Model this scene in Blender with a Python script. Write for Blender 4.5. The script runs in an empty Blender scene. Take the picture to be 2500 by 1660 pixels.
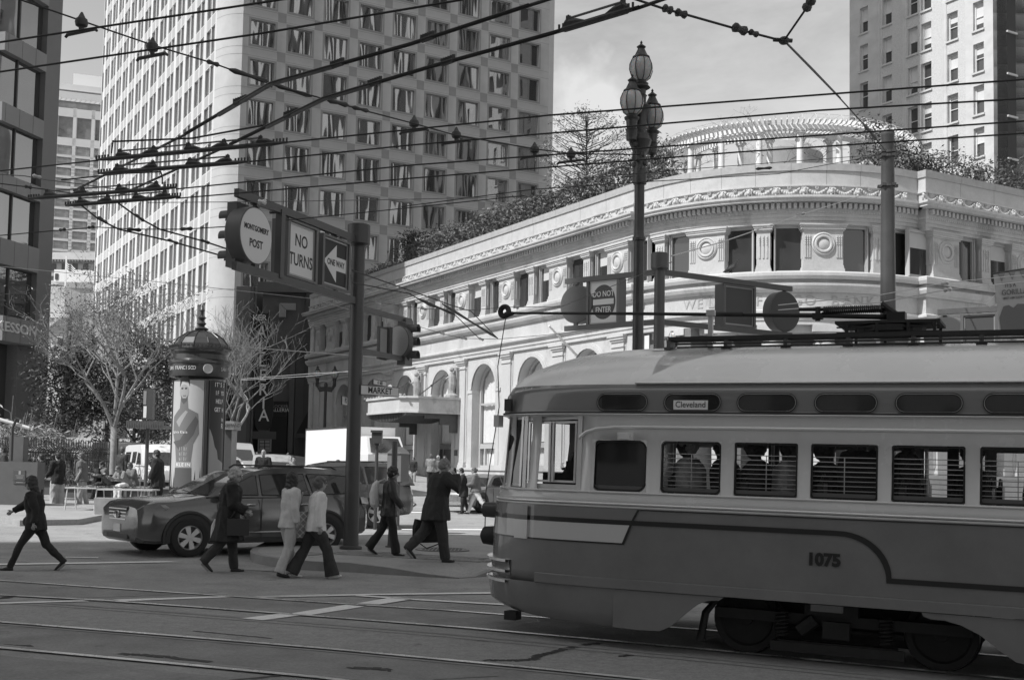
import bpy, bmesh, math, random
import numpy as np
from mathutils import Vector, Matrix, noise
random.seed(7)
sc=bpy.context.scene; COL=sc.collection
R=math.radians
# ---------------------------------------------------------------- camera, sky, sun, exposure
F=2850.; CX=1250.; CY=974.; PITCH=R(3.5); ROLL=.018; H=1.78
cam=bpy.data.cameras.new('camera'); camo=bpy.data.objects.new('camera',cam); COL.objects.link(camo); sc.camera=camo
cam.sensor_width=36; cam.lens=F/2500*36; cam.clip_start=.1; cam.clip_end=6000
cam.shift_y=(CY-830)/2500
fw=Vector((0,math.cos(PITCH),math.sin(PITCH))); up0=Vector((0,-math.sin(PITCH),math.cos(PITCH))); rt0=Vector((1,0,0))
rt=math.cos(ROLL)*rt0+math.sin(ROLL)*up0; up=-math.sin(ROLL)*rt0+math.cos(ROLL)*up0
m=Matrix((rt,up,-fw)).transposed().to_4x4(); m.translation=(0,0,H); camo.matrix_world=m
sc.render.resolution_x=1024; sc.render.resolution_y=679
P=Vector((-.5,.8660254)); M=Vector((.8660254,.5))
SUN_EL=R(50); sd=(-M-.04*P).normalized()       # towards the sun (south), on the ground plane
sdir=Vector((sd.x*math.cos(SUN_EL),sd.y*math.cos(SUN_EL),math.sin(SUN_EL)))
w=bpy.data.worlds.new('World'); sc.world=w; w.use_nodes=True; nt=w.node_tree; N=nt.nodes; L=nt.links
for n in list(N): N.remove(n)
sky=N.new('ShaderNodeTexSky'); sky.sky_type='NISHITA'; sky.sun_disc=False; sky.sun_elevation=SUN_EL; sky.sun_rotation=math.atan2(sd.x,sd.y)
sky.dust_density=1.0; sky.air_density=1.0
bw=N.new('ShaderNodeRGBToBW'); L.new(sky.outputs[0],bw.inputs[0])
tc=N.new('ShaderNodeTexCoord'); mp=N.new('ShaderNodeMapping'); mp.inputs['Scale'].default_value=(1.2,1.2,5.5); mp.inputs['Rotation'].default_value=(0,.18,0)
L.new(tc.outputs['Generated'],mp.inputs[0])
nz=N.new('ShaderNodeTexNoise'); nz.inputs['Scale'].default_value=2.1; nz.inputs['Detail'].default_value=7; nz.inputs['Roughness'].default_value=.62; nz.inputs['Distortion'].default_value=.35; L.new(mp.outputs[0],nz.inputs['Vector'])
cr=N.new('ShaderNodeMapRange'); cr.inputs['From Min'].default_value=.42; cr.inputs['From Max'].default_value=.72; cr.inputs['To Max'].default_value=.75; L.new(nz.outputs['Fac'],cr.inputs['Value'])
# small bright cumulus low in the sky between the two towers
def gdir(px,py):
    u=(px-CX)/F; v=(CY-py)/F; d=fw+u*rt+v*up; return d.normalized()
cd=gdir(1425,262)
dp=N.new('ShaderNodeVectorMath'); dp.operation='DISTANCE'; L.new(tc.outputs['Generated'],dp.inputs[0]); dp.inputs[1].default_value=cd
n2=N.new('ShaderNodeTexNoise'); n2.inputs['Scale'].default_value=28; n2.inputs['Detail'].default_value=6; L.new(tc.outputs['Generated'],n2.inputs['Vector'])
ad=N.new('ShaderNodeMath'); ad.operation='MULTIPLY_ADD'; ad.inputs[1].default_value=.075; L.new(n2.outputs['Fac'],ad.inputs[0]); L.new(dp.outputs['Value'],ad.inputs[2])
pf=N.new('ShaderNodeMapRange'); pf.inputs['From Min'].default_value=.062; pf.inputs['From Max'].default_value=.088; pf.inputs['To Min'].default_value=.8; pf.inputs['To Max'].default_value=0; L.new(ad.outputs[0],pf.inputs['Value'])
mxc=N.new('ShaderNodeMath'); mxc.operation='MAXIMUM'; L.new(cr.outputs[0],mxc.inputs[0]); L.new(pf.outputs[0],mxc.inputs[1])
mx=N.new('ShaderNodeMix'); mx.data_type='FLOAT'; L.new(mxc.outputs[0],mx.inputs['Factor']); L.new(bw.outputs[0],mx.inputs[2]); mx.inputs[3].default_value=4.0
bg=N.new('ShaderNodeBackground'); bg.inputs['Strength'].default_value=.106; L.new(mx.outputs[0],bg.inputs[0])
wo=N.new('ShaderNodeOutputWorld'); L.new(bg.outputs[0],wo.inputs[0])
sun=bpy.data.lights.new('sun','SUN'); sun.energy=2.6; sun.angle=R(.5); sun.color=(1,1,1)
suno=bpy.data.objects.new('sun',sun); COL.objects.link(suno); suno.rotation_euler=sdir.to_track_quat('Z','Y').to_euler()
vs=sc.view_settings; vs.view_transform='Standard'; vs.look='None'; vs.gamma=1; vs.use_curve_mapping=False; vs.exposure=1.0
sc.render.engine='CYCLES'
# ---------------------------------------------------------------- pixel helpers (photograph pixels -> places)
def ray(px,py): return fw+(px-CX)/F*rt+(CY-py)/F*up
def at(px,py,Y):
    d=ray(px,py); k=Y/d.y; return Vector((d.x*k,Y,H+d.z*k))
def atz(px,py,z):
    d=ray(px,py); k=(z-H)/d.z; return Vector((d.x*k,d.y*k,z))
SA=R(25.5); S=Vector((-math.cos(SA),math.sin(SA))); SN=Vector((-math.sin(SA),-math.cos(SA)))
def gz(x,y):
    a=S.x*x+S.y*y-2.88; pc=P.x*x+P.y*y
    e=max(0,min(pc,150)-42)
    return .0117*max(-40,min(a,110))+.042*e*e/(e+6)
def gr(px,py,dz=0):
    z=0
    for i in range(12):
        q=atz(px,py,z+dz) if ray(px,py).z<-1e-3 else at(px,py,60); z=.5*z+.5*gz(q.x,q.y)
    return Vector((q.x,q.y,z+dz))
# ---------------------------------------------------------------- materials (all greys: the photograph is monochrome)
MATS={}
def mat(name,v,rough=.7,var=0,scale=3.,bump=0,bscale=40.,metal=0,spec=.5,stretch=None,dirt=None,trans=0,coat=0,speck=None):
    if name in MATS: return MATS[name]
    m=bpy.data.materials.new(name); m.use_nodes=True; t=m.node_tree; b=t.nodes['Principled BSDF']
    b.inputs['Base Color'].default_value=(v,v,v,1); b.inputs['Roughness'].default_value=rough; b.inputs['Metallic'].default_value=metal
    b.inputs['Specular IOR Level'].default_value=spec
    if trans: b.inputs['Transmission Weight'].default_value=trans
    if coat: b.inputs['Coat Weight'].default_value=coat
    tc=t.nodes.new('ShaderNodeTexCoord'); src=tc.outputs['Object']
    if stretch:
        mp=t.nodes.new('ShaderNodeMapping'); mp.inputs['Scale'].default_value=stretch; t.links.new(src,mp.inputs[0]); src=mp.outputs[0]
    if var:
        n=t.nodes.new('ShaderNodeTexNoise'); n.inputs['Scale'].default_value=scale; n.inputs['Detail'].default_value=6; n.inputs['Roughness'].default_value=.65; t.links.new(src,n.inputs['Vector'])
        r=t.nodes.new('ShaderNodeMapRange'); r.inputs['From Min'].default_value=.3; r.inputs['From Max'].default_value=.7; r.inputs['To Min'].default_value=max(0,v*(1-var)); r.inputs['To Max'].default_value=min(1,v*(1+var)); t.links.new(n.outputs['Fac'],r.inputs['Value'])
        out=r.outputs[0]
        if dirt:  # (scale, threshold, value) soft-edged stains
            n3=t.nodes.new('ShaderNodeTexNoise'); n3.inputs['Scale'].default_value=dirt[0]; n3.inputs['Detail'].default_value=8; n3.inputs['Roughness'].default_value=.7; t.links.new(src,n3.inputs['Vector'])
            r3=t.nodes.new('ShaderNodeMapRange'); r3.inputs['From Min'].default_value=dirt[1]; r3.inputs['From Max'].default_value=dirt[1]+.08; t.links.new(n3.outputs['Fac'],r3.inputs['Value'])
            mx=t.nodes.new('ShaderNodeMix'); mx.data_type='FLOAT'; t.links.new(r3.outputs[0],mx.inputs['Factor']); t.links.new(out,mx.inputs[2]); mx.inputs[3].default_value=dirt[2]; out=mx.outputs[0]
        if speck:
            n4=t.nodes.new('ShaderNodeTexNoise'); n4.inputs['Scale'].default_value=speck[0]; n4.inputs['Detail'].default_value=3; n4.inputs['Roughness'].default_value=.8; t.links.new(src,n4.inputs['Vector'])
            r4=t.nodes.new('ShaderNodeMapRange'); r4.inputs['From Min'].default_value=.3; r4.inputs['From Max'].default_value=.7; r4.inputs['To Min'].default_value=1-speck[1]; r4.inputs['To Max'].default_value=1+speck[1]; t.links.new(n4.outputs['Fac'],r4.inputs['Value'])
            mu=t.nodes.new('ShaderNodeMath'); mu.operation='MULTIPLY'; t.links.new(out,mu.inputs[0]); t.links.new(r4.outputs[0],mu.inputs[1]); out=mu.outputs[0]
        t.links.new(out,b.inputs['Base Color'])
        rr=t.nodes.new('ShaderNodeMapRange'); rr.inputs['To Min'].default_value=max(.02,rough-.12*(rough>.15)); rr.inputs['To Max'].default_value=min(1,rough+.12*(rough>.15)); t.links.new(n.outputs['Fac'],rr.inputs['Value']); t.links.new(rr.outputs[0],b.inputs['Roughness'])
    if bump:
        n=t.nodes.new('ShaderNodeTexNoise'); n.inputs['Scale'].default_value=bscale; n.inputs['Detail'].default_value=5; t.links.new(src,n.inputs['Vector'])
        bp=t.nodes.new('ShaderNodeBump'); bp.inputs['Strength'].default_value=bump; bp.inputs['Distance'].default_value=.02; t.links.new(n.outputs['Fac'],bp.inputs['Height']); t.links.new(bp.outputs[0],b.inputs['Normal'])
    MATS[name]=m; return m
# ---------------------------------------------------------------- mesh collector
I3=lambda p:p
class MB:
    def __init__(s,T=None): s.v=[]; s.f=[]; s.T=T or (lambda x,y,z:(x,y,z))
    def add(s,vs,fs):
        o=len(s.v); s.v+= [tuple(s.T(*p)) for p in vs]; s.f+=[tuple(i+o for i in f) for f in fs]; return s
    def box(s,x0,x1,y0,y1,z0,z1):
        return s.add([(x0,y0,z0),(x1,y0,z0),(x1,y1,z0),(x0,y1,z0),(x0,y0,z1),(x1,y0,z1),(x1,y1,z1),(x0,y1,z1)],[(0,3,2,1),(4,5,6,7),(0,1,5,4),(1,2,6,5),(2,3,7,6),(3,0,4,7)])
    def cbox(s,c,d): return s.box(c[0]-d[0]/2,c[0]+d[0]/2,c[1]-d[1]/2,c[1]+d[1]/2,c[2]-d[2]/2,c[2]+d[2]/2)
    def quad(s,*p): return s.add(list(p),[tuple(range(len(p)))])
    def tube(s,pts,r,seg=8,caps=True):
        pts=[Vector(p) for p in pts]; n=len(pts); rs=r if hasattr(r,'__len__') else [r]*n
        vs=[];fs=[]; ref=None
        for i,p in enumerate(pts):
            t=(pts[min(i+1,n-1)]-pts[max(i-1,0)]); t=t.normalized() if t.length>1e-9 else Vector((0,0,1))
            if ref is None: ref=Vector((0,0,1)) if abs(t.z)<.9 else Vector((1,0,0))
            a=t.cross(ref).normalized(); b=t.cross(a); ref=-b if False else ref-(ref.dot(t))*t
            if ref.length<1e-3: ref=Vector((1,0,0))
            ref.normalize(); a=t.cross(ref).normalized(); b=ref
            q=rs[i]; qa,qb=(q if hasattr(q,'__len__') else (q,q))
            for k in range(seg):
                an=2*math.pi*k/seg; vs.append(tuple(p+a*(math.cos(an)*qa)+b*(math.sin(an)*qb)))
        for i in range(n-1):
            for k in range(seg):
                k2=(k+1)%seg; fs.append((i*seg+k,i*seg+k2,(i+1)*seg+k2,(i+1)*seg+k))
        if caps: fs.append(tuple(range(seg))[::-1]); fs.append(tuple((n-1)*seg+k for k in range(seg)))
        return s.add(vs,fs)
    def lathe(s,prof,c=(0,0,0),seg=16,a0=0,a1=2*math.pi,cap=True):
        full=abs(a1-a0-2*math.pi)<1e-6; n=seg if full else seg+1; vs=[];fs=[]
        for r,z in prof:
            for k in range(n):
                an=a0+(a1-a0)*k/seg; vs.append((c[0]+r*math.cos(an),c[1]+r*math.sin(an),c[2]+z))
        for i in range(len(prof)-1):
            for k in range(seg):
                k2=(k+1)%n if full else k+1; fs.append((i*n+k,i*n+k2,(i+1)*n+k2,(i+1)*n+k))
        if cap and full:
            if prof[0][0]>1e-4: fs.append(tuple(range(n))[::-1])
            if prof[-1][0]>1e-4: fs.append(tuple((len(prof)-1)*n+k for k in range(n)))
        return s.add(vs,fs)
    def prism(s,poly,a,b,axis='z'):   # poly 2D, extruded a..b along axis; xy->z, xz->y, yz->x
        n=len(poly)
        def g(p,t): return (p[0],p[1],t) if axis=='z' else ((p[0],t,p[1]) if axis=='y' else (t,p[0],p[1]))
        return s.add([g(p,a) for p in poly]+[g(p,b) for p in poly],[tuple(range(n))[::-1],tuple(range(n,2*n))]+[(i,(i+1)%n,n+(i+1)%n,n+i) for i in range(n)])
    def ball(s,c,r,seg=10,rings=7):
        rx,ry,rz=r if hasattr(r,'__len__') else (r,r,r); vs=[(c[0],c[1],c[2]-rz)];fs=[]
        for i in range(1,rings):
            th=-math.pi/2+math.pi*i/rings
            for k in range(seg): an=2*math.pi*k/seg; vs.append((c[0]+rx*math.cos(th)*math.cos(an),c[1]+ry*math.cos(th)*math.sin(an),c[2]+rz*math.sin(th)))
        vs.append((c[0],c[1],c[2]+rz)); e=len(vs)-1
        for k in range(seg):
            k2=(k+1)%seg; fs.append((0,1+k2,1+k)); fs.append((e,1+(rings-2)*seg+k,1+(rings-2)*seg+k2))
            for i in range(rings-2): fs.append((1+i*seg+k,1+i*seg+k2,1+(i+1)*seg+k2,1+(i+1)*seg+k))
        return s.add(vs,fs)
    def sweep(s,path,prof,closed=False):   # path [(x,y)], prof closed [(offset,z)], offset to the right of travel
        n=len(path); k=len(prof); vs=[];fs=[]
        for i in range(n):
            p=Vector(path[i]); a=(p-Vector(path[i-1])).normalized() if i>0 else None; b=(Vector(path[i+1])-p).normalized() if i<n-1 else None
            a=a or b; b=b or a; na=Vector((a.y,-a.x)); nb=Vector((b.y,-b.x)); mm=(na+nb); mm=mm/max(.35,mm.dot(na)) if mm.length>1e-6 else na
            for o,z in prof: q=p+mm*o; vs.append((q.x,q.y,z))
        for i in range(n-1):
            for j in range(k): j2=(j+1)%k; fs.append((i*k+j,i*k+j2,(i+1)*k+j2,(i+1)*k+j))
        fs.append(tuple(range(k))); fs.append(tuple((n-1)*k+j for j in range(k))[::-1]); return s.add(vs,fs)
    def mesh(s,name,org=(0,0,0),smooth=False,recalc=True,m=None):
        me=bpy.data.meshes.new(name); me.from_pydata([(a-org[0],b-org[1],c-org[2]) for a,b,c in s.v],[],s.f)
        if recalc and len(s.f)<60000:
            bm=bmesh.new(); bm.from_mesh(me); bmesh.ops.recalc_face_normals(bm,faces=bm.faces); bm.to_mesh(me); bm.free()
        if smooth:
            me.shade_smooth()
            if smooth!=1: me.set_sharp_from_angle(angle=R(smooth if smooth>5 else 40))
        if m: me.materials.append(m)
        return me
    def build(s,name,m,parent=None,smooth=False,world=False,**kw):
        org=(0,0,0)
        if world and parent is not None: org=rootloc(parent)
        o=bpy.data.objects.new(name,s.mesh(name,org,smooth,m=m)); COL.objects.link(o)
        if parent is not None: o.parent=parent
        for k,v in kw.items(): o[k]=v
        return o
def rootloc(o):
    v=Vector((0,0,0))
    while o is not None: v=v+o.location; o=o.parent
    return v
def tag(o,label=None,cat=None,group=None,kind=None):
    if label: o['label']=label
    if cat: o['category']=cat
    if group: o['group']=group
    if kind: o['kind']=kind
    return o
def root(name,loc,rz=0,label=None,cat=None,group=None):
    o=bpy.data.objects.new(name,None); COL.objects.link(o); o.location=loc; o.rotation_euler=(0,0,rz); o.empty_display_size=.2
    return tag(o,label,cat,group)
def inst(me,name,parent,loc=(0,0,0),rz=0,scale=None,rot=None,**kw):
    o=bpy.data.objects.new(name,me); COL.objects.link(o); o.parent=parent; o.location=loc; o.rotation_euler=rot or (0,0,rz)
    if scale: o.scale=scale
    for k,v in kw.items(): o[k]=v
    return o
def copy_tree(o,parent=None):
    c=o.copy(); COL.objects.link(c); c.parent=parent
    for ch in list(o.children): copy_tree(ch,c)
    return c
def V2(v): return (v.x,v.y)
def facade(org,d,nrm):     # local (s, out, z) -> world
    d=Vector(d); nrm=Vector(nrm)
    return lambda s,o,z:(org[0]+d.x*s+nrm.x*o,org[1]+d.y*s+nrm.y*o,z)
def text(body,size,m,name,parent,loc,xdir,updir=(0,0,1),align='CENTER',extr=.004,sx=1.,bold=0,spacing=1.,**kw):
    cu=bpy.data.curves.new(name,'FONT'); cu.body=body; cu.size=size; cu.align_x=align; cu.align_y='CENTER'; cu.extrude=extr; cu.offset=bold; cu.resolution_u=3; cu.space_character=spacing
    t=bpy.data.objects.new(name,cu); COL.objects.link(t); bpy.context.view_layer.update()
    me=bpy.data.meshes.new_from_object(t.evaluated_get(bpy.context.evaluated_depsgraph_get())); bpy.data.objects.remove(t)
    me.materials.clear(); me.materials.append(m)
    x=Vector(xdir).normalized(); u=Vector(updir).normalized(); z=x.cross(u)
    mm=Matrix((x*sx,u,z)).transposed().to_4x4(); mm.translation=Vector(loc); me.transform(mm)
    o=bpy.data.objects.new(name,me); COL.objects.link(o); o.parent=parent
    for k,v in kw.items(): o[k]=v
    return o
# ================================================================ buildings
def arcpts(c,r,a0,a1,n): return [(c[0]+r*math.cos(a0+(a1-a0)*i/n),c[1]+r*math.sin(a0+(a1-a0)*i/n)) for i in range(n+1)]
STONE=mat('light_stone',.48,.75,.14,.8,.3,30,dirt=(.45,.57,.33),stretch=(1,1,.5),speck=(14,.07))
STONE2=mat('parapet_stone',.46,.8,.10,2,.15,60,speck=(30,.10))
CAPST=mat('parapet_cap_stone',.36,.8,.12,4,.1,60)
GLASSD=mat('dark_window_glass',.10,.04,metal=.6,spec=1)
GLASSW=mat('wavy_window_glass',.30,.015,metal=.85)
FRAMED=mat('window_frame_grey',.42,.5)
def wavy(m,sc_,st,stretch):
    t=m.node_tree; b=t.nodes['Principled BSDF']; tc=t.nodes.new('ShaderNodeTexCoord'); mp=t.nodes.new('ShaderNodeMapping'); mp.inputs['Scale'].default_value=stretch
    oi=t.nodes.new('ShaderNodeObjectInfo'); vm=t.nodes.new('ShaderNodeVectorMath'); vm.operation='SCALE'; 
    cx=t.nodes.new('ShaderNodeCombineXYZ'); t.links.new(oi.outputs['Random'],cx.inputs[0]); t.links.new(oi.outputs['Random'],cx.inputs[2]); t.links.new(cx.outputs[0],vm.inputs[0]); vm.inputs['Scale'].default_value=31
    av=t.nodes.new('ShaderNodeVectorMath'); t.links.new(tc.outputs['Object'],av.inputs[0]); t.links.new(vm.outputs[0],av.inputs[1]); t.links.new(av.outputs[0],mp.inputs[0])
    n=t.nodes.new('ShaderNodeTexNoise'); n.inputs['Scale'].default_value=sc_; n.inputs['Detail'].default_value=1.5; t.links.new(mp.outputs[0],n.inputs['Vector'])
    bp=t.nodes.new('ShaderNodeBump'); bp.inputs['Strength'].default_value=1; bp.inputs['Distance'].default_value=st; t.links.new(n.outputs['Fac'],bp.inputs['Height']); t.links.new(bp.outputs[0],b.inputs['Normal'])
    b.inputs['Coat Weight'].default_value=0; b.inputs['IOR'].default_value=2.2
wavy(GLASSW,.38,.02,(1.3,1,.22))

def build_bank():
    E1=Vector((5.586,54.4)); Rr=9.2; Cc=E1+M*Rr; E2=Cc-P*Rr
    b=root('bank_building',(Cc.x,Cc.y,0),0,'two storey pale stone classical bank with a rounded corner, arched windows and a garland cornice','building')
    SP=43.5; SM=16.
    # facade paths, travelling so that outward is on the right hand
    a0=math.atan2(-M.y,-M.x); a1=math.atan2(-P.y,-P.x)
    if a1<a0: a1+=2*math.pi
    rd=Rr-.45; rec=.45
    drum=arcpts(Cc,rd,a0+R(2),a1-R(2),40)
    def path(off=0,dd=0):   # whole line: P facade -> drum -> M facade
        return [V2(E1+P*SP),V2(E1),V2(E1+M*.45)]+[(p[0],p[1]) for p in arcpts(Cc,rd,a0+R(2.2),a1-R(2.2),40)]+[V2(E2+(P)*.45),V2(E2),V2(E2+M*SM)]
    pa=path()
    def band(name,mt,prof,sm=False,**k):
        # two straight runs and the drum share one sweep
        return MB().sweep(pa,prof).build(name,mt,b,world=True,smooth=sm,**k)
    band('parapet',STONE2,[(-.6,14.42),(.0,14.42),(.0,15.08),(-.6,15.08)])
    band('parapet_cap',CAPST,[(-.7,15.083),(.06,15.083),(.06,15.40),(-.7,15.40)])
    band('frieze_band',STONE,[(-.6,13.86),(.12,13.86),(.12,13.93),(.06,13.97),(.06,14.34),(.14,14.37),(.14,14.417),(-.6,14.417)])
    band('cornice',STONE,[(-.6,13.62),(.62,13.62),(.62,13.70),(.70,13.76),(.70,13.857),(-.6,13.857)])
    band('dentil_bed',STONE,[(-.6,13.18),(.12,13.18),(.16,13.26),(.16,13.617),(-.6,13.617)])
    band('architrave',STONE,[(-.6,12.72),(.0,12.72),(.0,12.86),(.04,12.87),(.04,13.02),(.09,13.03),(.09,13.177),(-.6,13.177)])
    band('sill_ledge',STONE,[(-.6,10.28),(.30,10.28),(.36,10.42),(.36,10.55),(.24,10.62),(-.6,10.62)])
    band('string_course',STONE,[(-.6,9.72),(.1,9.72),(.14,9.80),(.22,9.86),(.28,10.0),(.28,10.1),(-.6,10.1)])
    band('ledge_backing',STONE,[(-.6,10.103),(.04,10.103),(.04,10.277),(-.6,10.277)])
    band('inscription_band',STONE,[(-.6,9.0),(.0,9.0),(.0,9.717),(-.6,9.717)])
    band('lower_architrave',STONE,[(-.6,8.32),(.0,8.32),(.0,8.5),(.05,8.52),(.05,8.7),(.12,8.74),(.20,8.82),(.20,8.92),(.0,8.997),(-.6,8.997)])
    jm=MB(); JM=mat('stone_joint',.20,.9)
    for s in range(1,19): jm.T=facade(E1+P*(s*2.3),P,-M); jm.box(-.008,.008,-.05,.003,14.42,15.08); jm.box(-.008,.008,-.05,.063,15.083,15.40)
    for k in range(1,9):
        a=a0+(a1-a0)*k/9; jm.T=facade(Vector((Cc.x+rd*math.cos(a),Cc.y+rd*math.sin(a))),Vector((-math.sin(a),math.cos(a))),Vector((math.cos(a),math.sin(a)))); jm.box(-.008,.008,-.05,.003,14.42,15.08); jm.box(-.008,.008,-.05,.063,15.083,15.40)
    for s in range(1,7): jm.T=facade(E2+M*(s*2.3),M,-P); jm.box(-.008,.008,-.05,.003,14.42,15.08); jm.box(-.008,.008,-.05,.063,15.083,15.40)
    jm.T=lambda x,y,z:(x,y,z); jm.build('stone_joints',JM,b,world=True,kind='stuff')
    # points along the facades: (x,y), angle of the outward normal
    def onP(s): q=E1+P*s; return (q.x,q.y,math.atan2(-M.y,-M.x))
    def onM(s): q=E2+M*s; return (q.x,q.y,math.atan2(-P.y,-P.x))
    def onD(a): return (Cc.x+rd*math.cos(a),Cc.y+rd*math.sin(a),a)
    bl=rootloc(b)
    def put(me,name,q,z,**k): return inst(me,name,b,(q[0]-bl.x,q[1]-bl.y,z),q[2]-math.pi/2,**k)   # local y = outward, x along
    # dentils, joined
    dm=MB()
    def stretch(f,s0,s1,step,w,d0,d1,z0,z1):
        n=int(abs(s1-s0)/step)
        for i in range(n+1):
            x,y,a=f(s0+(s1-s0)*i/max(1,n)); ca,sa=math.cos(a),math.sin(a)
            dm.T=lambda u,o,z:(x+ca*o-sa*u,y+sa*o+ca*u,z); dm.box(-w/2,w/2,d0,d1,z0,z1)
    stretch(onP,.1,43,.26,.14,.16,.36,13.36,13.58); stretch(onM,.1,15,.26,.14,.16,.36,13.36,13.58); stretch(onD,a0+.05,a1-.05,.026,.14,.16,.36,13.36,13.58)
    stretch(onP,.1,43,.13,.07,.12,.17,13.20,13.27); stretch(onD,a0+.04,a1-.04,.0135,.07,.12,.17,13.20,13.27); stretch(onM,.1,15,.13,.07,.12,.17,13.20,13.27)
    dm.T=lambda x,y,z:(x,y,z)
    dm.build('dentils',STONE,b,world=True,kind='stuff')
    # garland: lion head with a swag and a rosette, one part per bay of ornament
    g=MB(); g.ball((0,.12,.20),(.13,.11,.16),10,7); g.ball((0,.22,.14),(.07,.06,.06),8,5); g.ball((-.07,.18,.30),(.045,.05,.05),6,4); g.ball((.07,.18,.30),(.045,.05,.05),6,4)
    g.ball((0,.14,.03),(.06,.08,.06),6,4); g.ball((-.13,.1,.13),(.06,.06,.12),6,4); g.ball((.13,.1,.13),(.06,.06,.12),6,4)
    for k in range(9):
        t=(k+.5)/9; x=.16+t*.92; z=.30-.24*math.sin(math.pi*t)*1.0; g.ball((x,.1,z),(.075,.07,.055+.03*math.sin(math.pi*t)),6,4)
    for k in range(10): an=k*2*math.pi/10; g.ball((.62+.07*math.cos(an),.09,.33+.07*math.sin(an)),.03,5,3)
    g.ball((.62,.09,.33),.035,6,4); g.box(.16,.20,.06,.12,.02,.34); g.box(1.04,1.08,.06,.12,.02,.34)
    gm=g.mesh('garland',smooth=1,m=STONE)
    for i in range(34): put(gm,'garland',onP(.7+i*1.24),13.97)
    nd=11
    for i in range(nd): put(gm,'garland',onD(a0+R(5)+(a1-a0-R(6))*(i+.35)/nd),13.97)
    for i in range(11): put(gm,'garland',onM(.8+i*1.24),13.97)
    # upper storey: roundel piers, small piers, recessed windows
    def pier(w,roundel):
        p=MB(); h=2.1; p.box(-w/2,w/2,-.75,.02,0,h)
        p.box(-w/2-.06,w/2+.06,-.75,.10,0,.14); p.box(-w/2-.035,w/2+.035,-.75,.06,.142,.22)
        for z0,z1,d in ((1.80,1.86,.05),(1.862,1.95,.10),(1.952,2.03,.13),(2.032,2.1,.17)): p.box(-w/2-d,w/2+d,-.75,.02+d,z0,z1)
        fl=[]
        if roundel:
            for sg in (-1,1):
                for k in range(3): fl.append(sg*(w/2-.08-.095*k))
        else: fl=[-.16,0,.16]
        for x in fl:
            p.box(x-.03,x+.03,.02,.055,.62,1.62)
            for k in range(4): p.ball((x,.06,1.22+k*.1),(.035,.03,.04),5,3)
        for sg in (-1,1):
            for k in range(3):
                y=-.15-.2*k; p.box(sg*(w/2)-.025,sg*(w/2)+.025,y-.045,y+.045,.62,1.62)
        if roundel:
            prof=[(.28,.0),(.28,.09),(.32,.12),(.37,.12),(.40,.06),(.41,.05),(.46,.09),(.51,.05),(.52,0)]
            T=p.T; p.T=lambda x,y,z:(x,.02+z,1.22+y); p.lathe([(r,z) for r,z in prof],seg=24,cap=False); p.lathe([(0.001,.09),(.15,.075),(.25,.04),(.30,.0)],seg=24,cap=False); p.T=T
        # keystone scroll base
        p.box(-w/2-.02,w/2+.02,.02,.05,.222,.30)
        return p.mesh('pier',m=STONE,smooth=30)
    pr=pier(1.72,True); ps=pier(.58,False)
    def window_parts(w,h):
        fr=MB()
        for (x0,x1,z0,z1) in ((-w/2,-w/2+.09,0,h),(w/2-.09,w/2,0,h),(-w/2+.09,w/2-.09,0,.1),(-w/2+.09,w/2-.09,h-.12,h)): fr.box(x0,x1,-.40,-.24,z0,z1)
        fr.box(-w/2,-w/2+.04,-.24,-.16,0,h); fr.box(w/2-.04,w/2,-.24,-.16,0,h)
        gl=MB(); gl.box(-w/2+.08,w/2-.08,-.37,-.35,.08,h-.1)
        return fr.mesh('window_frame',m=FRAMED),gl.mesh('window_pane',m=GLASSD)
    wf,wg=window_parts(1.56,2.1)
    SH=mat('window_blind',.5,.8)
    bl1=MB(); bl1.box(-.6,.6,-.345,-.34,1.3,1.98); blm=bl1.mesh('blind',m=SH)
    ZB=10.62
    def upper(fn,cs,half,skip_first=None,blind=.3):
        for j,c in enumerate(cs):
            put(pr,'pier',fn(c),ZB); 
            for sg in (-1,1):
                q=fn(c+sg*half*.515)
                w=put(wf,'window',q,ZB); o=inst(wg,'pane',w); 
                if random.random()<blind: inst(blm,'blind',w)
            put(ps,'pier',fn(c+half),ZB)
            
    upper(onP,[1.25+5.36*i for i in range(8)],2.68)
    # drum: roundel piers seen at pixels 1729 and 2038
    da=R(90-4.4)/2*1.0
    cA=(a0+a1)/2; stp=R(33.5)
    angs=[cA-stp*.58,cA+stp*.42,]
    angs=[angs[0]-stp,angs[0],angs[1],angs[1]+stp]
    for j,c in enumerate(angs):
        if a0+R(8)<c<a1-R(8): put(pr,'pier',onD(c),ZB)
        for sg in (-1,1):
            q=c+sg*stp*.257
            if a0+R(5)<q<a1-R(5): w=put(wf,'window',onD(q),ZB); inst(wg,'pane',w)
        q=c+stp/2
        if a0+R(5)<q<a1-R(5): put(ps,'pier',onD(q),ZB)
    upper(onM,[1.3+5.36*i for i in range(3)],2.68,blind=.9)
    # dark room behind the upper windows
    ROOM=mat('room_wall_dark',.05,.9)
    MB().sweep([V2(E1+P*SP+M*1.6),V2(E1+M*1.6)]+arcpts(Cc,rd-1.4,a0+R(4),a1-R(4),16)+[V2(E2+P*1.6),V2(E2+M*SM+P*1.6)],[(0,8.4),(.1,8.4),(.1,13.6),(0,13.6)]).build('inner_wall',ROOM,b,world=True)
    # roof deck and floor slab
    rf=MB(); pts=[(E1+P*SP)]+[Vector(p) for p in [V2(E1)]+drum+[V2(E2)]]+[E2+M*SM,E2+M*SM+P*30,E1+P*SP+M*26]
    rf.prism([V2(p-(p-Cc).normalized()*.5) for p in pts],13.9,14.0); rf.build('roof',mat('roof_gravel',.3,.9,.1),b,world=True)
    # lower storey on the long side: arches between pilasters
    fr=facade(E1,P,-M)
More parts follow.
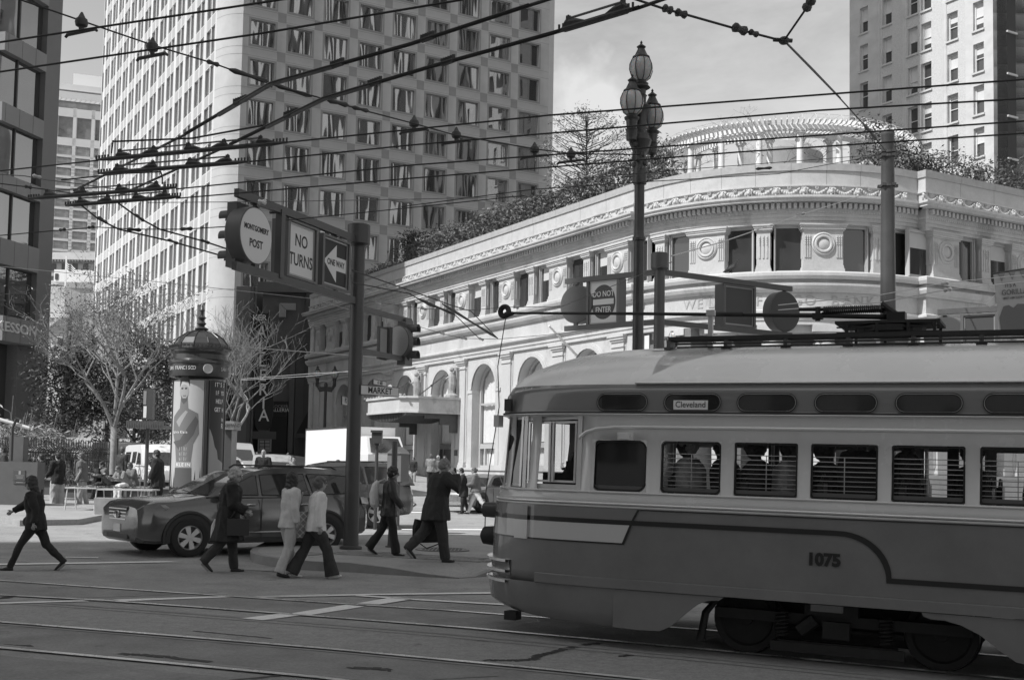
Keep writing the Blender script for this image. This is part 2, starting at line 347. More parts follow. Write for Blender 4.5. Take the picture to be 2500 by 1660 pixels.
    def archbay(W,r,zs,ztop,zb,d0,d1,n=14):
        m_=MB()
        # panel (front and soffit) with arched opening from zb
        top=[]; 
        for i in range(n+1):
            an=math.pi*i/n; top.append((-r*math.cos(an),zs+r*math.sin(an)))
        outer=[]
        for (x,z) in top: outer.append((x/r*W/2 if abs(x)>1e-6 else 0,ztop))
        out2=[]
        for i,(x,z) in enumerate(top):
            out2.append((-W/2+W*i/n,ztop))
        vs=[];fs=[]
        for (x,z),(X,Z) in zip(top,out2): vs+=[(x,d1,z),(X,d1,Z),(x,d0,z),(X,d0,Z)]
        for i in range(n):
            a=4*i;c=4*(i+1); fs+=[(a,c,c+1,a+1),(a,a+2,c+2,c)]
        m_.add(vs,fs)
        for sg in (-1,1):
            m_.add([(sg*r,d1,zb),(sg*r,d1,zs),(sg*W/2,d1,ztop),(sg*W/2,d1,zb),(sg*r,d0,zb),(sg*r,d0,zs)],[(0,1,2,3),(0,4,5,1)])
        # archivolt
        for rr,dd in ((r+.30,.05),(r+.22,.09)):
            vv=[];ff=[]
            for i in range(n+1):
                an=math.pi*i/n; 
                for q,dz in ((r+.02,d1),(r+.02,d1+dd),(rr,d1+dd),(rr,d1)): vv.append((-q*math.cos(an),dz,zs+q*math.sin(an)))
            for i in range(n):
                for k in range(4): ff.append((4*i+k,4*i+(k+1)%4,4*i+4+(k+1)%4,4*i+4+k))
            m_.add(vv,ff)
        return m_
    ab=archbay(4.36,1.42,6.45,8.32,1.9,-1.1,-.12).mesh('arch_surround',m=STONE,smooth=30)
    impm=[]
    for sg in (-1,1):
        imp=MB(); imp.box(1.38 if sg>0 else -1.97,1.97 if sg>0 else -1.38,-1.12,-.05,6.24,6.42); imp.box(1.40 if sg>0 else -1.82,1.82 if sg>0 else -1.40,-1.11,-.09,1.88,6.24); impm.append(imp.mesh('impost',m=STONE))
    # arched window: curtain, frame
    cur=MB(); n=16; vs=[]
    nx=40
    for i in range(nx+1):
        x=-1.3+2.6*i/nx; zt=6.45+math.sqrt(max(0,1.30**2-x*x)); y=-.86+.05*math.sin(i*2.1)+.02*math.sin(i*.7); vs+=[(x,y,3.35),(x,y,zt)]
    cur.add(vs,[(2*i,2*i+2,2*i+3,2*i+1) for i in range(nx)])
    vs=[]
    for i in range(nx+1):
        x=-1.3+2.6*i/nx; y=-.86+.05*math.sin(i*2.4); vs+=[(x,y,2.0),(x,y,3.0)]
    cur.add(vs,[(2*i,2*i+2,2*i+3,2*i+1) for i in range(nx)])
    CUR=mat('pale_curtain',.6,.9,.08,8)
    curm=cur.mesh('curtain',m=CUR,recalc=False,smooth=1)
    wf2=MB(); 
    for x0,x1,z0,z1 in ((-1.39,-1.25,1.9,6.5),(1.25,1.39,1.9,6.5),(-1.28,1.28,1.9,2.06),(-1.28,1.28,3.02,3.3),(-.72,-.6,2.06,3.02),(.6,.72,2.06,3.02),(-1.28,1.28,5.55,5.66)): wf2.box(x0,x1,-.74,-.6,z0,z1)
    vv=[];ff=[]
    for i in range(17):
        an=math.pi*i/16
        for q,dz in ((1.28,-.74),(1.28,-.6),(1.42,-.6),(1.42,-.74)): vv.append((-q*math.cos(an),dz,6.45+q*math.sin(an)))
    for i in range(16):
        for k in range(4): ff.append((4*i+k,4*i+(k+1)%4,4*i+4+(k+1)%4,4*i+4+k))
    wf2.add(vv,ff); wf2m=wf2.mesh('window_frame',m=FRAMED)
    pil=MB(); w=1.0
    pil.box(-.5,.5,-.7,0,2.22,8.317); pil.box(-.62,-.502,-.7,-.08,2.22,8.317); pil.box(.502,.62,-.7,-.08,2.22,8.317)
    for z0,z1,d in ((7.72,7.78,.05),(7.98,8.08,.06),(8.082,8.2,.12),(8.202,8.315,.17)): pil.box(-.5-d,.5+d,-.6,d,z0,z1)
    pil.box(-.6,.6,-.6,.09,1.9,2.07); pil.box(-.56,.56,-.6,.05,2.072,2.217)
    pilm=pil.mesh('pilaster',m=STONE)
    def lower(fn,cs,pcs):
        for c in cs:
            put(ab,'arch_surround',fn(c),0); [put(q_,'impost',fn(c),0) for q_ in impm]; w=put(wf2m,'window',fn(c),0); inst(curm,'curtain',w)
        for c in pcs: put(pilm,'pilaster',fn(c),0)
    lower(onP,[3.9+5.36*i for i in range(7)],[1.2+5.36*i for i in range(8)])
    lower(onM,[3.9+5.36*i for i in range(2)],[1.2+5.36*i for i in range(3)])
    # corner blocks of the long side (left end and ends next to the drum)
    def wallbox(f,s0,s1,d0,d1,z0,z1,nm='wall'): 
        w_=MB(f); w_.box(s0,s1,d0,d1,z0,z1); return w_.build(nm,STONE,b,world=True)
    fM=facade(E2,M,-P)
    wallbox(fr,-0.0,.72,-.7,-.1,1.9,8.3); wallbox(fM,0,.72,-.7,-.1,1.9,8.3)
    wallbox(fr,41.2,43.5,-.7,-.1,0,13.8); wallbox(fr,40.2,43.5,-.65,-.16,1.9,8.3)
    wallbox(facade(E1+P*43.5,M,P),0,24,-1,-.6,0,14.4)
    wallbox(fr,-.35,43.5,-.7,.10,.2,1.76,'base_course'); wallbox(fr,-.38,43.5,-.7,.18,1.763,1.897,'water_table')
    wallbox(fM,-.35,SM,-.7,.10,0,1.76,'base_course'); wallbox(fM,-.38,SM,-.7,.18,1.763,1.897,'water_table')
    # drum lower storey: two free columns, dark entry behind
    for k in range(5):
        a=a0+R(14)+(a1-a0-R(28))*k/4
        c=MB(); c.lathe([(.56,.3),(.6,.5),(.52,.62),(.50,.7),(.50,4.0),(.43,7.4),(.50,7.45),(.50,7.55),(.44,7.6),(.44,7.72),(.62,7.95),(.62,8.02)],seg=20); c.box(-.66,.66,-.66,.66,8.022,8.315)
        put(c.mesh('column',m=STONE,smooth=35),'column',(Cc.x+(rd-.62)*math.cos(a),Cc.y+(rd-.62)*math.sin(a),a),0)
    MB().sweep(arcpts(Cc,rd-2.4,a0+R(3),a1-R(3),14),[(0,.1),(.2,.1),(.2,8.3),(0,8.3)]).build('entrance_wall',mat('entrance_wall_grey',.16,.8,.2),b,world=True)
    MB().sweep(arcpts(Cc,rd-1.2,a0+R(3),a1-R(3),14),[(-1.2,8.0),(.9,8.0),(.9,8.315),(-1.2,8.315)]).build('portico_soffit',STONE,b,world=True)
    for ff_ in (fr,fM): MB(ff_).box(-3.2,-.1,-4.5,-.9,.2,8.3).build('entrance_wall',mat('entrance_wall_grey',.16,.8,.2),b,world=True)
    # inscription round the drum
    LM=mat('cut_letter_stone',.34,.8)
    word='WELLS FARGO BANK'; 
    aL=a0+R(20); aR=a1-R(17)
    for i,ch in enumerate(word):
        if ch==' ': continue
        a=aL+(aR-aL)*i/(len(word)-1); q=Vector((Cc.x+(rd+.0)*math.cos(a),Cc.y+(rd+.0)*math.sin(a)))
        text(ch,.62,LM,'letter',b,(q.x-bl.x,q.y-bl.y,9.36),(-math.sin(a),math.cos(a),0),extr=.02)
    # entrance canopy on the long side with statues and suspension rods
    cz=4.95; cs0,cs1=17.35,23.6; out=3.6
    cm=MB(fr); poly=[(cs0,0),(cs0,out-.9),(cs0+.8,out),(cs1-.8,out),(cs1,out-.9),(cs1,0)]
    def cring(z0,z1,e): cm.prism([(x+(e if x>20 else -e),y+(e if y>1 else 0)) for x,y in poly],z0,z1)
    cring(cz+.22,cz+.95,0); cring(cz+.1,cz+.217,.06); cring(cz+.953,cz+1.08,.10)
    cn=cm.build('canopy',STONE,b,world=True)
    vb=MB(fr)
    for k in range(26):
        t=k/25; s=cs0+.3+(cs1-cs0-.6)*t; vb.box(s-.07,s+.07,.5,out-.2,cz-.05-.35*math.sin(math.pi*t),cz+.1)
    for sg in (cs0+.25,cs1-.35):
        vb.box(sg,sg+.14,0,.5,cz-1.0,cz+.1); vb.box(sg,sg+.14,.5,1.2,cz-.55,cz+.1); vb.box(sg,sg+.14,1.2,2.2,cz-.2,cz+.1)
    vb.build('ornament_valance',mat('dark_bronze',.08,.5,.2,metal=.3),cn,world=False).location=(0,0,0)
    c_=cn.children[0]; c_.data.transform(Matrix.Translation((-bl.x,-bl.y,0)))
    cr_=MB(fr)
    for s in (cs0+.4,cs1-.4,(cs0+cs1)/2):
        pass
    BR=mat('bronze_statue',.30,.6,.25,6)
    for s in (17.7,22.6):
        st=MB(fr); base=(s,.45,cz+1.08)
        st.tube([(s,.4,cz+1.0),(s,.42,cz+1.5),(s,.38,cz+1.9),(s,.40,cz+2.35),(s,.42,cz+2.62)],[.30,.2,.26,.22,.10],8); st.ball((s,.42,cz+2.78),.15,8,6)
        st.tube([(s,.4,cz+2.45),(s+.15,.75,cz+2.2),(s,.95,cz+2.35)],[.08,.06,.05],6); st.ball((s,.4,cz+1.15),(.42,.4,.25),8,5)
        st.box(s-.2,s+.2,0,.2,cz+1.0,cz+2.9)
        st.build('statue',BR,cn).data.transform(Matrix.Translation((-bl.x,-bl.y,0)))
        rd_=MB(fr); rd_.tube([(s,.9,cz+2.4),(s,2.6,cz+1.1)],.035,6); rd_.tube([(s,1.7,cz+1.78),(s,1.78,cz+1.72)],.07,6); rd_.build('suspension_rod',mat('dark_bronze',.08),cn).data.transform(Matrix.Translation((-bl.x,-bl.y,0)))
    cre=MB(fr); s=20.1; cre.ball((s,out-.25,cz+1.45),(.42,.12,.42),10,6)
    for sg in (-1,1):
        for k in range(6): cre.ball((s+sg*(.45+.2*k),out-.25,cz+1.35-.05*k+.05*(k%2)),(.16,.14,.2-.018*k),6,4)
    for k in range(14): cre.ball((cs0+.3+k*.45,out-.1,cz+1.12),(.1,.08,.08),5,3)
    cre.build('crest',BR,cn).data.transform(Matrix.Translation((-bl.x,-bl.y,0)))
    # entrance door below the canopy
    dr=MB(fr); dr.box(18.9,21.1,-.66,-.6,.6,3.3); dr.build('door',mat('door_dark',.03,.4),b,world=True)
    pq=MB(fr); pq.box(17.55,17.95,.002,.03,2.6,2.95); pq.build('plaque',mat('plaque_dark',.06,.4),b,world=True)
    fl=MB(fr); fl.tube([(4.6,.1,7.6),(4.2,2.0,8.9)],[.07,.05],8); fl.build('flag_pole',mat('white_paint',.7,.5),b,world=True)
    return b,E1,E2,Cc,rd,a0,a1
bank=build_bank()

def build_tower():
    C=Vector((-30.255,114.5)); T0=Vector((-26.2,113.5)); s0=-1.2
    A0=T0+M*s0
    t=root('office_tower',(T0.x,T0.y,0),0,'tall granite office tower with a grid of square wavy windows and checkered corner tiles','building')
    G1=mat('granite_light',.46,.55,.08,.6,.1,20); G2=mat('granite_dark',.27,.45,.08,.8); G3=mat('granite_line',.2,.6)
    tl=rootloc(t); ang=math.atan2(-P.y,-P.x)
    HT=120
    f=facade(T0,M,-P); fp=facade(C,P,-M)
    zb=39.23-4.03*9; nb=9; bw=3.86; x0=.86
    W=2.93
    # wall body in strips behind the panels
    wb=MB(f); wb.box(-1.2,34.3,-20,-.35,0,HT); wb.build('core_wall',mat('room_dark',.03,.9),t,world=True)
    g=MB(f)
    for i in range(nb+1):
        a=x0+bw*(i-1)+W/2 if i>0 else -1.2; b_=x0+bw*i-W/2 if i<nb else 34.3
        g.box(a,b_,-.34,0,0,HT)
    g.build('pier',G1,t,world=True)
    kmin,kmax=3,16
    gap=4.03-W; spm=MB(); spm.box(-W/2,W/2,-.34,-.004,0,gap); spm=spm.mesh('spandrel',m=G1)
    for k in range(0,kmax+12):
        for i in range(nb):
            q0=T0+M*(x0+bw*i); inst(spm,'spandrel',t,(q0.x-tl.x,q0.y-tl.y,zb+4.03*k+W-4.03),ang-math.pi/2)
    fr_=MB(); w=W/2; e=.22
    for a,b_,c,d in ((-w,w,0,e),(-w,w,W-e,W),(-w,-w+e,e,W-e),(w-e,w,e,W-e)): fr_.box(a,b_,-.3,.02,c,d)
    fm=fr_.mesh('window_surround',m=G2)
    tr=MB(); q=w-e
    for a,b_,c,d in ((-q,q,e,e+.06),(-q,q,W-e-.06,W-e),(-q,-q+.06,e,W-e),(q-.06,q,e,W-e)): tr.box(a,b_,-.26,-.2,c,d)
    tm=tr.mesh('window_frame',m=mat('pale_window_frame',.45,.4))
    gl=MB(); gl.add([(-q,-.24,e),(q,-.24,e),(q,-.24,W-e),(-q,-.24,W-e)],[(0,1,2,3)]); gm=gl.mesh('pane',m=GLASSW)
    st=MB(); st.box(-.43,.43,0,.012,-.5,.5); sm_=st.mesh('check_tile',m=G2)
    for k in range(kmin,kmax):
        for i in range(nb):
            q0=T0+M*(x0+bw*i); o=inst(fm,'window',t,(q0.x-tl.x,q0.y-tl.y,zb+4.03*k),ang-math.pi/2); p_=inst(gm,'pane',o,rot=(random.uniform(-.006,.006),0,random.uniform(-.012,.012))); inst(tm,'frame',o)
        for i in range(nb-1):
            q0=T0+M*(x0+bw*(i+.5)); inst(sm_,'check_tile',t,(q0.x-tl.x,q0.y-tl.y,zb+4.03*k+W+gap/2),ang-math.pi/2)
    # joints: thin recessed looking lines of darker stone
    jn=MB(f)
    for k in range(kmin,kmax+1):
        for dz in (-.16,W+.16-.0): z=zb+4.03*k+dz; jn.box(-1.2,34.3,.0,.006,z-.012,z+.012)
    jn.build('joint',G3,t,world=True,kind='stuff')
    # rounded right end
    er=T0+M*34.3; ce=MB(); ce.prism([V2(er),V2(er+M*1.1+P*.7),V2(er+M*1.1+P*18),V2(er+P*18)],0,HT); ce.build('corner_column',G1,t,world=True)
    # rounded left corner column between both faces
    cc=MB(); pts=[A0]; ctr=A0+P*1.6
    for i in range(7):
        u=i/6; pts.append(A0*(1-u)+C*u+(-P-M).normalized()*(.45*math.sin(math.pi*u)))
    pts+= [C,C+M*3+P*1,A0+P*3+M*1]
    cc.prism([V2(p) for p in pts],0,HT); cc.build('corner_column',G1,t,world=True,smooth=50)
    cj=MB()
    pp=[A0+(-P)*.01]+[A0*(1-i/6)+C*(i/6)+(-P-M).normalized()*(.45*math.sin(math.pi*i/6)+.004) for i in range(7)]
    for k in range(kmin-4,kmax+1):
        for dz in (-.16,W+.16): z=zb+4.03*k+dz; cj.sweep([V2(p) for p in pp[::-1]],[(0,z-.012),(.006,z-.012),(.006,z+.012),(0,z+.012)])
    cj.build('joint',G3,t,world=True,kind='stuff')
    # P face: tall windows between light piers
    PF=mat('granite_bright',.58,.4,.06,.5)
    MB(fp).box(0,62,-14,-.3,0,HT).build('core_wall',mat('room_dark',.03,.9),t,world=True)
    g=MB(fp); nbp=14; bp=4.2
    for i in range(nbp+1):
        g.box(.02+bp*i-.5,.02+bp*i+.5,-.29,.0,0,HT) if i else g.box(.0,.55,-.29,0,0,HT)
        g.box(bp*i+2.0,bp*i+2.25,-.29,-.05,0,HT)
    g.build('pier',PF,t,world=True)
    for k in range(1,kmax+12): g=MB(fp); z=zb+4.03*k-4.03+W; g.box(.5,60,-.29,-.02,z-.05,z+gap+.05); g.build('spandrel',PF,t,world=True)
    GMD=mat('granite_mid',.36,.35); dk=MB(); dk.box(-.62,.62,-.02,-.012,.05,gap-.05); dkm=dk.mesh('spandrel_panel',m=GMD); apx=math.atan2(-M.y,-M.x)-math.pi/2; dk=MB(fp)
    for k in range(1,kmax+12):
        z=zb+4.03*k-4.03+W
        for i in range(nbp):
            for dx in (1.26,2.97):
                if 4<=k<16 and i<12: q0=C+P*(bp*i+dx); inst(dkm,'spandrel_panel',t,(q0.x-tl.x,q0.y-tl.y,z),apx)
                else: dk.box(bp*i+dx-.62,bp*i+dx+.62,-.02,-.012,z+.05,z+gap-.05)
    dk.build('spandrel_panel',GMD,t,world=True,kind='stuff')
    g=MB(); hh=4.03-gap-.1; g.add([(-.64,-.2,0),(.64,-.2,0),(.64,-.2,hh),(-.64,-.2,hh)],[(0,1,2,3)])
    GP=mat('pale_sky_glass',.62,.05,metal=.85,spec=1); wavy(GP,.35,.012,(1,1,.4)); gpm=g.mesh('pane',m=GP)
    ap=math.atan2(-M.y,-M.x)
    for k in range(0,kmax+2):
        for i in range(nbp):
            for dx in (1.25,2.9):
                if k*nbp>240: pass
                q0=C+P*(bp*i+dx); inst(gpm,'window',t,(q0.x-tl.x,q0.y-tl.y,zb+4.03*k+.05),ap-math.pi/2) if (i<10 or k%1==0) and k*28+i*2<1e9 else None
    return t
tower=build_tower()

def build_onepost():
    A=Vector((-26.9,67.3)); D1=Vector((-.232,-.973)).normalized(); nrm=Vector((-D1.y,D1.x))
    if nrm.dot(Vector((.3,-1)))<0: nrm=-nrm
    t=root('office_tower',(A.x,A.y,0),0,'dark office tower at the left edge with ribbon windows and KESSON lettering above the entrance','building')
    f=facade(A,D1,nrm); DG=mat('dark_granite',.19,.5,.12,.5,.1,20,stretch=(1,1,.4)); DG2=mat('dark_granite_shaft',.13,.5,.1,.5)
    HT=165; HB=60
    A2=A+D1*4.6
    foot=[A,A2,A2-M*30,A+P*31-M*34,A+P*31]
    # shaft body set back behind the glass line
    MB().prism([V2(A+P*.2),V2(A+P*31),V2(A+P*31-M*34),V2(A2-M*34),V2(A2-nrm*.7),V2(A-nrm*.7+D1*1.2)],0,HT).build('core_wall',mat('room_dark2',.05,.9),t,world=True)
    MB(f).box(-.02,1.3,-.75,0,0,HT).build('corner_column',DG2,t,world=True)
    MB(facade(A,P,M)).box(0.03,31,-.7,0.0,0,HT).build('side_wall',DG2,t,world=True)
    bands=[(8.3,9.57,.55),(12.15,14.1,.12),(17.4,20.27,.0),(20.29,21.31,.0)]
    bands=[(8.25,9.6,.7),(12.5,13.9,.1),(16.6,17.45,.05),(20.27,21.31,.05),(24.17,25.19,.05),(28.05,29.07,.05),(31.9,32.95,.05),(35.8,36.8,.05)]
    for z0,z1,o in bands: MB(f).box(1.32,5,-.6,o,z0,z1).build('spandrel_panel',DG,t,world=True)
    for z0,z1,o in bands:
        jj=MB(f)
        for s in (2.3,3.5,4.7): jj.box(s-.012,s+.012,o,o+.004,z0,z1)
        jj.build('joint',mat('joint_dark',.05,.8),t,world=True)
    GO=mat('office_glass',.02,.03,spec=1); wavy(GO,.35,.03,(1,1,.5))
    zs=[9.6,12.5,13.9,16.6,17.45,20.27,21.31,24.17,25.19,28.05,29.07,31.9,32.95,35.8]
    for a,b_ in ((9.6,12.5),(13.9,16.6),(17.45,20.27),(21.31,24.17),(25.19,28.05),(29.07,31.9),(32.95,35.8)):
        for s0,s1 in ((1.32,3.35),(3.45,5.0)):
            MB(f).box(s0,s1,-.36,-.34,a,b_).build('window_pane',GO,t,world=True)
        MB(f).box(3.35,3.45,-.4,-.25,a,b_).build('mullion',mat('mullion_dark',.04,.4),t,world=True)
    MB(f).box(2.7,5,-3,-2.9,0,8.25).build('entrance_glass',GLASSD,t,world=True)
    MB(f).box(1.3,2.7,-3,-.0,0,8.25).build('entrance_column',DG2,t,world=True)
    for s in (3.3,4.1,4.9): MB(f).box(s,s+.12,-2.88,-2.7,0,8.25).build('mullion',mat('mullion_dark',.04),t,world=True)
    q=A+D1*2.12+nrm*.712; tl=rootloc(t)
    text('McKESSON',.74,mat('steel_letter',.55,.35),'lettering',t,(q.x-tl.x,q.y-tl.y,9.0),(-D1.x,-D1.y,0),align='RIGHT',extr=.04,bold=.012,sx=1.25)
    return t
onepost=build_onepost()

def build_t2():
    B=Vector((40.7,98.)); HT=80
    t=root('brick_tower',(B.x,B.y,0),0,'pale brick and terracotta high rise with sash windows and drawn blinds behind the roof garden','building')
    f=facade(B,P,-M); f2=facade(B,M,-P)
    BK=mat('pale_brick',.50,.8,.22,7,.35,14,stretch=(1,1,2.6)); TC=mat('terracotta_block',.52,.75,.12,.55,.1,20,stretch=(1,1,1.6))
    tl=rootloc(t)
    MB(f).box(0,16.4,-14,-.5,0,HT).build('core_wall',mat('room_dark2',.05),t,world=True)
    # wall as strips with window holes
    cols=[(14.57,1.04,0.),(11.68,1.12,-.38),(8.66,1.15,-.7),(7.1,1.15,-.7),(4.21,1.14,-.62),(1.49,1.09,-.1)]
    tops=[.0,-.15,-.18,-.2,-.23,-.28]; fh=3.72; wh=2.55
    edges=[(16.4,12.5,TC,0),(12.5,9.55,BK,0),(9.55,7.9,BK,0),(7.9,5.2,BK,0),(5.0,2.6,BK,0),(2.8,0,TC,0)]
    rng=[(12.6,16.4,TC),(9.55,12.6,BK),(7.88,9.55,BK),(5.1,7.88,BK),(2.85,5.1,BK),(0,2.85,TC)]
    z0s=[33.47,33.3,33.25,33.2,33.2,33.25]
    for (c,w,_),(a,b_,m_),zz in zip(cols,rng,z0s):
        g=MB(f); g.box(a,c-w/2,-.5,0,0,HT); g.box(c+w/2,b_,-.5,0,0,HT)
        k0=-4
        zt=zz-4*fh
        g.box(c-w/2,c+w/2,-.5,-.001,0,zt)
        for k in range(17):
            za=zz+fh*(k-4)+wh; zb_=zz+fh*(k-3); g.box(c-w/2,c+w/2,-.5,-.001,za,zb_)
        g.build('wall',m_,t,world=True)
    ang=math.atan2(-M.y,-M.x); ang2=math.atan2(-P.y,-P.x)
    def sash(w,blind):
        fr=MB(); h=wh
        for a,b_,c,d,y0,y1 in ((-w/2,-w/2+.1,0,h,-.45,-.3),(w/2-.1,w/2,0,h,-.45,-.3),(-w/2+.1,w/2-.1,h-.1,h,-.45,-.3),(-w/2+.1,w/2-.1,0,.08,-.45,-.3),(-w/2+.1,w/2-.1,h*.47,h*.47+.07,-.42,-.3)): fr.box(a,b_,y0,y1,c,d)
        return fr.mesh('window_frame',m=mat('sash_frame',.62,.5))
    fm=sash(1.12,0); si=MB(); si.box(-.66,.66,-.3,.14,-.16,0); sim=si.mesh('sill',m=TC)
    gl=MB(); gl.box(-.5,.5,-.42,-.40,0,wh); glm=gl.mesh('pane',m=mat('window_glass_mid',.06,.08,spec=1))
    bls=[]
    for hgt in (.5,.9,1.25,1.9): 
        q=MB(); q.box(-.5,.5,-.398,-.39,wh-hgt,wh-.05); bls.append(q.mesh('blind',m=mat('window_shade',.6,.9)))
    rr=random.Random(4)
    def win(q,z,a,w=1.12):
        o=inst(fm,'window',t,(q.x-tl.x,q.y-tl.y,z),a-math.pi/2,scale=(w/1.12,1,1)); inst(glm,'pane',o); inst(sim,'sill',o)
        if rr.random()<.78: inst(rr.choice(bls),'blind',o)
    for (c,w,_),zz in zip(cols,z0s):
        off=(1.9 if abs(c-8.66)<.1 else 0)
        for k in range(-3,6): win(B+P*c,zz+fh*k,ang,w)
    for k in range(-2,6): win(B+M*2.42,33.1+fh*k,ang2)
    for k in range(-2,6): win(B+M*7.5,33.1+fh*k,ang2)
    g=MB(f2)
    for a,b_ in ((0,1.86),(2.98,6.9),(8.1,30)): g.box(a+.001,b_,-.5,0,0,HT)
    for c in (2.42,7.5):
        for k in range(-5,12): g.box(c-.6,c+.6,-.5,-.001,33.1+fh*k+wh,33.1+fh*(k+1))
    g.build('wall',TC,t,world=True); MB(f2).box(.55,30,-16,-.52,0,HT).build('core_wall',mat('room_dark2',.05),t,world=True)
    # vertical rope mouldings
    for s in (12.72,12.29,9.84,9.68,9.5,7.72,5.21,4.86): MB(f).tube([(s,.02,0),(s,.02,HT)],.06,6).build('moulding',TC,t,world=True)
    for s in (9.6,5.1): MB(f).box(s-.22,s+.22,0,.035,0,HT).build('pilaster_strip',TC,t,world=True)
    return t
t2=build_t2()

def build_hotel():
    D=260; xl=-113; xr=-88
    o=root('hotel_tower',(-100,D,0),0,'distant pale hotel tower with a sloped seamed roof and rows of balconied windows','building')
    W1=mat('far_concrete',.62,.8,.05,.2); W2=mat('far_window',.22,.3,.3,.6); W3=mat('far_metal_roof',.35,.5)
    gr_=.35; f=lambda x,y,z:(x,y+ (x-xl)*gr_,z)
    MB(f).box(xl,xr,.9+D,30+D,0,87).build('wall',W1,o,world=True)
    # sloped roof
    rf=MB(); rf.add([f(xl+3,D,84.5),f(xr,D,84.5),f(xr,D+6,90),f(xl+7,D+6,90)],[(0,1,2,3)])
    for k in range(26): x=xl+4+k*1.0; rf.add([f(x,D-.1,84.6),f(x+.14,D-.1,84.6),f(x+.9,D+5.8,90.05),f(x+.76,D+5.8,90.05)],[(0,1,2,3)])
    rf.build('roof',W3,o,world=True)
    MB(f).box(xl+4,xr,D+3,D+12,88,89.4).build('roof_slab',W1,o,world=True)
    MB(f).box(xl+8,xr,D+8,D+20,89.4,93.5).build('penthouse',mat('white_plaster',.75,.7),o,world=True)
    MB(f).box(xl+3,xr,D+.1,D+.9,83.0,84.4).build('louvre_band',W2,o,world=True)
    bw=3.75
    for k in range(8): 
        MB(f).box(xl-.2+k*bw,xl+.5+k*bw,D,D+.9,48,83).build('pier',W1,o,world=True)
    MB(f).box(xl,xr,D,D+.9,80.9,82.9).build('band',W1,o,world=True)
    MB(f).box(xl,xr,D,D+.9,74.2,76.0).build('band',W1,o,world=True)
    for k in range(8): MB(f).box(xl+.5+k*bw,xl+bw-.2+k*bw,D+.5,D+.8,76,80.9).build('window',W2,o,world=True)
    pm=MB(); pm.box(0,bw-.7,.55,.8,0,1.65); pmm=pm.mesh('window',m=mat('far_window_pale',.45,.4,.35,.35))
    rl=MB(); rl.box(0,bw-.7,.02,.08,.0,.09); rl.box(0,bw-.7,.02,.08,-.75,-.68); 
    for k in range(3): rl.box(.2+k*1.2,.26+k*1.2,.5,.56,-.8,1.6)
    rlm=rl.mesh('balcony_rail',m=mat('far_rail',.3,.6))
    for r_ in range(11):
        z=74.0-2.42*(r_+1)
        MB(f).box(xl,xr,D,D+.9,z-.1,z+.45).build('floor_slab',W1,o,world=True)
        for k in range(7):
            x=xl+.5+k*bw; w_=inst(pmm,'window',o,(x+100,(x-xl)*gr_,z+.5),math.atan(gr_)); inst(rlm,'balcony_rail',w_,(0,-.4,.75))
    return o
build_hotel()
# ================================================================ ground
ASPH=mat('asphalt_smooth',.29,.85,.20,1.3,.5,220,dirt=(2.2,.60,.19),speck=(26,.22))
ASPH2=mat('asphalt_dark',.235,.85,.22,1.6,.45,200,dirt=(1.1,.62,.12),speck=(30,.2))
CONC=mat('track_concrete',.36,.9,.16,9,.8,260,dirt=(2.6,.62,.24),speck=(34,.26))
CONC2=mat('pavement_concrete',.30,.85,.15,1.1,.3,160,dirt=(1.2,.62,.19),speck=(20,.14))
KERB=mat('kerb_concrete',.24,.85,.15,3,.2,90)
WHITE=mat('road_paint',.78,.6,.10,14,.2,120,dirt=(16,.62,.25))
def sheet():
    xs=[-600,-300,-200]+list(range(-150,151,10))+[200,300,600]; ys=[-60,-30]+list(range(-10,160,6))+[170,200,260,400,900,3000]
    v=[(x,y,gz(x,y)) for y in ys for x in xs]; n=len(xs); f=[(j*n+i,j*n+i+1,(j+1)*n+i+1,(j+1)*n+i) for j in range(len(ys)-1) for i in range(n-1)]
    return v,f
def dense():
    xs=[-140+2*i for i in range(141)]; ys=[-30+2*i for i in range(96)]
    X=[-1500,-700,-300]+xs+[200,300,700,1500]; Y=[-500,-100]+ys+[180,230,330,600,1200,3500]
    n=len(X); v=[(x,y,gz(x,y)) for y in Y for x in X]; f=[(j*n+i,j*n+i+1,(j+1)*n+i+1,(j+1)*n+i) for j in range(len(Y)-1) for i in range(n-1)]
    return v,f
g=MB(); g.add(*dense()); road=g.build('road',ASPH,kind='structure',smooth=1)
def drape(mb,pts,dz,n=1):   # polygon of ground points lifted by dz (triangle fan split for long pieces)
    vs=[(p[0],p[1],gz(p[0],p[1])+dz) for p in pts]; mb.add(vs,[tuple(range(len(vs)))]); return mb
def strip(mb,a,b,w,dz,off=0,n=30,h=0):
    a=Vector(a[:2]);b=Vector(b[:2]); d=(b-a).normalized(); nn=Vector((-d.y,d.x)); 
    for i in range(n):
        p=a+(b-a)*(i/n); q=a+(b-a)*((i+1)/n); drape(mb,[p+nn*(off-w/2),q+nn*(off-w/2),q+nn*(off+w/2),p+nn*(off+w/2)],dz)
def line(pxs,ext=60):
    p=[Vector(V2(gr(*q))) for q in pxs]; d=(p[0]-p[1]).normalized()
    return [p[0]+d*ext]+[p[0]+d*ext*.3]+p
sv=Vector(V2(S)); nv=Vector(V2(SN))
RC=line([(0,1454),(257,1467.5),(500,1485),(737,1503),(956,1520),(1150,1535),(1434,1561),(1719,1587)]); RC+=[RC[-1]-sv*3,RC[-1]-sv*30]
RB=line([(0,1418.5),(400,1446),(800,1473),(1100,1492)]); RB+=[RC[-3]-nv*1.435,RC[-3]-sv*40-nv*1.435]
RA=line([(0,1520),(400,1552),(800,1585.5),(1300,1632.6),(1561,1659)]); RA+=[RA[-1]-sv*30]
RD=line([(0,1583),(400,1620),(779,1656)]); RD+=[RD[-1]-sv*30]
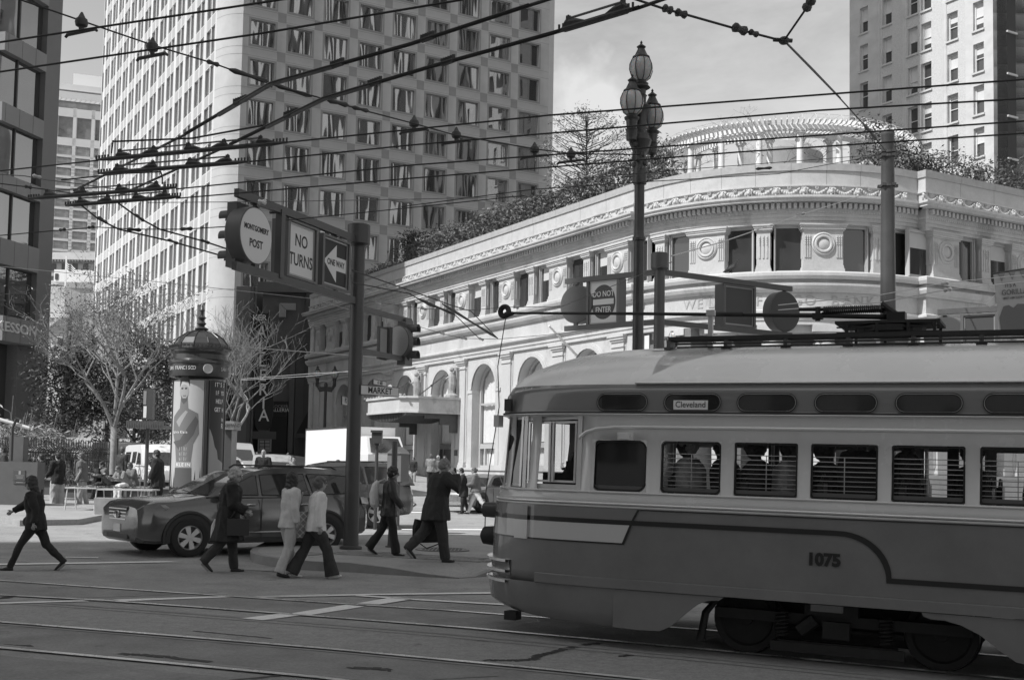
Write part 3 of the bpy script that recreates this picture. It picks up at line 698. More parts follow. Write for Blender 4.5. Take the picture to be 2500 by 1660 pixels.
def pstrip(mb,line_,w,dz,off=0):
    for a,b in zip(line_,line_[1:]):
        n=max(1,int((b-a).length/2.5)); strip(mb,a,b,w,dz,off,n)
def shift(line_,o): return [p+nv*o for p in line_]
def between(l0,l1,m_,name,dz):
    mb=MB(); n=40
    def res(l):
        # resample by coordinate along sv
        t=[p.dot(sv) for p in l]; out=[]
        lo=max(l0[-1].dot(sv),l1[-1].dot(sv)); hi=min(l0[0].dot(sv),l1[0].dot(sv))
        for i in range(n+1):
            q=hi+(lo-hi)*i/n
            for k in range(len(l)-1):
                if (t[k]-q)*(t[k+1]-q)<=0 and t[k]!=t[k+1]: u=(q-t[k])/(t[k+1]-t[k]); out.append(l[k].lerp(l[k+1],u)); break
            else: out.append(l[-1])
        return out
    a=res(l0); b=res(l1)
    for i in range(n): drape(mb,[a[i],a[i+1],b[i+1],b[i]],dz)
    return mb.build(name,m_,kind='structure')
between(shift(RA,-.03),shift(RC,.5),CONC,'track_bed',.004)
between(shift(RC,.5),shift(RC,.05),ASPH,'track_bed',.0035)
between(shift(RC,0),shift(RB,-.1),ASPH2,'road_patch',.005)
between(shift(RD,0),shift(RA,.03),ASPH2,'road_patch',.004)
between(shift(RD,3),shift(RD,.3),ASPH2,'road_patch',.0045)
STEEL=mat('rail_steel',.72,.28,.2,3,metal=.3); GRV=mat('rail_groove',.11,.9); LCON=mat('seam_concrete',.24,.8,.15,6)
rl=root('tram_track',(0,0,0),0,'steel tram rails set in the street in front of the streetcar','tram track')
for r in (RA,RB,RC,RD):
    mb=MB(); pstrip(mb,r,.09,.016); mb.build('rail',STEEL,rl)
    mb=MB(); pstrip(mb,r,.045,.011,off=.065); mb.build('groove',GRV,rl)
rl['kind']='structure'; 
for k in ('label','category'): 
    del rl[k]
for l_,o,w_ in ((RC,.5,.10),(RC,.72,.03),(RA,.12,.06),(RD,-.12,.10),(RB,-.12,.05)):
    mb=MB(); pstrip(mb,shift(l_,o),w_,.0085); mb.build('track_seam',LCON,kind='structure')
# painted lines (traced at ground level)
def paint(quads,name='road_marking'):
    for q in quads:
        mb=MB(); pts=[gr(*p) for p in q]
        if len(pts)==4: # subdivide lengthwise
            a,b,c,d=pts; n=6
            for i in range(n):
                t0=i/n;t1=(i+1)/n; drape(mb,[a.lerp(b,t0),a.lerp(b,t1),d.lerp(c,t1),d.lerp(c,t0)],.012)
        else: drape(mb,pts,.012)
        mb.build(name,WHITE,kind='structure')
paint([[(588,1511),(690,1498.5),(738,1503),(642,1515.5)],[(709,1499),(845,1477.5),(890,1482),(760,1502.5)],[(871,1474),(963,1458.5),(1014,1463),(925,1477)],
 [(620,1457),(900,1451),(900,1454),(640,1460)],[(900,1451),(1230,1446),(1230,1450),(900,1454)],[(868,1453),(1013,1463),(1013,1466),(868,1456)],[(1013,1463),(1230,1475),(1230,1478.5),(1013,1466)],
 [(-20,1472.5),(200,1466.5),(218,1469),(-20,1476)],[(276,1465),(560,1456),(584,1458),(300,1469)],[(617,1457),(800,1452),(800,1455),(640,1459)],
 [(-20,1377),(400,1370.5),(442,1373),(-20,1380.5)],[(978,1249.5),(1230,1249.5),(1230,1252),(978,1252)],[(981,1291.5),(1230,1292),(1230,1295),(981,1294)],[(160,1360),(240,1361.5),(240,1363),(160,1361.5)]])
TAR=mat('tar_patch',.045,.7,.3,6)
def tarline(px,w,seed):
    rr=random.Random(seed); P_=[Vector(V2(gr(*p))) for p in px]; mb=MB()
    pts=[]
    for a,b in zip(P_,P_[1:]):
        for k in range(8): pts.append(a.lerp(b,k/8)+Vector((rr.gauss(0,w*.18),rr.gauss(0,w*.18))))
    for i in range(len(pts)-1):
        d=(pts[i+1]-pts[i]).normalized(); n_=Vector((-d.y,d.x)); w0=w*rr.uniform(.7,1.2)/2; drape(mb,[pts[i]-n_*w0,pts[i+1]-n_*w0,pts[i+1]+n_*w0,pts[i]+n_*w0],.0075)
    mb.build('tar_seam',TAR,kind='structure')
tarline([(1180,1612),(1290,1613),(1320,1600),(1370,1586),(1440,1573),(1470,1571)],.10,1)
tarline([(0,1461),(30,1457)],.14,2); tarline([(470,1541),(560,1549),(680,1560)],.035,3); tarline([(0,1576),(80,1579)],.12,4); tarline([(300,1595),(400,1604),(520,1618)],.10,5); tarline([(850,1630),(980,1638)],.12,6); tarline([(560,1662),(700,1648)],.04,7); tarline([(620,1640),(680,1648)],.09,8); tarline([(1060,1660),(1240,1650)],.02,9); tarline([(100,1392),(260,1389)],.03,10); tarline([(0,1453),(150,1462),(330,1456),(560,1444)],.02,11); tarline([(1515,1603),(1540,1600)],.08,12); tarline([(590,1391),(660,1395),(720,1401)],.05,13)
# traffic island with a dropped kerb and brick ramp
iso=[(617,1372,.15),(640,1378,.15),(677,1384,.15),(725,1390,.15),(772,1393,.15),(852,1396,.15),(953,1403,.11),(1040,1408,.05),(1121,1412,.012),(1160,1409,.012),(1200,1406,.10),(1350,1415,.15),(1600,1435,.15),(1620,1345,.15),(1300,1325,.15),(1100,1320,.15),(900,1321,.15),(720,1327,.15),(650,1339,.15),(618,1356,.15),(610,1364,.15)]
pts=[]
for x,y,h in iso: q=gr(x,y); pts.append((q.x,q.y,gz(q.x,q.y),h))
cx_=sum(p[0] for p in pts)/len(pts); cy_=sum(p[1] for p in pts)/len(pts)
def inner(p,t): return (p[0]+(cx_-p[0])*t,p[1]+(cy_-p[1])*t)
isl=root('traffic_island',(pts[0][0],pts[0][1],pts[0][2])); isl['kind']='structure'
k=MB(); n=len(pts)
for i in range(n):
    a=pts[i];b=pts[(i+1)%n]; ia=inner(a,.05); ib=inner(b,.05)
    za=gz(*ia)+a[3]; zb_=gz(*ib)+b[3]
    k.add([(a[0],a[1],a[2]-.1),(b[0],b[1],b[2]-.1),(b[0],b[1],b[2]+b[3]),(a[0],a[1],a[2]+a[3]),(ia[0],ia[1],za),(ib[0],ib[1],zb_)],[(0,1,2,3),(3,2,5,4)])
k.build('kerb',KERB,isl,world=True)
k=MB()
for i in range(n):
    a=pts[i];b=pts[(i+1)%n]; ia=inner(a,.05); ib=inner(b,.05); ja=inner(a,.35); jb=inner(b,.35)
    k.add([(ia[0],ia[1],gz(*ia)+a[3]-.001),(ib[0],ib[1],gz(*ib)+b[3]-.001),(jb[0],jb[1],gz(*jb)+.15),(ja[0],ja[1],gz(*ja)+.15),(cx_,cy_,gz(cx_,cy_)+.15)],[(0,1,2,3),(3,2,4)])
k.build('island_paving',CONC2,isl,world=True)
# bricks on the ramp (herringbone rows)
BRK=[mat('paver_%s'%nm,v,.85,.15,8,.2,80) for nm,v in (('dark',.19),('mid',.225),('light',.26))]
bk=MB(); bk.box(-.098,.098,-.048,.048,0,.012); bms=[bk.mesh('brick',m=x) for x in BRK]
org=gr(1010,1381); il=rootloc(isl); rr=random.Random(3)
def island_h(x,y):
    best=None
    return gz(x,y)
ia_=math.atan2(pts[8][1]-pts[5][1],pts[8][0]-pts[5][0])
def top_z(x,y):
    # height of the paving under (x,y): interpolate between kerb height and .15
    p=Vector((x,y)); h=.15
    for i in range(n):
        a=Vector(pts[i][:2]); b=Vector(pts[(i+1)%n][:2]); d=(b-a); t=(p-a).dot(d)/d.length_squared
        if 0<=t<=1 and i in (5,6,7,8,9,10,11):
            hh=pts[i][3]*(1-t)+pts[(i+1)%n][3]*t; dist=(p-(a+d*t)).length; 
            full=(Vector((cx_,cy_))-(a+d*t)).length; u=max(0,(dist/full-.05)/.30); h=min(h,hh+(.15-hh)*min(1,u))
    return gz(x,y)+h
for i in range(-7,8):
    for j in range(0,9):
        if i*.2>1.35-.05*j or rr.random()<.0: continue
        a=ia_; x=org.x+math.cos(a)*i*.205-math.sin(a)*(j*.105-.25)+(.1*(j%2))*math.cos(a); y=org.y+math.sin(a)*i*.205+math.cos(a)*(j*.105-.25)+(.1*(j%2))*math.sin(a)
        inst(rr.choice(bms),'brick',isl,(x-il.x,y-il.y,top_z(x,y)-il.z+rr.uniform(-.004,.002)),a)
# manhole cover and utility lid on the island
q=gr(1080,1342,.15); mh=root('manhole_cover',(q.x,q.y,q.z+.004),0,'round textured manhole cover on the traffic island behind the man in the suit','manhole cover')
mc=MB(); mc.lathe([(.52,0),(.52,.014),(.46,.014),(.46,.008),(.001,.008)],seg=32); mc.build('lid',mat('cast_iron_light',.20,.55,.2,6),mh)
mr=MB(); 
for i in range(-6,7):
    for j in range(-6,7):
        if i*i+j*j<36: mr.box(i*.07-.022,i*.07+.022,j*.07-.022,j*.07+.022,.008,.016)
mr.build('tread',mat('cast_iron',.07,.5),mh,kind='stuff')
q=gr(745,1352,.15); m2=root('utility_lid',(q.x,q.y,q.z+.003),0,'small round concrete lid at the left end of the traffic island','manhole cover'); MB().lathe([(.3,0),(.3,.01),(.27,.01),(.27,.004),(.001,.004)],seg=24).build('lid',KERB,m2)
# plaza pavement at the left, kerb
def slab(pxs,h,name,m_,deep=None):
    p=[gr(x,y) for x,y in pxs]; back=deep; allp=p+[Vector((b[0],b[1],0)) for b in back]
    mb=MB(); vs=[(q.x,q.y,gz(q.x,q.y)+h) for q in allp]+[(q.x,q.y,gz(q.x,q.y)-.1) for q in allp]; nn=len(allp)
    mb.add(vs,[tuple(range(nn))]+[(i,(i+1)%nn,nn+(i+1)%nn,nn+i) for i in range(nn)]); return mb.build(name,m_,kind='structure')
A_=[gr(x,y) for x,y in ((-150,1262),(0,1275),(48,1284),(192,1281),(262,1267),(330,1277),(450,1288),(560,1282),(640,1262),(672,1232),(690,1205),(700,1192))]
# build plaza as a strip so it follows the ground
mb=MB(); n=len(A_)
for i in range(n-1):
    a,b=A_[i],A_[i+1]
    for j in range(10):
        t0,t1=j*4.,(j+1)*4.
        def pp(q,t): x,y=q.x-.42*t,q.y+.9*t; return (x,y,gz(x,y)+.14)
        mb.add([pp(a,t0),pp(b,t0),pp(b,t1),pp(a,t1)],[(0,1,2,3)])
    mb.add([(a.x,a.y,a.z-.1),(b.x,b.y,b.z-.1),(b.x,b.y,gz(b.x,b.y)+.14),(a.x,a.y,gz(a.x,a.y)+.14)],[(0,1,2,3)])
mb.build('plaza_pavement',CONC2,kind='structure')
# pavement round the bank
E1=Vector((5.586,54.4)); E2=E1+M*9.2-P*9.2; Cc=E1+M*9.2
mb=MB(); outer=[E1+P*60-M*4.2,E1+P*40-M*4.2,E1+P*20-M*4.2,E1-M*4.2]+[Vector(p) for p in arcpts(Cc,9.2+4.2,math.atan2(-M.y,-M.x)+2*math.pi*0,math.atan2(-P.y,-P.x)+(2*math.pi if math.atan2(-P.y,-P.x)<math.atan2(-M.y,-M.x) else 0),8)]+[E2-P*4.2+M*1,E2-P*4.2+M*40]
for i in range(len(outer)-1):
    a,b=outer[i],outer[i+1]
    ca=E1+P*60+M*5 if i<3 else Cc; 
    def dn(q): return q+(Cc-q)*.55 if False else None
    c1=a+M*5 if i<3 else Cc+(a-Cc)*.4; c2=b+M*5 if i<3 else Cc+(b-Cc)*.4
    if i>=len(outer)-2: c1=a+P*6;c2=b+P*6
    mb.add([(a.x,a.y,gz(a.x,a.y)-.1),(b.x,b.y,gz(b.x,b.y)-.1),(b.x,b.y,gz(b.x,b.y)+.14),(a.x,a.y,gz(a.x,a.y)+.14),(c1.x,c1.y,gz(c1.x,c1.y)+.14),(c2.x,c2.y,gz(c2.x,c2.y)+.14)],[(0,1,2,3),(3,2,5,4)])
mb.build('bank_pavement',CONC2,kind='structure')
# city block on the south side of the street (behind and left of the camera); it shades the foreground
def mp_(mc,pc): q=M*mc+P*pc; return (q.x,q.y)
sb=root('city_block',(*mp_(-40,0),0),0,'tall stone office block with rows of windows across the street from the bank','building')
mb=MB(); mb.prism([mp_(-28,22.9),mp_(-58,22.9),mp_(-58,-70),mp_(-28,-70)],0,66); mb.build('wall',mat('block_stone',.48,.8,.1),sb,world=True)
fb=facade(M*-28,P,M); wn=MB(fb)
for k in range(13):
    for i in range(-17,6): wn.box(i*4+.6,i*4+2.6,.0,.03,4+k*4,6.4+k*4)
wn.build('windows',GLASSD,sb,world=True,kind='stuff')
# dark high rise east of the side street, seen mirrored in the tower windows
eb=root('city_block',(95,40,0),0,'dark high rise with pale vertical piers east of the bank','building')
MB().box(80,120,10,60,0,150).build('wall',mat('dark_curtain_wall',.035,.4),eb,world=True)
mb=MB()
for k in range(17): mb.box(79.4,80,10+k*3.05,10.9+k*3.05,0,150)
for k in range(13): mb.box(80+k*3.1,80.9+k*3.1,60,60.6,0,150)
mb.build('piers',mat('pale_pier',.6,.7),eb,world=True,kind='stuff')
# building behind the bank on the right
# ================================================================ streetcar
# local frame: x = towards the rear end at the left of the picture, y = out of the near side, z up
def build_tram():
    q=at(1800,1500,11.25); ox,oy=q.x,q.y
    base=Vector((ox,oy))-nv*0   # near side plane passes here
    c=Vector((ox,oy))-Vector(V2(SN))*1.37
    c=Vector((ox+Vector(V2(SN)).x*-1.37,oy+Vector(V2(SN)).y*-1.37))
    t=root('streetcar',(c.x,c.y,.0),math.atan2(S.y,S.x),'vintage two tone electric streetcar numbered 1075 with a Cleveland sign in an oval window','streetcar')
    # y local = near side must be -y if x=S (right handed): S rotated +90 = (-S.y,S.x); SN is that or its negative
    sy=1 if Vector((-S.y,S.x)).dot(Vector(V2(SN)))>0 else -1
    t.rotation_euler=(0,-math.atan(.0117),math.atan2(S.y,S.x)); 
    Y=lambda y:sy*y
    B1=mat('tram_paint_dark',.17,.2,.12,1.4,coat=.5); B2=mat('tram_paint_mid',.58,.25,.07,1.4,coat=.5); B3=mat('tram_roof_paint',.80,.28,.07,.9,coat=.3)
    BS=mat('tram_stripe',.015,.3,coat=.4); B4=mat('tram_panel_light',.50,.25,coat=.5); BL=mat('tram_letterboard',.16,.22,coat=.5); TRIM=mat('tram_chrome_trim',.75,.22,metal=.4); RT=mat('tram_roof_top',.30,.8,.15,5); BLK=mat('black_rubber',.012,.6)
    # plan outline for a level: half width W, end position E, taper length A
    def outl(W,E,A=1.55,n=2.7,k=14):
        pts=[]; s0=E-A
        for i in range(k+1):
            th=math.pi/2*i/k; cx=math.sin(th)**(2/n); cy=math.cos(th)**(2/n)
            pts.append((s0+A*cx,W*cy))
        return pts      # from near side to centre of the nose
    S0=1.25
    def lv(z,W,E,a=None):
        E-=.17; return (z,W,E,E-(S0 if a is None else a))
    levels=[ # z,W,E,A
     lv(.26,1.27,3.08),lv(.34,1.33,3.16),lv(.60,1.345,3.22),lv(.605,1.36,3.24),lv(.72,1.365,3.245),lv(1.04,1.37,3.24),lv(1.40,1.37,3.21),lv(1.45,1.37,3.20),lv(1.50,1.355,3.18),lv(1.575,1.345,3.16),
     lv(2.09,1.33,3.10),lv(2.33,1.325,3.10),lv(2.36,1.345,3.14),lv(2.385,1.32,3.15),lv(2.565,1.30,3.12),lv(2.66,1.27,3.07,1.1),lv(2.76,1.22,2.99,.95),lv(2.87,1.12,2.83,.75),lv(2.96,.96,2.62,.5),lv(3.04,.74,2.38,.3),lv(3.10,.5,2.05,.2),lv(3.135,.28,1.75,.1)]
    XR=-12.3   # front end, out of frame
    # side windows in s: (s0,s1)
    wins=[(1.545,.96),(.81,.20),(.07,-.54),(-.66,-1.27),(-1.39,-2.02),(-2.14,-2.76)]+[(-2.88-.735*i,-3.49-.735*i) for i in range(10)]
    drv=(2.28,1.71)
    cols=[]
    for a,b in [drv]+wins: cols+= [a,b]
    def column_list(E,A):
        # straight part columns shared by all levels
        return cols
    S_END=1.05   # straight side ends here (taper starts at E-A)
    nK=14
    # build columns: straight columns for s<=1.0, then k taper steps. window edges inside taper are handled with parameter u in 0..1
    straight=[XR+1.2]+sorted([c_ for c_ in cols if c_<1.0])
    # taper parameter positions: choose thetas so the belt level hits given s
    def th_of(s,E=3.14,A=1.89,n=2.7):
        x=max(0,min(1,(s-(E-A))/A)); return math.asin(x**(n/2))
    ths=[th_of(1.26)]+[th_of(s) for s in (1.42,1.545,1.71,1.85,2.0,2.16,2.28,2.42,2.56,2.72,2.90,2.97,3.05)]+[th_of(3.11),math.pi/2]
    def pt(z,W,E,A,key,near=True,n=2.7):
        kind,v=key
        if kind=='s': return (v,W*(1 if near else -1),z)
        x=E-A+A*math.sin(v)**(2/n); y=W*max(0,math.cos(v))**(2/n)
        return (x,y*(1 if near else -1),z)
    keys=[('s',v) for v in straight]+[('t',v) for v in ths]
    idx={}
    def side_mesh(lv0,lv1,skip,near):
        mb=MB(); vs=[];fs=[]; L_=levels[lv0:lv1+1]
        for (z,W,E,A) in L_:
            for k in keys: x,y,z_=pt(z,W,E,A,k,near); vs.append((x,Y(y),z_))
        n=len(keys)
        for i in range(len(L_)-1):
            for j in range(n-1):
                if skip and (lv0+i,j) in skip: continue
                fs.append((i*n+j,i*n+j+1,(i+1)*n+j+1,(i+1)*n+j))
        mb.add(vs,fs); return mb
    # find window column indices
    def kidx(s):
        if s<1.0:
            return straight.index(min(straight,key=lambda c_:abs(c_-s)))
        tt=th_of(s); return len(straight)+min(range(len(ths)),key=lambda i:abs(ths[i]-tt))
    iz_w0=9; iz_w1=10   # level rows index: 1.575 -> 2.09
    skip=set()
    wk=[]
    for a,b in wins:
        ia,ib=kidx(b),kidx(a); wk.append((ia,ib))
        for j in range(ia,ib): skip.add((iz_w0,j))
    ia,ib=kidx(1.71),kidx(2.28); drk=(ia,ib)
    skd=set()
    for j in range(ia,ib): skip.add((iz_w0,j)); skip.add((iz_w0+1,j))
    cn=(kidx(2.42),kidx(2.72))
    for j in range(cn[0],cn[1]): skip.add((iz_w0,j)); skip.add((iz_w0+1,j))
    fr_=(kidx(2.90),len(keys)-1)
    for j in range(*fr_): skip.add((iz_w0,j)); skip.add((iz_w0+1,j))
    # body shells: both sides
    def both(lv0,lv1,m_,nm,sk=None):
        a=side_mesh(lv0,lv1,sk,True); b=side_mesh(lv0,lv1,sk,False); a.add(b.v,b.f); o=a.build(nm,m_,t,smooth=30)
        md=o.modifiers.new('sol','SOLIDIFY'); md.thickness=.008; md.offset=0
        return o
    both(3,7,B1,'lower_body'); both(7,12,B2,'window_band',skip); both(12,15,BL,'letterboard')
    # roof incl. top cap
    r1=side_mesh(15,21,None,True); r2=side_mesh(15,21,None,False); r1.add(r2.v,r2.f)
    top=[pt(*levels[21][:4],k,True) for k in keys]; top2=[pt(*levels[21][:4],k,False) for k in keys]
    vs=[(p[0],Y(p[1]),p[2]+.02*0) for p in top]+[(p[0],Y(p[1]),p[2]) for p in top2]; n=len(keys)
    r1.add(vs,[(j,j+1,n+j+1,n+j) for j in range(n-1)]); r1.build('roof',B3,t,smooth=50)
    rtp=MB(); rtp.add([(XR+1.2,Y(.62),3.068),(1.15,Y(.62),3.068),(1.45,Y(.3),3.098),(1.45,Y(-.3),3.098),(1.15,Y(-.62),3.068),(XR+1.2,Y(-.62),3.068),(XR+1.2,0,3.16),(1.15,0,3.16)],[(0,1,7,6),(1,2,3,7),(7,3,4),(7,4,5,6)]); rtp.build('roof_walk',RT,t)
    # skirts with wheel cut outs (near side, real thickness)
    def skirt(near,pts):
        sg=1 if near else -1
        mb=MB(); 
        mb.prism([(x,z) for x,z in pts],Y(sg*1.335),Y(sg*1.362),axis='y'); return mb
    for near in (True,False):
        sg=1 if near else -1
        mb=skirt(near,[(1.27,.60),(1.27,.222),(1.0,.216),(.78,.225),(.68,.27),(.60,.34),(.50,.43),(.40,.51),(.30,.555),(.19,.565),(.14,.60)])
        # curved nose part
        L_=levels[0:3]; vs=[];fs=[]; kk=[k for k in keys if k[0]=='t']
        zz=[(.215,1.30,2.90),(.25,1.335,2.99),(.36,1.355,3.09),(.602,1.36,3.14)]
        for (z,W,E) in zz:
            for i,k in enumerate(kk):
                x,y,z_=pt(z,W,E,E-1.25,k,near); vs.append((x,Y(y),z_+ (.10*(i/len(kk))**1.5 if z<.3 else 0)))
        nn=len(kk)
        for i in range(3):
            for j in range(nn-1): fs.append((i*nn+j,i*nn+j+1,(i+1)*nn+j+1,(i+1)*nn+j))
        mb.add(vs,fs); mb.build('skirt',B1,t,smooth=35)
        mb=skirt(near,[(-1.66,.60),(-1.68,.565),(-1.74,.545),(-1.86,.544),(-2.0,.51),(-2.15,.44),(-2.30,.33),(-2.44,.235),(-2.6,.215),(-7.6,.215),(-7.9,.5),(-8,.60)]); mb.build('skirt',B1,t)
        # rub rail plank
        mb=MB(); mb.prism([(2.0,.607),(2.0,.702),(-8,.702),(-8,.607)],Y(sg*1.362),Y(sg*1.376),axis='y') if False else None
        vs=[];fs=[]; kk=keys[:-9]
        for zq,o_ in ((.607,0),(.607,.016),(.700,.016),(.708,.002)):
            for k in kk: x,y,z_=pt(zq,1.362+o_,3.15+o_,1.9+o_,k,near); vs.append((x,Y(y),zq))
        nn=len(kk); 
        for i in range(3):
            for j in range(nn-1): fs.append((i*nn+j,i*nn+j+1,(i+1)*nn+j+1,(i+1)*nn+j))
        mb=MB(); mb.add(vs,fs); mb.build('rub_rail',B1,t)
    # strips following the body side
    def ribbon(z0,z1,o,m_,nm,k0=0,k1=None,round_=False,near=True):
        kk=keys[k0:k1]; vs=[];fs=[]
        def lev(z):
            for (a,b) in zip(levels,levels[1:]):
                if a[0]<=z<=b[0]:
                    u=(z-a[0])/(b[0]-a[0]); return [a[i]+(b[i]-a[i])*u for i in range(1,4)]
        pr=[(z0,0),(z0,o),(z1,o),(z1,0)] if not round_ else [(z0,0),(z0+(z1-z0)*.15,o*.7),((z0+z1)/2,o),(z1-(z1-z0)*.15,o*.7),(z1,0)]
        for zq,oo in pr:
            W,E,A=lev(zq)
            for k in kk: x,y,z_=pt(zq,W+oo,E+oo,A,k,near); vs.append((x,Y(y),zq))
        nn=len(kk)
        for i in range(len(pr)-1):
            for j in range(nn-1): fs.append((i*nn+j,i*nn+j+1,(i+1)*nn+j+1,(i+1)*nn+j))
        mb=MB(); mb.add(vs,fs); return mb.build(nm,m_,t,smooth=1)
    ribbon(1.435,1.462,.022,TRIM,'belt_moulding',round_=True); ribbon(1.405,1.432,.012,B2,'belt_moulding',round_=True)
    ribbon(1.55,1.574,.02,B2,'sill_moulding',round_=True); ribbon(2.345,2.362,.03,TRIM,'drip_rail',round_=True); ribbon(2.363,2.38,.02,BLK,'drip_rail_shadow')
    for z0_,z1_ in ((2.345,2.362),(1.435,1.462)): ribbon(z0_,z1_,.022,TRIM,'belt_moulding',round_=True,near=False)
    # letterboard upper gutter (ends at s=1.0)
    gi=[i for i,k in enumerate(keys) if k[0]=='s'][-1]+2
    ribbon(2.662,2.686,.03,TRIM,'gutter',0,gi,round_=True)
    # eyebrow over the windows: straight then dropping at the left end
    eb=[(XR+1.2,2.225),(1.0,2.225),(1.3,2.222),(1.5,2.205),(1.62,2.17),(1.68,2.125),(1.70,2.10)]
    def bodyy(s,z):
        lv=None
        for (a,b) in zip(levels,levels[1:]):
            if a[0]<=z<=b[0]: u=(z-a[0])/(b[0]-a[0]); W,E,A=[a[i]+(b[i]-a[i])*u for i in range(1,4)]
        if s<=E-A: return W
        x=min(1,(s-(E-A))/A); return W*max(0,1-x**2.7)**(1/2.7)
    mb=MB(); mb.tube([(s,Y(bodyy(s,z)+.004),z) for s,z in eb],.019,8); mb.build('eyebrow_moulding',TRIM,t,smooth=1)
    def decal(poly,m_,nm,off=.010,n=1):
        # polygon in (s,z) laid on the side, subdivided by strips
        mb=MB(); mb.add([(s,Y(bodyy(s,z)+off),z) for s,z in poly],[tuple(range(len(poly)))]); return mb.build(nm,m_,t)
    def decal_strip(top,bot,m_,nm,off=.010):
        vs=[];fs=[]
        for (a,b),(c_,d) in zip(top,bot): vs+=[(a,Y(bodyy(a,b)+off),b),(c_,Y(bodyy(c_,d)+off),d)]
        for i in range(len(top)-1): fs.append((2*i,2*i+2,2*i+3,2*i+1))
        mb=MB(); mb.add(vs,fs); return mb.build(nm,m_,t)
    # paint scheme: lighter upper area left of the slash, light panel, dark stripe with the curved drop
    kS=kidx(1.42)
    xs=[3.05,3.0,2.93,2.85,2.78,2.7,2.6,2.5,2.42,2.35,2.2,2.0,1.8,1.6,1.4,1.2,1.12]
    decal_strip([(x,1.402) for x in xs[:-2]]+[(1.20,1.402),(1.03,1.402)],[(x,1.288) for x in xs[:-2]]+[(1.20,1.288),(1.085,1.288)],mat('tram_paint_mid_dark',.175,.25,coat=.5),'side_panel_upper')
    xa=[3.05,3.0,2.93,2.85,2.78,2.7,2.6,2.5,2.42,2.35,2.2,2.0,1.8,1.6,1.4,1.25]
    decal_strip([(x,1.242) for x in xa]+[(1.105,1.242)],[(x,1.062) for x in xa]+[(1.185,1.062)],B4,'light_panel')
    decal_strip([(x,1.062) for x in xa]+[(1.185,1.062)],[(x,1.046) for x in xa]+[(1.18,1.046)],BS,'pinstripe')
    decal_strip([(1.03,1.402),(1.09,1.288),(1.185,1.062),(1.19,1.046)],[(1.005,1.402),(1.065,1.288),(1.155,1.062),(1.162,1.046)],BS,'pinstripe',.0125)
    xb=[3.05,3.0,2.93,2.85,2.78,2.7,2.6,2.5,2.42,2.35,2.2,2.0,1.8,1.6,1.4,1.25,1.0,.5,0,-.5,-.9]
    tp=[(x,1.291) for x in xb]; bt=[(x,1.243) for x in xb]
    for k in range(1,13):
        th=math.pi/2*k/12; tp.append((-.93-.475*math.sin(th),.885+.406*math.cos(th)-0*.0)); bt.append((-.93-.43*math.sin(th),.85+.393*math.cos(th)))
    tp[-1]=(-1.405,.886); bt[-1]=(-1.36,.838)
    decal_strip(tp,bt,BS,'stripe',.012)
    decal_strip([(-1.405,.886),(-2.5,.886),(-8,.886)],[(-1.36,.838),(-2.5,.838),(-8,.838)],BS,'stripe',.0122)
    decal_strip([(1.03,1.402),(0,1.402),(-8,1.402)],[(1.0,1.392),(0,1.392),(-8,1.392)],BS,'pinstripe',.0122)
    tx=text('1075',.155,BS,'fleet_number',t,(-.80,Y(1.37+.013),1.012),(-1,0,0),extr=.001,bold=.0085,sx=1.0)
    # windows: frame ring with rounded corners, glass, guard bars
    def ring(s0,s1,z0,z1,r,wd,m_,nm,parent,off=.004,thick=.02,n=5,rr=None):
        def rp(a,b,c_,d,r):
            P_=[]
            for (cx,cz,q0) in ((b-r,d-r,0),(a+r,d-r,1),(a+r,c_+r,2),(b-r,c_+r,3)):
                for i in range(n+1): an=math.pi/2*(q0+i/n); P_.append((cx+r*math.cos(an),cz+r*math.sin(an)))
            return P_
        ou=rp(s1,s0,z0,z1,rr or r) ; inn=rp(s1+wd,s0-wd,z0+wd,z1-wd,max(.004,r-wd*.5))
        k=len(ou); vs=[]
        for p in ou: vs.append((p[0],Y(bodyy(p[0],p[1])+off),p[1]))
        for p in inn: vs.append((p[0],Y(bodyy(p[0],p[1])+off),p[1]))
        for p in inn: vs.append((p[0],Y(bodyy(p[0],p[1])-thick),p[1]))
        fs=[]
        for i in range(k): j=(i+1)%k; fs+=[(i,j,k+j,k+i),(k+i,k+j,2*k+j,2*k+i)]
        mb=MB(); mb.add(vs,fs); return mb.build(nm,m_,parent)
    GL=bpy.data.materials.new('tram_glass'); GL.use_nodes=True; b_=GL.node_tree.nodes['Principled BSDF']; b_.inputs['Base Color'].default_value=(.02,.02,.02,1); b_.inputs['Roughness'].default_value=.02; b_.inputs['Alpha'].default_value=.16; b_.inputs['Specular IOR Level'].default_value=.9
    BAR=mat('guard_bar',.32,.35,metal=.3)
    for wi,(a,b) in enumerate(wins):
        if a<-9: continue
        hole=(a+.0,b-.0)
        if wi==0:
            w_=ring(a+.005,b-.005,1.572,2.093,.0,.0,B2,'window',t) if False else None
            # filler with big rounded corners
        r=.10 if wi==0 else (.06 if wi==1 else .035)
        # filler between square hole and rounded opening
        def filler(s0,s1,z0,z1,r,m_,n=5):
            P_=[];Q_=[]
            for (cx,cz,q0,ex,ez) in ((s0-r,z1-r,0,s0,z1),(s1+r,z1-r,1,s1,z1),(s1+r,z0+r,2,s1,z0),(s0-r,z0+r,3,s0,z0)):
                for i in range(n+1): an=math.pi/2*(q0+i/n); P_.append((cx+r*math.cos(an),cz+r*math.sin(an))); Q_.append((ex,ez))
            vs=[(p[0],Y(bodyy(*p)+.0055),p[1]) for p in P_]+[(p[0],Y(bodyy(*p)+.0055),p[1]) for p in Q_]+[(p[0],Y(bodyy(*p)-.03),p[1]) for p in P_]; k=len(P_)
            fs=[]
            for i in range(k): j=(i+1)%k; fs+=[(i,j,k+j,k+i),(i,j,2*k+j,2*k+i)]
            mb=MB(); mb.add(vs,fs); return mb.build('window_surround',m_,t)
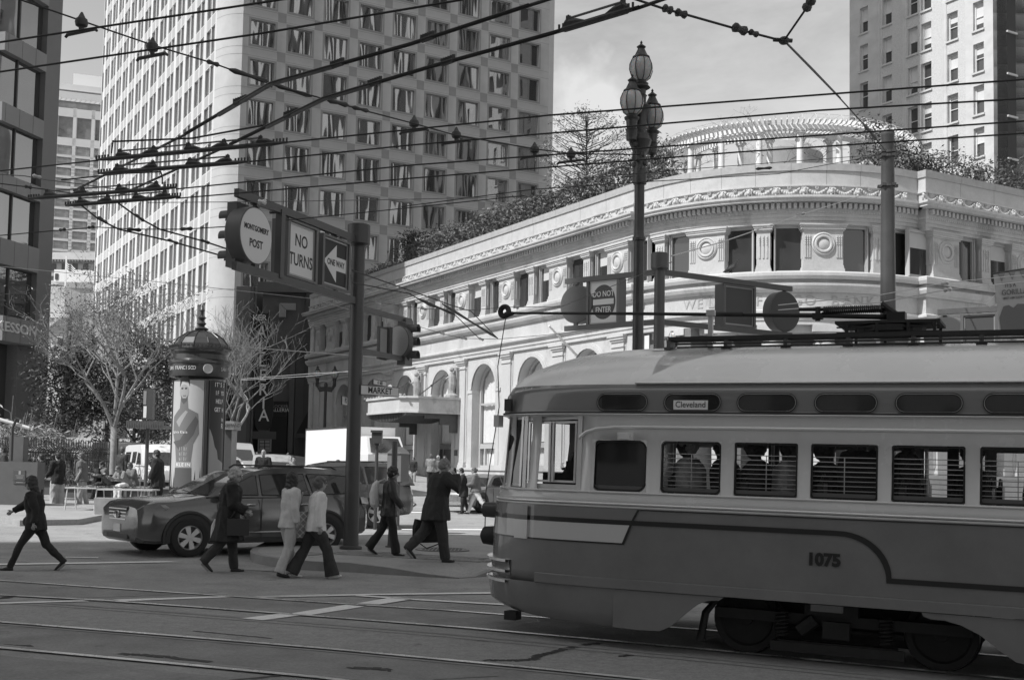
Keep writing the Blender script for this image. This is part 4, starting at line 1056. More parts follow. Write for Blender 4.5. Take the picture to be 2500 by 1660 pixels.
        filler(a+.004,b-.004,1.57,2.095,r,B2)
        w_=ring(a-.004,b+.004,1.582,2.083,r-.01,.014,BLK,'window',t,off=-.002,thick=.03)
        g=MB(); g.add([(a,Y(bodyy(a,1.6)-.03),1.575),(b,Y(bodyy(b,1.6)-.03),1.575),(b,Y(bodyy(b,2.08)-.03),2.09),(a,Y(bodyy(a,2.08)-.03),2.09)],[(0,1,2,3)])
        g.build('pane',GL if wi else mat('tinted_tram_glass',.02,.04,spec=1),w_)
        g=MB(); g.add([(a-.01,Y(bodyy(a,1.6)-.015),1.582),(b+.01,Y(bodyy(b,1.6)-.015),1.582),(b+.01,Y(bodyy(b,1.6)-.015),1.632),(a-.01,Y(bodyy(a,1.6)-.015),1.632)],[(0,1,2,3)]); g.build('sill_rail',mat('tram_sill_rail',.12,.3,metal=.3),w_)
        if wi==0:
            g=MB(); 
            for s in (1.48,1.40,1.20,1.06): g.box(s-.012,s+.012,Y(bodyy(s,1.8)-.07)-.01,Y(bodyy(s,1.8)-.07)+.01,1.6,2.08)
            g.build('shade_rod',mat('dark_interior',.05,.6),w_)
        else:
            for k in range(8):
                z=1.655+k*.0445; g=MB(); g.tube([(a-.012,Y(1.305),z),(b+.012,Y(1.305),z)],.0042,5); g.build('guard_bar',BAR,w_)
            g=MB(); g.tube([((a+b)/2,Y(1.303),1.63),((a+b)/2,Y(1.303),1.97)],.005,5); g.build('guard_bar',BAR,w_)
    # driver side window: aluminium sliding sash
    AL=mat('aluminium_sash',.55,.3,metal=.5)
    def bar(p0,p1,wd,m_,nm,par,off=.006,dp=.03):
        (s0,z0),(s1,z1)=p0,p1; mb=MB(); vs=[]
        d=Vector((s1-s0,z1-z0)).normalized(); nrm=Vector((-d.y,d.x))*wd/2
        for (s,z) in ((s0,z0),(s1,z1)):
            for sg in (-1,1):
                for o in (off,-dp): q=(s+nrm.x*sg,z+nrm.y*sg); vs.append((q[0],Y(bodyy(q[0],z)+o),q[1]))
        mb.add(vs,[(0,2,6,4),(1,3,7,5),(0,1,5,4),(2,3,7,6),(0,1,3,2),(4,5,7,6)]); return mb.build(nm,m_,par)
    dw=root('driver_window',(0,0,0)); dw.parent=t
    for p in (((2.42,2.315),(1.69,2.325)),((2.40,1.60),(1.69,1.60)),((2.38,1.575),(2.38,2.335)),((1.69,1.575),(1.69,2.335))): bar(*p,.05,B2,'sash_surround',dw,off=.008)
    for p in (((2.34,2.265),(1.72,2.27)),((2.34,1.655),(1.72,1.655)),((2.32,1.65),(2.33,2.27)),((1.735,1.65),(1.735,2.27)),((2.0,1.65),(2.01,2.27)),((2.04,1.65),(2.05,2.27))): bar(*p,.022,AL,'sash',dw,off=.012)
    g=MB(); g.add([(2.3,Y(bodyy(2.3,1.9)-.02),1.63),(1.7,Y(bodyy(1.7,1.9)-.02),1.63),(1.7,Y(bodyy(1.7,2.2)-.02),2.3),(2.3,Y(bodyy(2.3,2.2)-.02),2.3)],[(0,1,2,3)]); g.build('pane',GL,dw)
    cw=root('corner_window',(0,0,0)); cw.parent=t
    for p in (((2.44,1.585),(2.44,2.33)),((2.74,1.585),(2.70,2.33)),((2.74,1.60),(2.44,1.60)),((2.71,2.315),(2.44,2.315))): bar(*p,.03,AL,'sash',cw,off=.008)
    g=MB(); vs=[];
    for s,z in ((2.44,1.61),(2.6,1.61),(2.74,1.61),(2.70,2.32),(2.57,2.32),(2.44,2.32)): vs.append((s,Y(bodyy(s,z)-.012),z))
    g.add(vs,[tuple(range(6))]); g.build('pane',mat('tinted_tram_glass',.02,.04,spec=1),cw)
    # end windscreen
    g=MB(); 
    for sg in (1,-1):
        g.add([(2.82,Y(sg*.9),1.58),(2.98,Y(sg*.03),1.58),(2.90,Y(sg*.03),2.33),(2.70,Y(sg*.88),2.33)],[(0,1,2,3)])
    g.build('end_window',GL,t)
    # oval standee windows
    ov=[(1.515,.965),(.80,.21),(.06,-.52),(-.68,-1.26),(-1.41,-2.00),(-2.16,-2.75)]+[(-2.9-.735*i,-3.48-.735*i) for i in range(8)]
    for i,(a,b) in enumerate(ov):
        h0,h1=2.383,2.57; r=.092
        w_=ring(a,b,h0,h1,r,.018,BLK,'oval_window',t,off=.016,thick=.02,n=8)
        P_=[]
        for (cx,cz,q0) in ((a-r,h1-r,0),(b+r,h1-r,1),(b+r,h0+r,2),(a-r,h0+r,3)):
            for k in range(9): an=math.pi/2*(q0+k/8); P_.append((cx+(r-.012)*math.cos(an),cz+(r-.012)*math.sin(an)))
        g=MB(); g.add([(p[0],Y(bodyy(*p)+.009),p[1]) for p in P_],[tuple(range(len(P_)))]); g.build('pane',mat('oval_glass',.02,.05,spec=.9),w_)
        rg=MB(); rg.tube([(p[0],Y(bodyy(*p)+.013),p[1]) for p in P_]+[(P_[0][0],Y(bodyy(*P_[0])+.013),P_[0][1])],.004,5); rg.build('rim',mat('rim_grey',.45,.3),w_)
        if i>1:
            cg=MB(); cg.add([(a-.10,Y(bodyy(a-.1,h0+.03)+.0055),h0+.02),(b+.16,Y(bodyy(b,h0+.03)+.0055),h0+.02),(b+.20,Y(bodyy(b,h0+.06)+.0055),h0+.055),(a-.13,Y(bodyy(a,h0+.06)+.0055),h0+.055)],[(0,1,2,3)]); cg.build('lit_reflection_card',mat('far_window_view',.22,.6),w_) if False else None
        if i==1:
            g=MB(); g.box(.345,.695,Y(1.328)-.002,Y(1.328)+.002,2.405,2.497); cdd=g.build('destination_card',mat('card_white',.75,.6),w_)
            text('Cleveland',.085,mat('print_black',.02,.6),'lettering',cdd,(.52,Y(1.332)+Y(.0015),2.453),(-1,0,0),extr=.0005,sx=.92)
    # access panel, vent, bumper, lamps
    g=MB(); 
    pp=[(2.46,1.05),(2.28,1.045),(2.28,1.385),(2.46,1.385)]
    for z0_,z1_,m_ in ((1.045,1.062,B4),(1.062,1.242,B4),(1.242,1.291,BS),(1.291,1.385,mat('tram_paint_mid_dark',.175,.25))):
        g=MB(); vs=[]
        for s in (2.46,2.40,2.34,2.28):
            for z in (z0_,z1_): vs.append((s,Y(bodyy(s,z)+.035),z))
        for s in (2.46,2.28):
            for z in (z0_,z1_): vs.append((s,Y(bodyy(s,z)),z))
        g.add(vs,[(0,2,3,1),(2,4,5,3),(4,6,7,5),(0,1,9,8),(6,7,11,10),(0,2,4,6,10,8),(1,3,5,7,11,9)]); g.build('access_panel',m_,t)
    g=MB(); g.box(1.10,1.26,Y(1.33)-.05,Y(1.33)+.05,2.09,2.17); g.box(1.13,1.23,Y(1.40)-.03,Y(1.40)+.02,2.10,2.155); g.build('vent_hood',B2,t)
    for k,z in enumerate((.575,.68,.79)):
        kk=[kx for kx in keys if kx[0]=='t' and kx[1]>=th_of(2.55)]; vs=[];fs=[]
        for zq,o_ in ((z-.014,-.02),(z-.014,.05),(z+.014,.05),(z+.014,-.02)):
            for kx in kk: x,y,_=pt(z,1.37+o_*.4,3.09+o_,1.84,kx,True); vs.append((x,Y(y),zq))
        nn=len(kk)
        for i in range(3):
            for j in range(nn-1): fs.append((i*nn+j,i*nn+j+1,(i+1)*nn+j+1,(i+1)*nn+j))
        g=MB(); g.add(vs,fs); g.add([(a,-b,c_) for a,b,c_ in vs],fs); g.build('bumper_rib',TRIM,t)
    ribbon(.56,.80,.02,B1,'bumper_plate',kidx(2.56),None)
    # rope retriever and lamp on the end
    g=MB(); g.tube([(3.02,Y(.45),1.00),(3.19,Y(.45),1.00)],[.115,.10],16); g.tube([(3.19,Y(.45),1.0),(3.23,Y(.45),1.0)],[.10,.04],14); g.build('trolley_catcher',BLK,t,smooth=40)
    g=MB(); g.tube([(2.92,Y(.62),1.30),(3.11,Y(.62),1.30)],[.09,.085],14); g.build('marker_lamp',mat('lamp_housing',.05,.3),t,smooth=40)
    g=MB(); g.cbox((2.86,Y(.85),2.29),(.06,.12,.13)); g.build('corner_bracket',B2,t)
    g=MB(); g.cbox((2.66,Y(1.02),2.46),(.08,.05,.13)); g.build('marker_light',mat('lamp_housing',.05,.3),t)
    g=MB(); g.cbox((2.55,Y(1.0),.20),(.14,.14,.09)); g.build('step_bracket',BLK,t)
    # roof gear: boards, trolley base, pole
    BRD=mat('roof_board',.025,.8,.2,8)
    for yy in (.50,-.50):
        g=MB(); g.box(XR+1.2,1.0,Y(yy)-.10,Y(yy)+.10,3.175,3.215); g.build('roof_plank',BRD,t)
        for s in [1.0-.62*i for i in range(14)]: g=MB(); g.box(s-.02,s+.02,Y(yy)-.09,Y(yy)+.09,3.06,3.175); g.box(s-.05,s+.05,Y(yy)+.06,Y(yy)+.08,3.08,3.11); g.build('plank_bracket',mat('bracket_steel',.12,.5,metal=.5),t)
    g=MB(); g.tube([(.9,Y(.66),3.13),(-9,Y(.66),3.13)],.012,6); g.tube([(.9,Y(.60),3.10),(-9,Y(.60),3.10)],.010,6); g.build('conduit',BLK,t)
    g=MB(); g.box(-1.70,-.68,Y(-.30),Y(.30),3.345,3.375); g.build('trolley_deck',BRD,t)
    g=MB()
    for s in (-.8,-1.1,-1.4,-1.65):
        g.box(s-.015,s+.015,Y(.3)-.02,Y(.3)+.02,3.2,3.36); g.box(s-.015,s+.015,Y(-.3)-.02,Y(-.3)+.02,3.2,3.36)
    g.box(-1.7,-.7,Y(.3)-.01,Y(.3)+.01,3.30,3.315); g.box(-1.7,-.7,Y(.3)-.01,Y(.3)+.01,3.25,3.26); g.lathe([(.26,3.24),(.34,3.27),(.34,3.33),(.2,3.35)],c=(-1.2,0,0),seg=16); g.build('deck_frame',BLK,t)
    tp_=root('trolley_pole',(0,0,0)); tp_.parent=t
    g=MB(); g.tube([(-1.2,0,3.44),(-.5,0,3.475),(1.6,0,3.56),(3.2,0,3.615)],[.028,.024,.018,.014],10); g.build('pole',BLK,tp_,smooth=1)
    g=MB(); g.tube([(.35,0,3.515),(.75,0,3.528)],.028,10); g.build('pole_sleeve',BLK,tp_,smooth=1)
    g=MB(); 
    for k in range(34): th=k; g.lathe([(.035,-.008),(.05,0),(.035,.008)],c=(0,0,0),seg=10) if False else None
    cs=[]
    for k in range(30*8): an=k*2*math.pi/8; cs.append((-1.12+k*.62/240,Y(.0)+.034*math.cos(an),3.53+.034*math.sin(an)))
    g=MB(); g.tube(cs,.010,5); g.build('spring',BLK,tp_)
    g=MB(); g.cbox((-1.25,0,3.44),(.18,.16,.09)); g.tube([(-1.3,0,3.42),(-1.1,0,3.58),(-1.15,0,3.48)],.035,8); g.tube([(-.55,0,3.54),(-.25,0,3.55)],.02,8); g.tube([(-.45,0,3.42),(-.45,0,3.57)],.028,8); g.box(-.5,-.40,-.05,.05,3.44,3.50); g.build('pole_base',BLK,tp_)
    g=MB(); g.lathe([(.03,-.02),(.075,-.025),(.085,0),(.075,.025),(.03,.02),(.03,-.02)],seg=18,cap=False); me=g
    hd=MB(); 
    hd.T=lambda x,y,z:(3.24+x,z,3.635+y); hd.lathe([(.03,-.022),(.07,-.03),(.09,0),(.07,.03),(.03,.022)],seg=18,cap=False); hd.T=lambda x,y,z:(x,y,z); hd.tube([(3.12,0,3.61),(3.2,0,3.60),(3.28,0,3.58)],[.02,.04,.02],8)
    hd.build('trolley_shoe',BLK,tp_,smooth=40)
    g=MB(); g.box(.60,.65,Y(.3)-.02,Y(.3)+.02,3.12,3.50); g.box(.58,.67,Y(.3)-.03,Y(.3)+.03,3.47,3.53); g.build('pole_hook',mat('hook_light',.45,.4),t)
    g.v=[]; 
    rp=MB(); rp.tube([(3.22,0,3.58),(3.16,Y(.3),2.95),(2.98,Y(.6),2.46),(3.06,Y(.62),1.85),(3.14,Y(.55),1.50),(3.18,Y(.47),1.1)],.006,5); rp.build('trolley_rope',mat('rope_dark',.06,.9),t)
    for s,r_ in ((-.42,.17),(.55,.13)):
        pass
    # interior
    INT=mat('dark_interior',.03,.7); g=MB(); g.box(XR+1.2,1.9,-1.30,1.30,.80,.85); g.build('floor',INT,t)
    g=MB(); g.box(XR+1.2,1.5,-1.25,1.25,2.32,2.34); g.build('ceiling',mat('ceiling_dark',.06,.7),t)
    ST=mat('seat_leather',.03,.5)
    for i in range(10):
        s=.55-.74*i
        for yy in (.92,-.92):
            g=MB(); g.box(s-.22,s+.22,yy-.24,yy+.24,1.18,1.26); g.box(s+.18,s+.24,yy-.24,yy+.24,1.22,1.72); g.tube([(s+.21,yy-.22,1.72),(s+.21,yy-.1,1.80),(s+.21,yy+.1,1.80),(s+.21,yy+.22,1.72)],.014,6); g.build('seat',ST,t)
    for s in (.95,-.1,-1.6,-2.5): g=MB(); g.tube([(s,.45,.85),(s,.45,2.32)],.017,8); g.build('grab_pole',mat('pole_steel',.35,.3,metal=.6),t)
    for s in (.9,.28,-.35,-1.7): g=MB(); g.box(s-.06,s+.06,-1.30,-1.24,1.3,2.33); g.build('far_door_post',INT,t)
    # driver area: dashboard, mirror, diagonal wiper rod
    g=MB(); g.box(1.72,2.35,-.55,.75,1.35,1.74); g.cbox((1.95,.55,1.80),(.3,.3,.14)); g.build('dashboard',mat('dash_dark',.03,.5),t)
    g=MB(); g.cbox((1.82,Y(.9),1.98),(.13,.06,.24)); g.tube([(1.82,Y(.9),2.1),(1.84,Y(.9),2.25)],.012,6); g.build('mirror',mat('mirror_body',.06,.3),t)
    g=MB(); g.tube([(2.2,Y(.5),1.72),(1.9,Y(.5),2.28)],.03,6); g.tube([(2.25,Y(.45),1.78),(1.7,Y(.6),1.92)],.014,6); g.build('wiper_arm',BLK,t)
    # running gear
    WH=mat('wheel_iron',.030,.55,.25,6,metal=.3); RIMM=mat('wheel_tread',.28,.35,metal=.8)
    for (s0_) in (.06,-1.78,-6.9,-8.74):
        for yy in (.74,-.74):
            w_=MB(); T0_=w_.T; w_.T=lambda x,y,z,s0_=s0_,yy=yy:(s0_+x,Y(yy)+ (z if yy*sy>0 else -z),.345+y)
            w_.lathe([(.001,.06),(.06,.065),(.065,.03),(.25,.02),(.27,.045),(.305,.05),(.33,.05),(.335,-.05),(.355,-.055),(.355,-.08),(.25,-.08)],seg=40); wo=w_.build('wheel',WH,t,smooth=30)
            r_=MB(); r_.T=lambda x,y,z,s0_=s0_,yy=yy:(s0_+x,Y(yy)+(z if yy*sy>0 else -z),.345+y); r_.lathe([(.331,.045),(.338,.02),(.338,-.045)],seg=40,cap=False); r_.build('tread',RIMM,wo)
    for c0 in (-.86,-7.82):
        g=MB(); g.box(c0-1.2,c0+1.2,Y(.92)-.04,Y(.92)+.04,.36,.46); g.box(c0-.55,c0+.55,Y(.95)-.05,Y(.95)+.06,.12,.20); g.box(c0-.2,c0+.3,Y(.98)-.05,Y(.98)+.05,.46,.56); g.build('truck_frame',WH,t)
        for s in (c0+.52,c0-.45):
            cs=[(s+.055*math.cos(k*math.pi/4),Y(1.0)+.055*math.sin(k*math.pi/4),.24+k*.0045) for k in range(56)]; g=MB(); g.tube(cs,.012,5); g.build('coil_spring',WH,t)
        g=MB(); g.tube([(c0+.35,Y(1.0),.30),(c0+.2,Y(1.0),.42)],.07,8); g.cbox((c0,Y(1.0),.33),(.25,.1,.16)); g.box(c0-.62,c0+.62,Y(1.03)-.02,Y(1.03)+.02,.10,.19); g.tube([(c0-.6,Y(.9),.3),(c0+.6,Y(.9),.3)],.03,6); g.build('brake_gear',WH,t)
    g=MB(); g.box(-1.5,-.25,Y(-.6),Y(.6),.16,.58); g.build('traction_motor',WH,t)
    g=MB(); g.box(-8,1.4,Y(-1.1),Y(1.1),.60,.8); g.build('underframe',BLK,t)
    g=MB(); g.box(-.98,-.69,Y(1.37)-.01,Y(1.37)+.03,.54,.60); g.build('step_bracket',mat('bracket_steel',.12,.5),t)
    g=MB(); g.tube([(.30,Y(1.0),.55),(.42,Y(1.0),.4),(.47,Y(1.0),.12)],[.03,.04,.04],6); g.build('hanger_strap',BLK,t)
    return t
tram=build_tram()
# ================================================================ signs, poles, lamps, wires
DGREY=mat('pole_paint_dark',.055,.45,.12,3); SIGNB=mat('sign_box_dark',.10,.45); SIGNW=mat('sign_face_white',.62,.5); BLKP=mat('print_black',.02,.6); MG=mat('pole_paint_mid',.085,.45,.1,3)
def polybox(mb,A,B,w,h): # beam between two points, rectangular section w horizontally, h vertically
    A=Vector(A);B=Vector(B); d=(B-A).normalized(); s=Vector((-d.y,d.x,0)).normalized()*w/2; u=Vector((0,0,h/2))
    vs=[tuple(p+s*i+u*j) for p in (A,B) for i,j in ((-1,-1),(1,-1),(1,1),(-1,1))]
    mb.add(vs,[(0,1,2,3),(4,7,6,5),(0,4,5,1),(1,5,6,2),(2,6,7,3),(3,7,4,0)])
def build_gantry(base,ptop,label,arms,cap=True,rad=.14,paint=DGREY,group=None):
    # base point on the ground; arms: list of dict(dir, zt, zb, length, signs)
    g=root('signal_pole',base,0,label,'signal pole',group)
    bz=base[2]; H_=ptop-bz
    mb=MB(); mb.lathe([(rad*1.5,0),(rad*1.5,.05),(rad*1.05,.07),(rad,.3),(rad*.92,H_-.45)],seg=20); mb.build('pole',paint,g,smooth=40)
    if cap: mb=MB(); mb.lathe([(rad*.8,H_-.5),(rad*.95,H_-.42),(rad*1.55,H_-.38),(rad*1.55,H_-.02),(rad*1.3,H_)],seg=20); mb.build('pole_cap',paint,g,smooth=40)
    for a in arms:
        d=Vector((*a['dir'],0)).normalized(); nrm=Vector((*a['face'],0)).normalized()
        for z in (a['zt'],a['zb']):
            mb=MB(); polybox(mb,d*.08+Vector((0,0,z-bz)),d*a['len']+Vector((0,0,z-bz)),.09,.13); mb.build('sign_arm',paint,g)
        for sg in a['signs']:
            c=d*sg['at']+Vector((0,0,(a['zt']+a['zb'])/2-bz)); x=Vector((-nrm.y,nrm.x,0)); 
            if x.dot(Vector((1,0,0)))<0 and not a.get('flip'): x=x
            # x direction for text such that it reads left to right seen from the front: right-hand of viewer = nrm x up reversed
            tx=Vector((0,0,1)).cross(nrm)
            hh=(a['zt']-a['zb'])/2
            for e in (1,-1):
                mb=MB(); mb.T=lambda X,Y_,Z:tuple(c+tx*X+nrm*Y_+Vector((0,0,Z))); mb.box(-.05,.05,-.04,.04,*sorted((e*hh-.0*e,e*sg['r']))); mb.build('hanger',paint,g)
            if sg['t']=='disc':
                mb=MB(); mb.T=lambda X,Y_,Z:tuple(c+tx*X+nrm*Z+Vector((0,0,Y_))); r=sg['r']; mb.lathe([(.001,-.30),(r*.97,-.28),(r,-.26),(r,.0),(r*.975,.01)],seg=40); 
                s_=mb.build('sign_drum',SIGNB,g,smooth=35)
                mb=MB(); mb.T=lambda X,Y_,Z:tuple(c+tx*X+nrm*Z+Vector((0,0,Y_))); mb.lathe([(.001,.013),(r*.955,.013),(r*.955,.008)],seg=40); mb.build('face',sg.get('m',SIGNW),s_)
                for (tt,sz,dz,sp) in sg.get('text',()): text(tt,sz,BLKP,'lettering',s_,c+nrm*.016+Vector((0,0,dz)),tx,extr=.001,bold=.004,sx=sp)
            else:
                w,h=sg['w']/2,sg['r']-.06
                mb=MB(); mb.T=lambda X,Y_,Z:tuple(c+tx*X+nrm*Y_+Vector((0,0,Z))); mb.box(-w-.07,w+.07,-.30,-.03,-h-.04,h+.04)
                for (a0,a1,b0,b1) in ((-w-.07,-w,-h-.04,h+.04),(w,w+.07,-h-.04,h+.04),(-w,w,h,h+.04),(-w,w,-h-.04,-h)): mb.box(a0,a1,-.03,.03,b0,b1)
                s_=mb.build('sign_box',SIGNB,g)
                mb=MB(); mb.T=lambda X,Y_,Z:tuple(c+tx*X+nrm*Y_+Vector((0,0,Z)))
                e=.035
                for (a0,a1,b0,b1) in ((-w,-w+e,-h,h),(w-e,w,-h,h),(-w+e,w-e,h-e,h),(-w+e,w-e,-h,-h+e)): mb.box(a0,a1,-.028,-.005,b0,b1)
                mb.build('bezel',mat('sign_bezel',.30,.35,metal=.3),s_)
                mb=MB(); mb.T=lambda X,Y_,Z:tuple(c+tx*X+nrm*Y_+Vector((0,0,Z))); mb.box(-w+e,w-e,-.028,-.018,-h+e,h-e); mb.build('face',sg.get('m',SIGNW),s_)
                for (tt,sz,dz,sp) in sg.get('text',()): text(tt,sz,BLKP,'lettering',s_,c+nrm*(-.016)+Vector((0,0,dz)),tx,extr=.001,bold=.004,sx=sp)
                if sg.get('oneway'):
                    mb=MB(); mb.T=lambda X,Y_,Z:tuple(c+tx*X+nrm*Y_+Vector((0,0,Z))); W_=w-e;H2=h-e
                    mb.add([(X,-.015,Z) for X,Z in ((-W_,.0),(W_*.12,H2*.88),(W_*.12,H2*.32),(W_,H2*.32),(W_,-H2*.32),(W_*.12,-H2*.32),(W_*.12,-H2*.88))],[tuple(range(7))]); mb.build('arrow',SIGNW,s_)
                    text('ONE WAY',.155,BLKP,'lettering',s_,c+nrm*(-.013)+tx*.03,tx,extr=.001,bold=.004,sx=.86)
                if sg.get('noenter'):
                    mb=MB(); mb.T=lambda X,Y_,Z:tuple(c+tx*X+nrm*Y_+Vector((0,0,Z))); 
                    k=32; mb.add([((w-e)*.93*math.cos(i*2*math.pi/k),-.0155,(h-e)*.86*math.sin(i*2*math.pi/k)) for i in range(k)],[tuple(range(k))]); mb.build('disc',mat('sign_red_as_grey',.05,.5),s_)
                    mb=MB(); mb.T=lambda X,Y_,Z:tuple(c+tx*X+nrm*Y_+Vector((0,0,Z))); mb.box(-(w-e)*.8,(w-e)*.8,-.0145,-.012,-.065,.075); mb.build('bar',SIGNW,s_)
                    text('DO NOT',.20,SIGNW,'lettering',s_,c+nrm*(-.013)+Vector((0,0,.20)),tx,extr=.001,bold=.003,sx=.78); text('ENTER',.20,SIGNW,'lettering',s_,c+nrm*(-.013)+Vector((0,0,-.20)),tx,extr=.001,bold=.003,sx=.78)
    return g
def visor_head(par,c,nrm,n=3,z0=.33,dz=.34,m_=SIGNB,r=.13):
    c=Vector(c); nrm=Vector((*nrm,0)).normalized(); tx=Vector((0,0,1)).cross(nrm)
    mb=MB(); mb.T=lambda X,Y_,Z:tuple(c+tx*X+nrm*Y_+Vector((0,0,Z))); mb.box(-.17,.17,-.12,.06,-dz*(n-1)/2-.2,dz*(n-1)/2+.2); h=mb.build('signal_head',m_,par)
    for k in range(n):
        z=dz*(k-(n-1)/2); mb=MB(); mb.T=lambda X,Y_,Z:tuple(c+tx*X+nrm*Z+Vector((0,0,z+Y_))); mb.lathe([(r,.061),(r,.27),(r-.012,.27),(r-.012,.061)],seg=16,a0=-.5,a1=math.pi+.5,cap=False); mb.build('visor',m_,h,smooth=40)
        mb=MB(); mb.T=lambda X,Y_,Z:tuple(c+tx*X+nrm*Z+Vector((0,0,z+Y_))); mb.lathe([(.001,.10),(r*.6,.085),(r*.95,.062)],seg=16,cap=False); mb.build('lens',mat('signal_lens',.04,.1),h,smooth=40)
# --- near left gantry: MONTGOMERY POST / NO TURNS / ONE WAY
b1=gr(856,1340,.15); zt=at(860,588,b1.y).z; zb=at(858,736,b1.y).z
Lend=at(585,510,b1.y*.833); d1=Vector((Lend.x-b1.x,Lend.y-b1.y)); ln1=d1.length
nf=Vector((-d1.y,d1.x)); nf=nf if nf.x>0 else -nf
g1=build_gantry(b1,at(870,548,b1.y).z,'dark street pole carrying the MONTGOMERY POST disc, NO TURNS and ONE WAY signs',[dict(dir=d1,face=nf,zt=zt,zb=zb,len=ln1+.1,signs=[
    dict(t='disc',at=ln1*.88,r=.47,text=[('MONTGOMERY',.122,.11,.82),('POST',.18,-.14,.9)]),
    dict(t='box',at=ln1*.515,r=.52,w=.86,text=[('NO',.30,.17,.88),('TURNS',.30,-.17,.82)]),
    dict(t='box',at=ln1*.215,r=.49,w=.89,m=BLKP,oneway=1)])])
dn=d1.normalized(); mid=(zt+zb)/2-b1.z
visor_head(g1,(dn.x*ln1*.90-nf.normalized().x*.33,dn.y*ln1*.90-nf.normalized().y*.33,mid),(-nf.x,-nf.y),3,dz=.33,r=.10)
MB_=MB(); 
for z in (mid+.55,mid-.55): MB_.tube([(dn.x*ln1*.70,dn.y*ln1*.70,z),(dn.x*ln1*.70-nf.normalized().x*.2,dn.y*ln1*.70-nf.normalized().y*.2,z)],.03,6)
polybox(MB_,Vector((dn.x*ln1*.68,dn.y*ln1*.68,mid)),Vector((dn.x*ln1*.71,dn.y*ln1*.71,mid)),.12,1.16); MB_.build('post_bracket',DGREY,g1)
# right side arm of the same pole: blank sign back, signal head; street name blades lower down
e1=at(1003,785,b1.y+2); e1b=at(1003,880,b1.y+2); d2=Vector((e1.x-b1.x,e1.y-b1.y)); 
for z in (e1.z,e1b.z+.0):
    mb=MB(); polybox(mb,Vector((.1*0,0,z-b1.z)),Vector((d2.x*1.0,d2.y*1.0,z-b1.z)),.07,.10); mb.build('sign_arm',MG,g1)
n2_=Vector((-d2.y,d2.x)).normalized(); n2_=n2_ if n2_.y<0 else -n2_
cB=at(935,838,b1.y+1.3)
mb=MB(); tx=Vector((0,0,1)).cross(Vector((*n2_,0))); cc=Vector((cB.x-b1.x,cB.y-b1.y,cB.z-b1.z)); mb.T=lambda X,Y_,Z:tuple(cc+tx*X+Vector((*n2_,0))*Y_+Vector((0,0,Z))); mb.box(-.16,.17,-.05,.0,-.33,.33); mb.box(.17,.28,-.12,.06,-.31,.35); s_=mb.build('sign_box',SIGNB,g1)
mb=MB(); mb.T=lambda X,Y_,Z:tuple(cc+tx*X+Vector((*n2_,0))*Y_+Vector((0,0,Z))); mb.box(-.13,.14,.001,.01,-.29,.29); mb.build('face',mat('sign_back_grey',.30,.5),s_)
cD=at(972,835,b1.y+1.7); cc2=Vector((cD.x-b1.x,cD.y-b1.y,cD.z-b1.z)); fdir=Vector((-.62,-.78,0)).normalized(); tx2=Vector((0,0,1)).cross(fdir)
mb=MB(); mb.T=lambda X,Y_,Z:tuple(cc2+tx2*X+fdir*Z+Vector((0,0,Y_))); mb.lathe([(.001,-.12),(.32,-.12),(.34,.0),(.335,.03)],seg=32); s_=mb.build('signal_backplate',SIGNB,g1,smooth=35)
mb=MB(); mb.T=lambda X,Y_,Z:tuple(cc2+tx2*X+fdir*Z+Vector((0,0,Y_))); mb.lathe([(.001,.034),(.32,.034)],seg=32,cap=False); mb.build('face',mat('sign_back_grey',.30,.5),s_)
visor_head(g1,cc2+Vector((.16,.1,0)),(.93,-.36),3,dz=.27,r=.105)
# street name blades
bl_=gr(1,1) if False else None
def blade(px0,px1,py0,py1,Y,txt,sz,nm,label,owner,m_=SIGNW):
    A=at(px0,(py0+py1)/2,Y); B=at(px1,(py0+py1)/2,Y+.6); h=(py1-py0)/F*Y
    d=(B-A); d.z=0; w=d.length; d.normalize(); nrm=Vector((d.y,-d.x,0)); c=(A+B)/2; 
    ol=rootloc(owner); mb=MB(); mb.T=lambda X,Y_,Z:tuple(c-ol+d*X+nrm*Y_+Vector((0,0,Z)))
    mb.box(-w/2,w/2,-.02,.0,-h/2,h/2); s_=mb.build(nm,mat('sign_edge',.08,.5),owner)
    mb=MB(); mb.T=lambda X,Y_,Z:tuple(c-ol+d*X+nrm*Y_+Vector((0,0,Z))); mb.box(-w/2+.015,w/2-.015,.0005,.004,-h/2+.015,h/2-.015); mb.build('face',m_,s_)
    text(txt,sz,BLKP,'lettering',s_,c-ol+nrm*.006,d,extr=.001,bold=.003,sx=.9); return s_
blade(880,974,942,967,b1.y-.1,'MARKET',.165,'street_name_sign','',g1); blade(911,943,928,942,b1.y-.05,'\u2190 643',.10,'block_number_sign','',g1)
blade(835,852,968,990,b1.y+.3,'PO',.15,'street_name_sign','',g1)
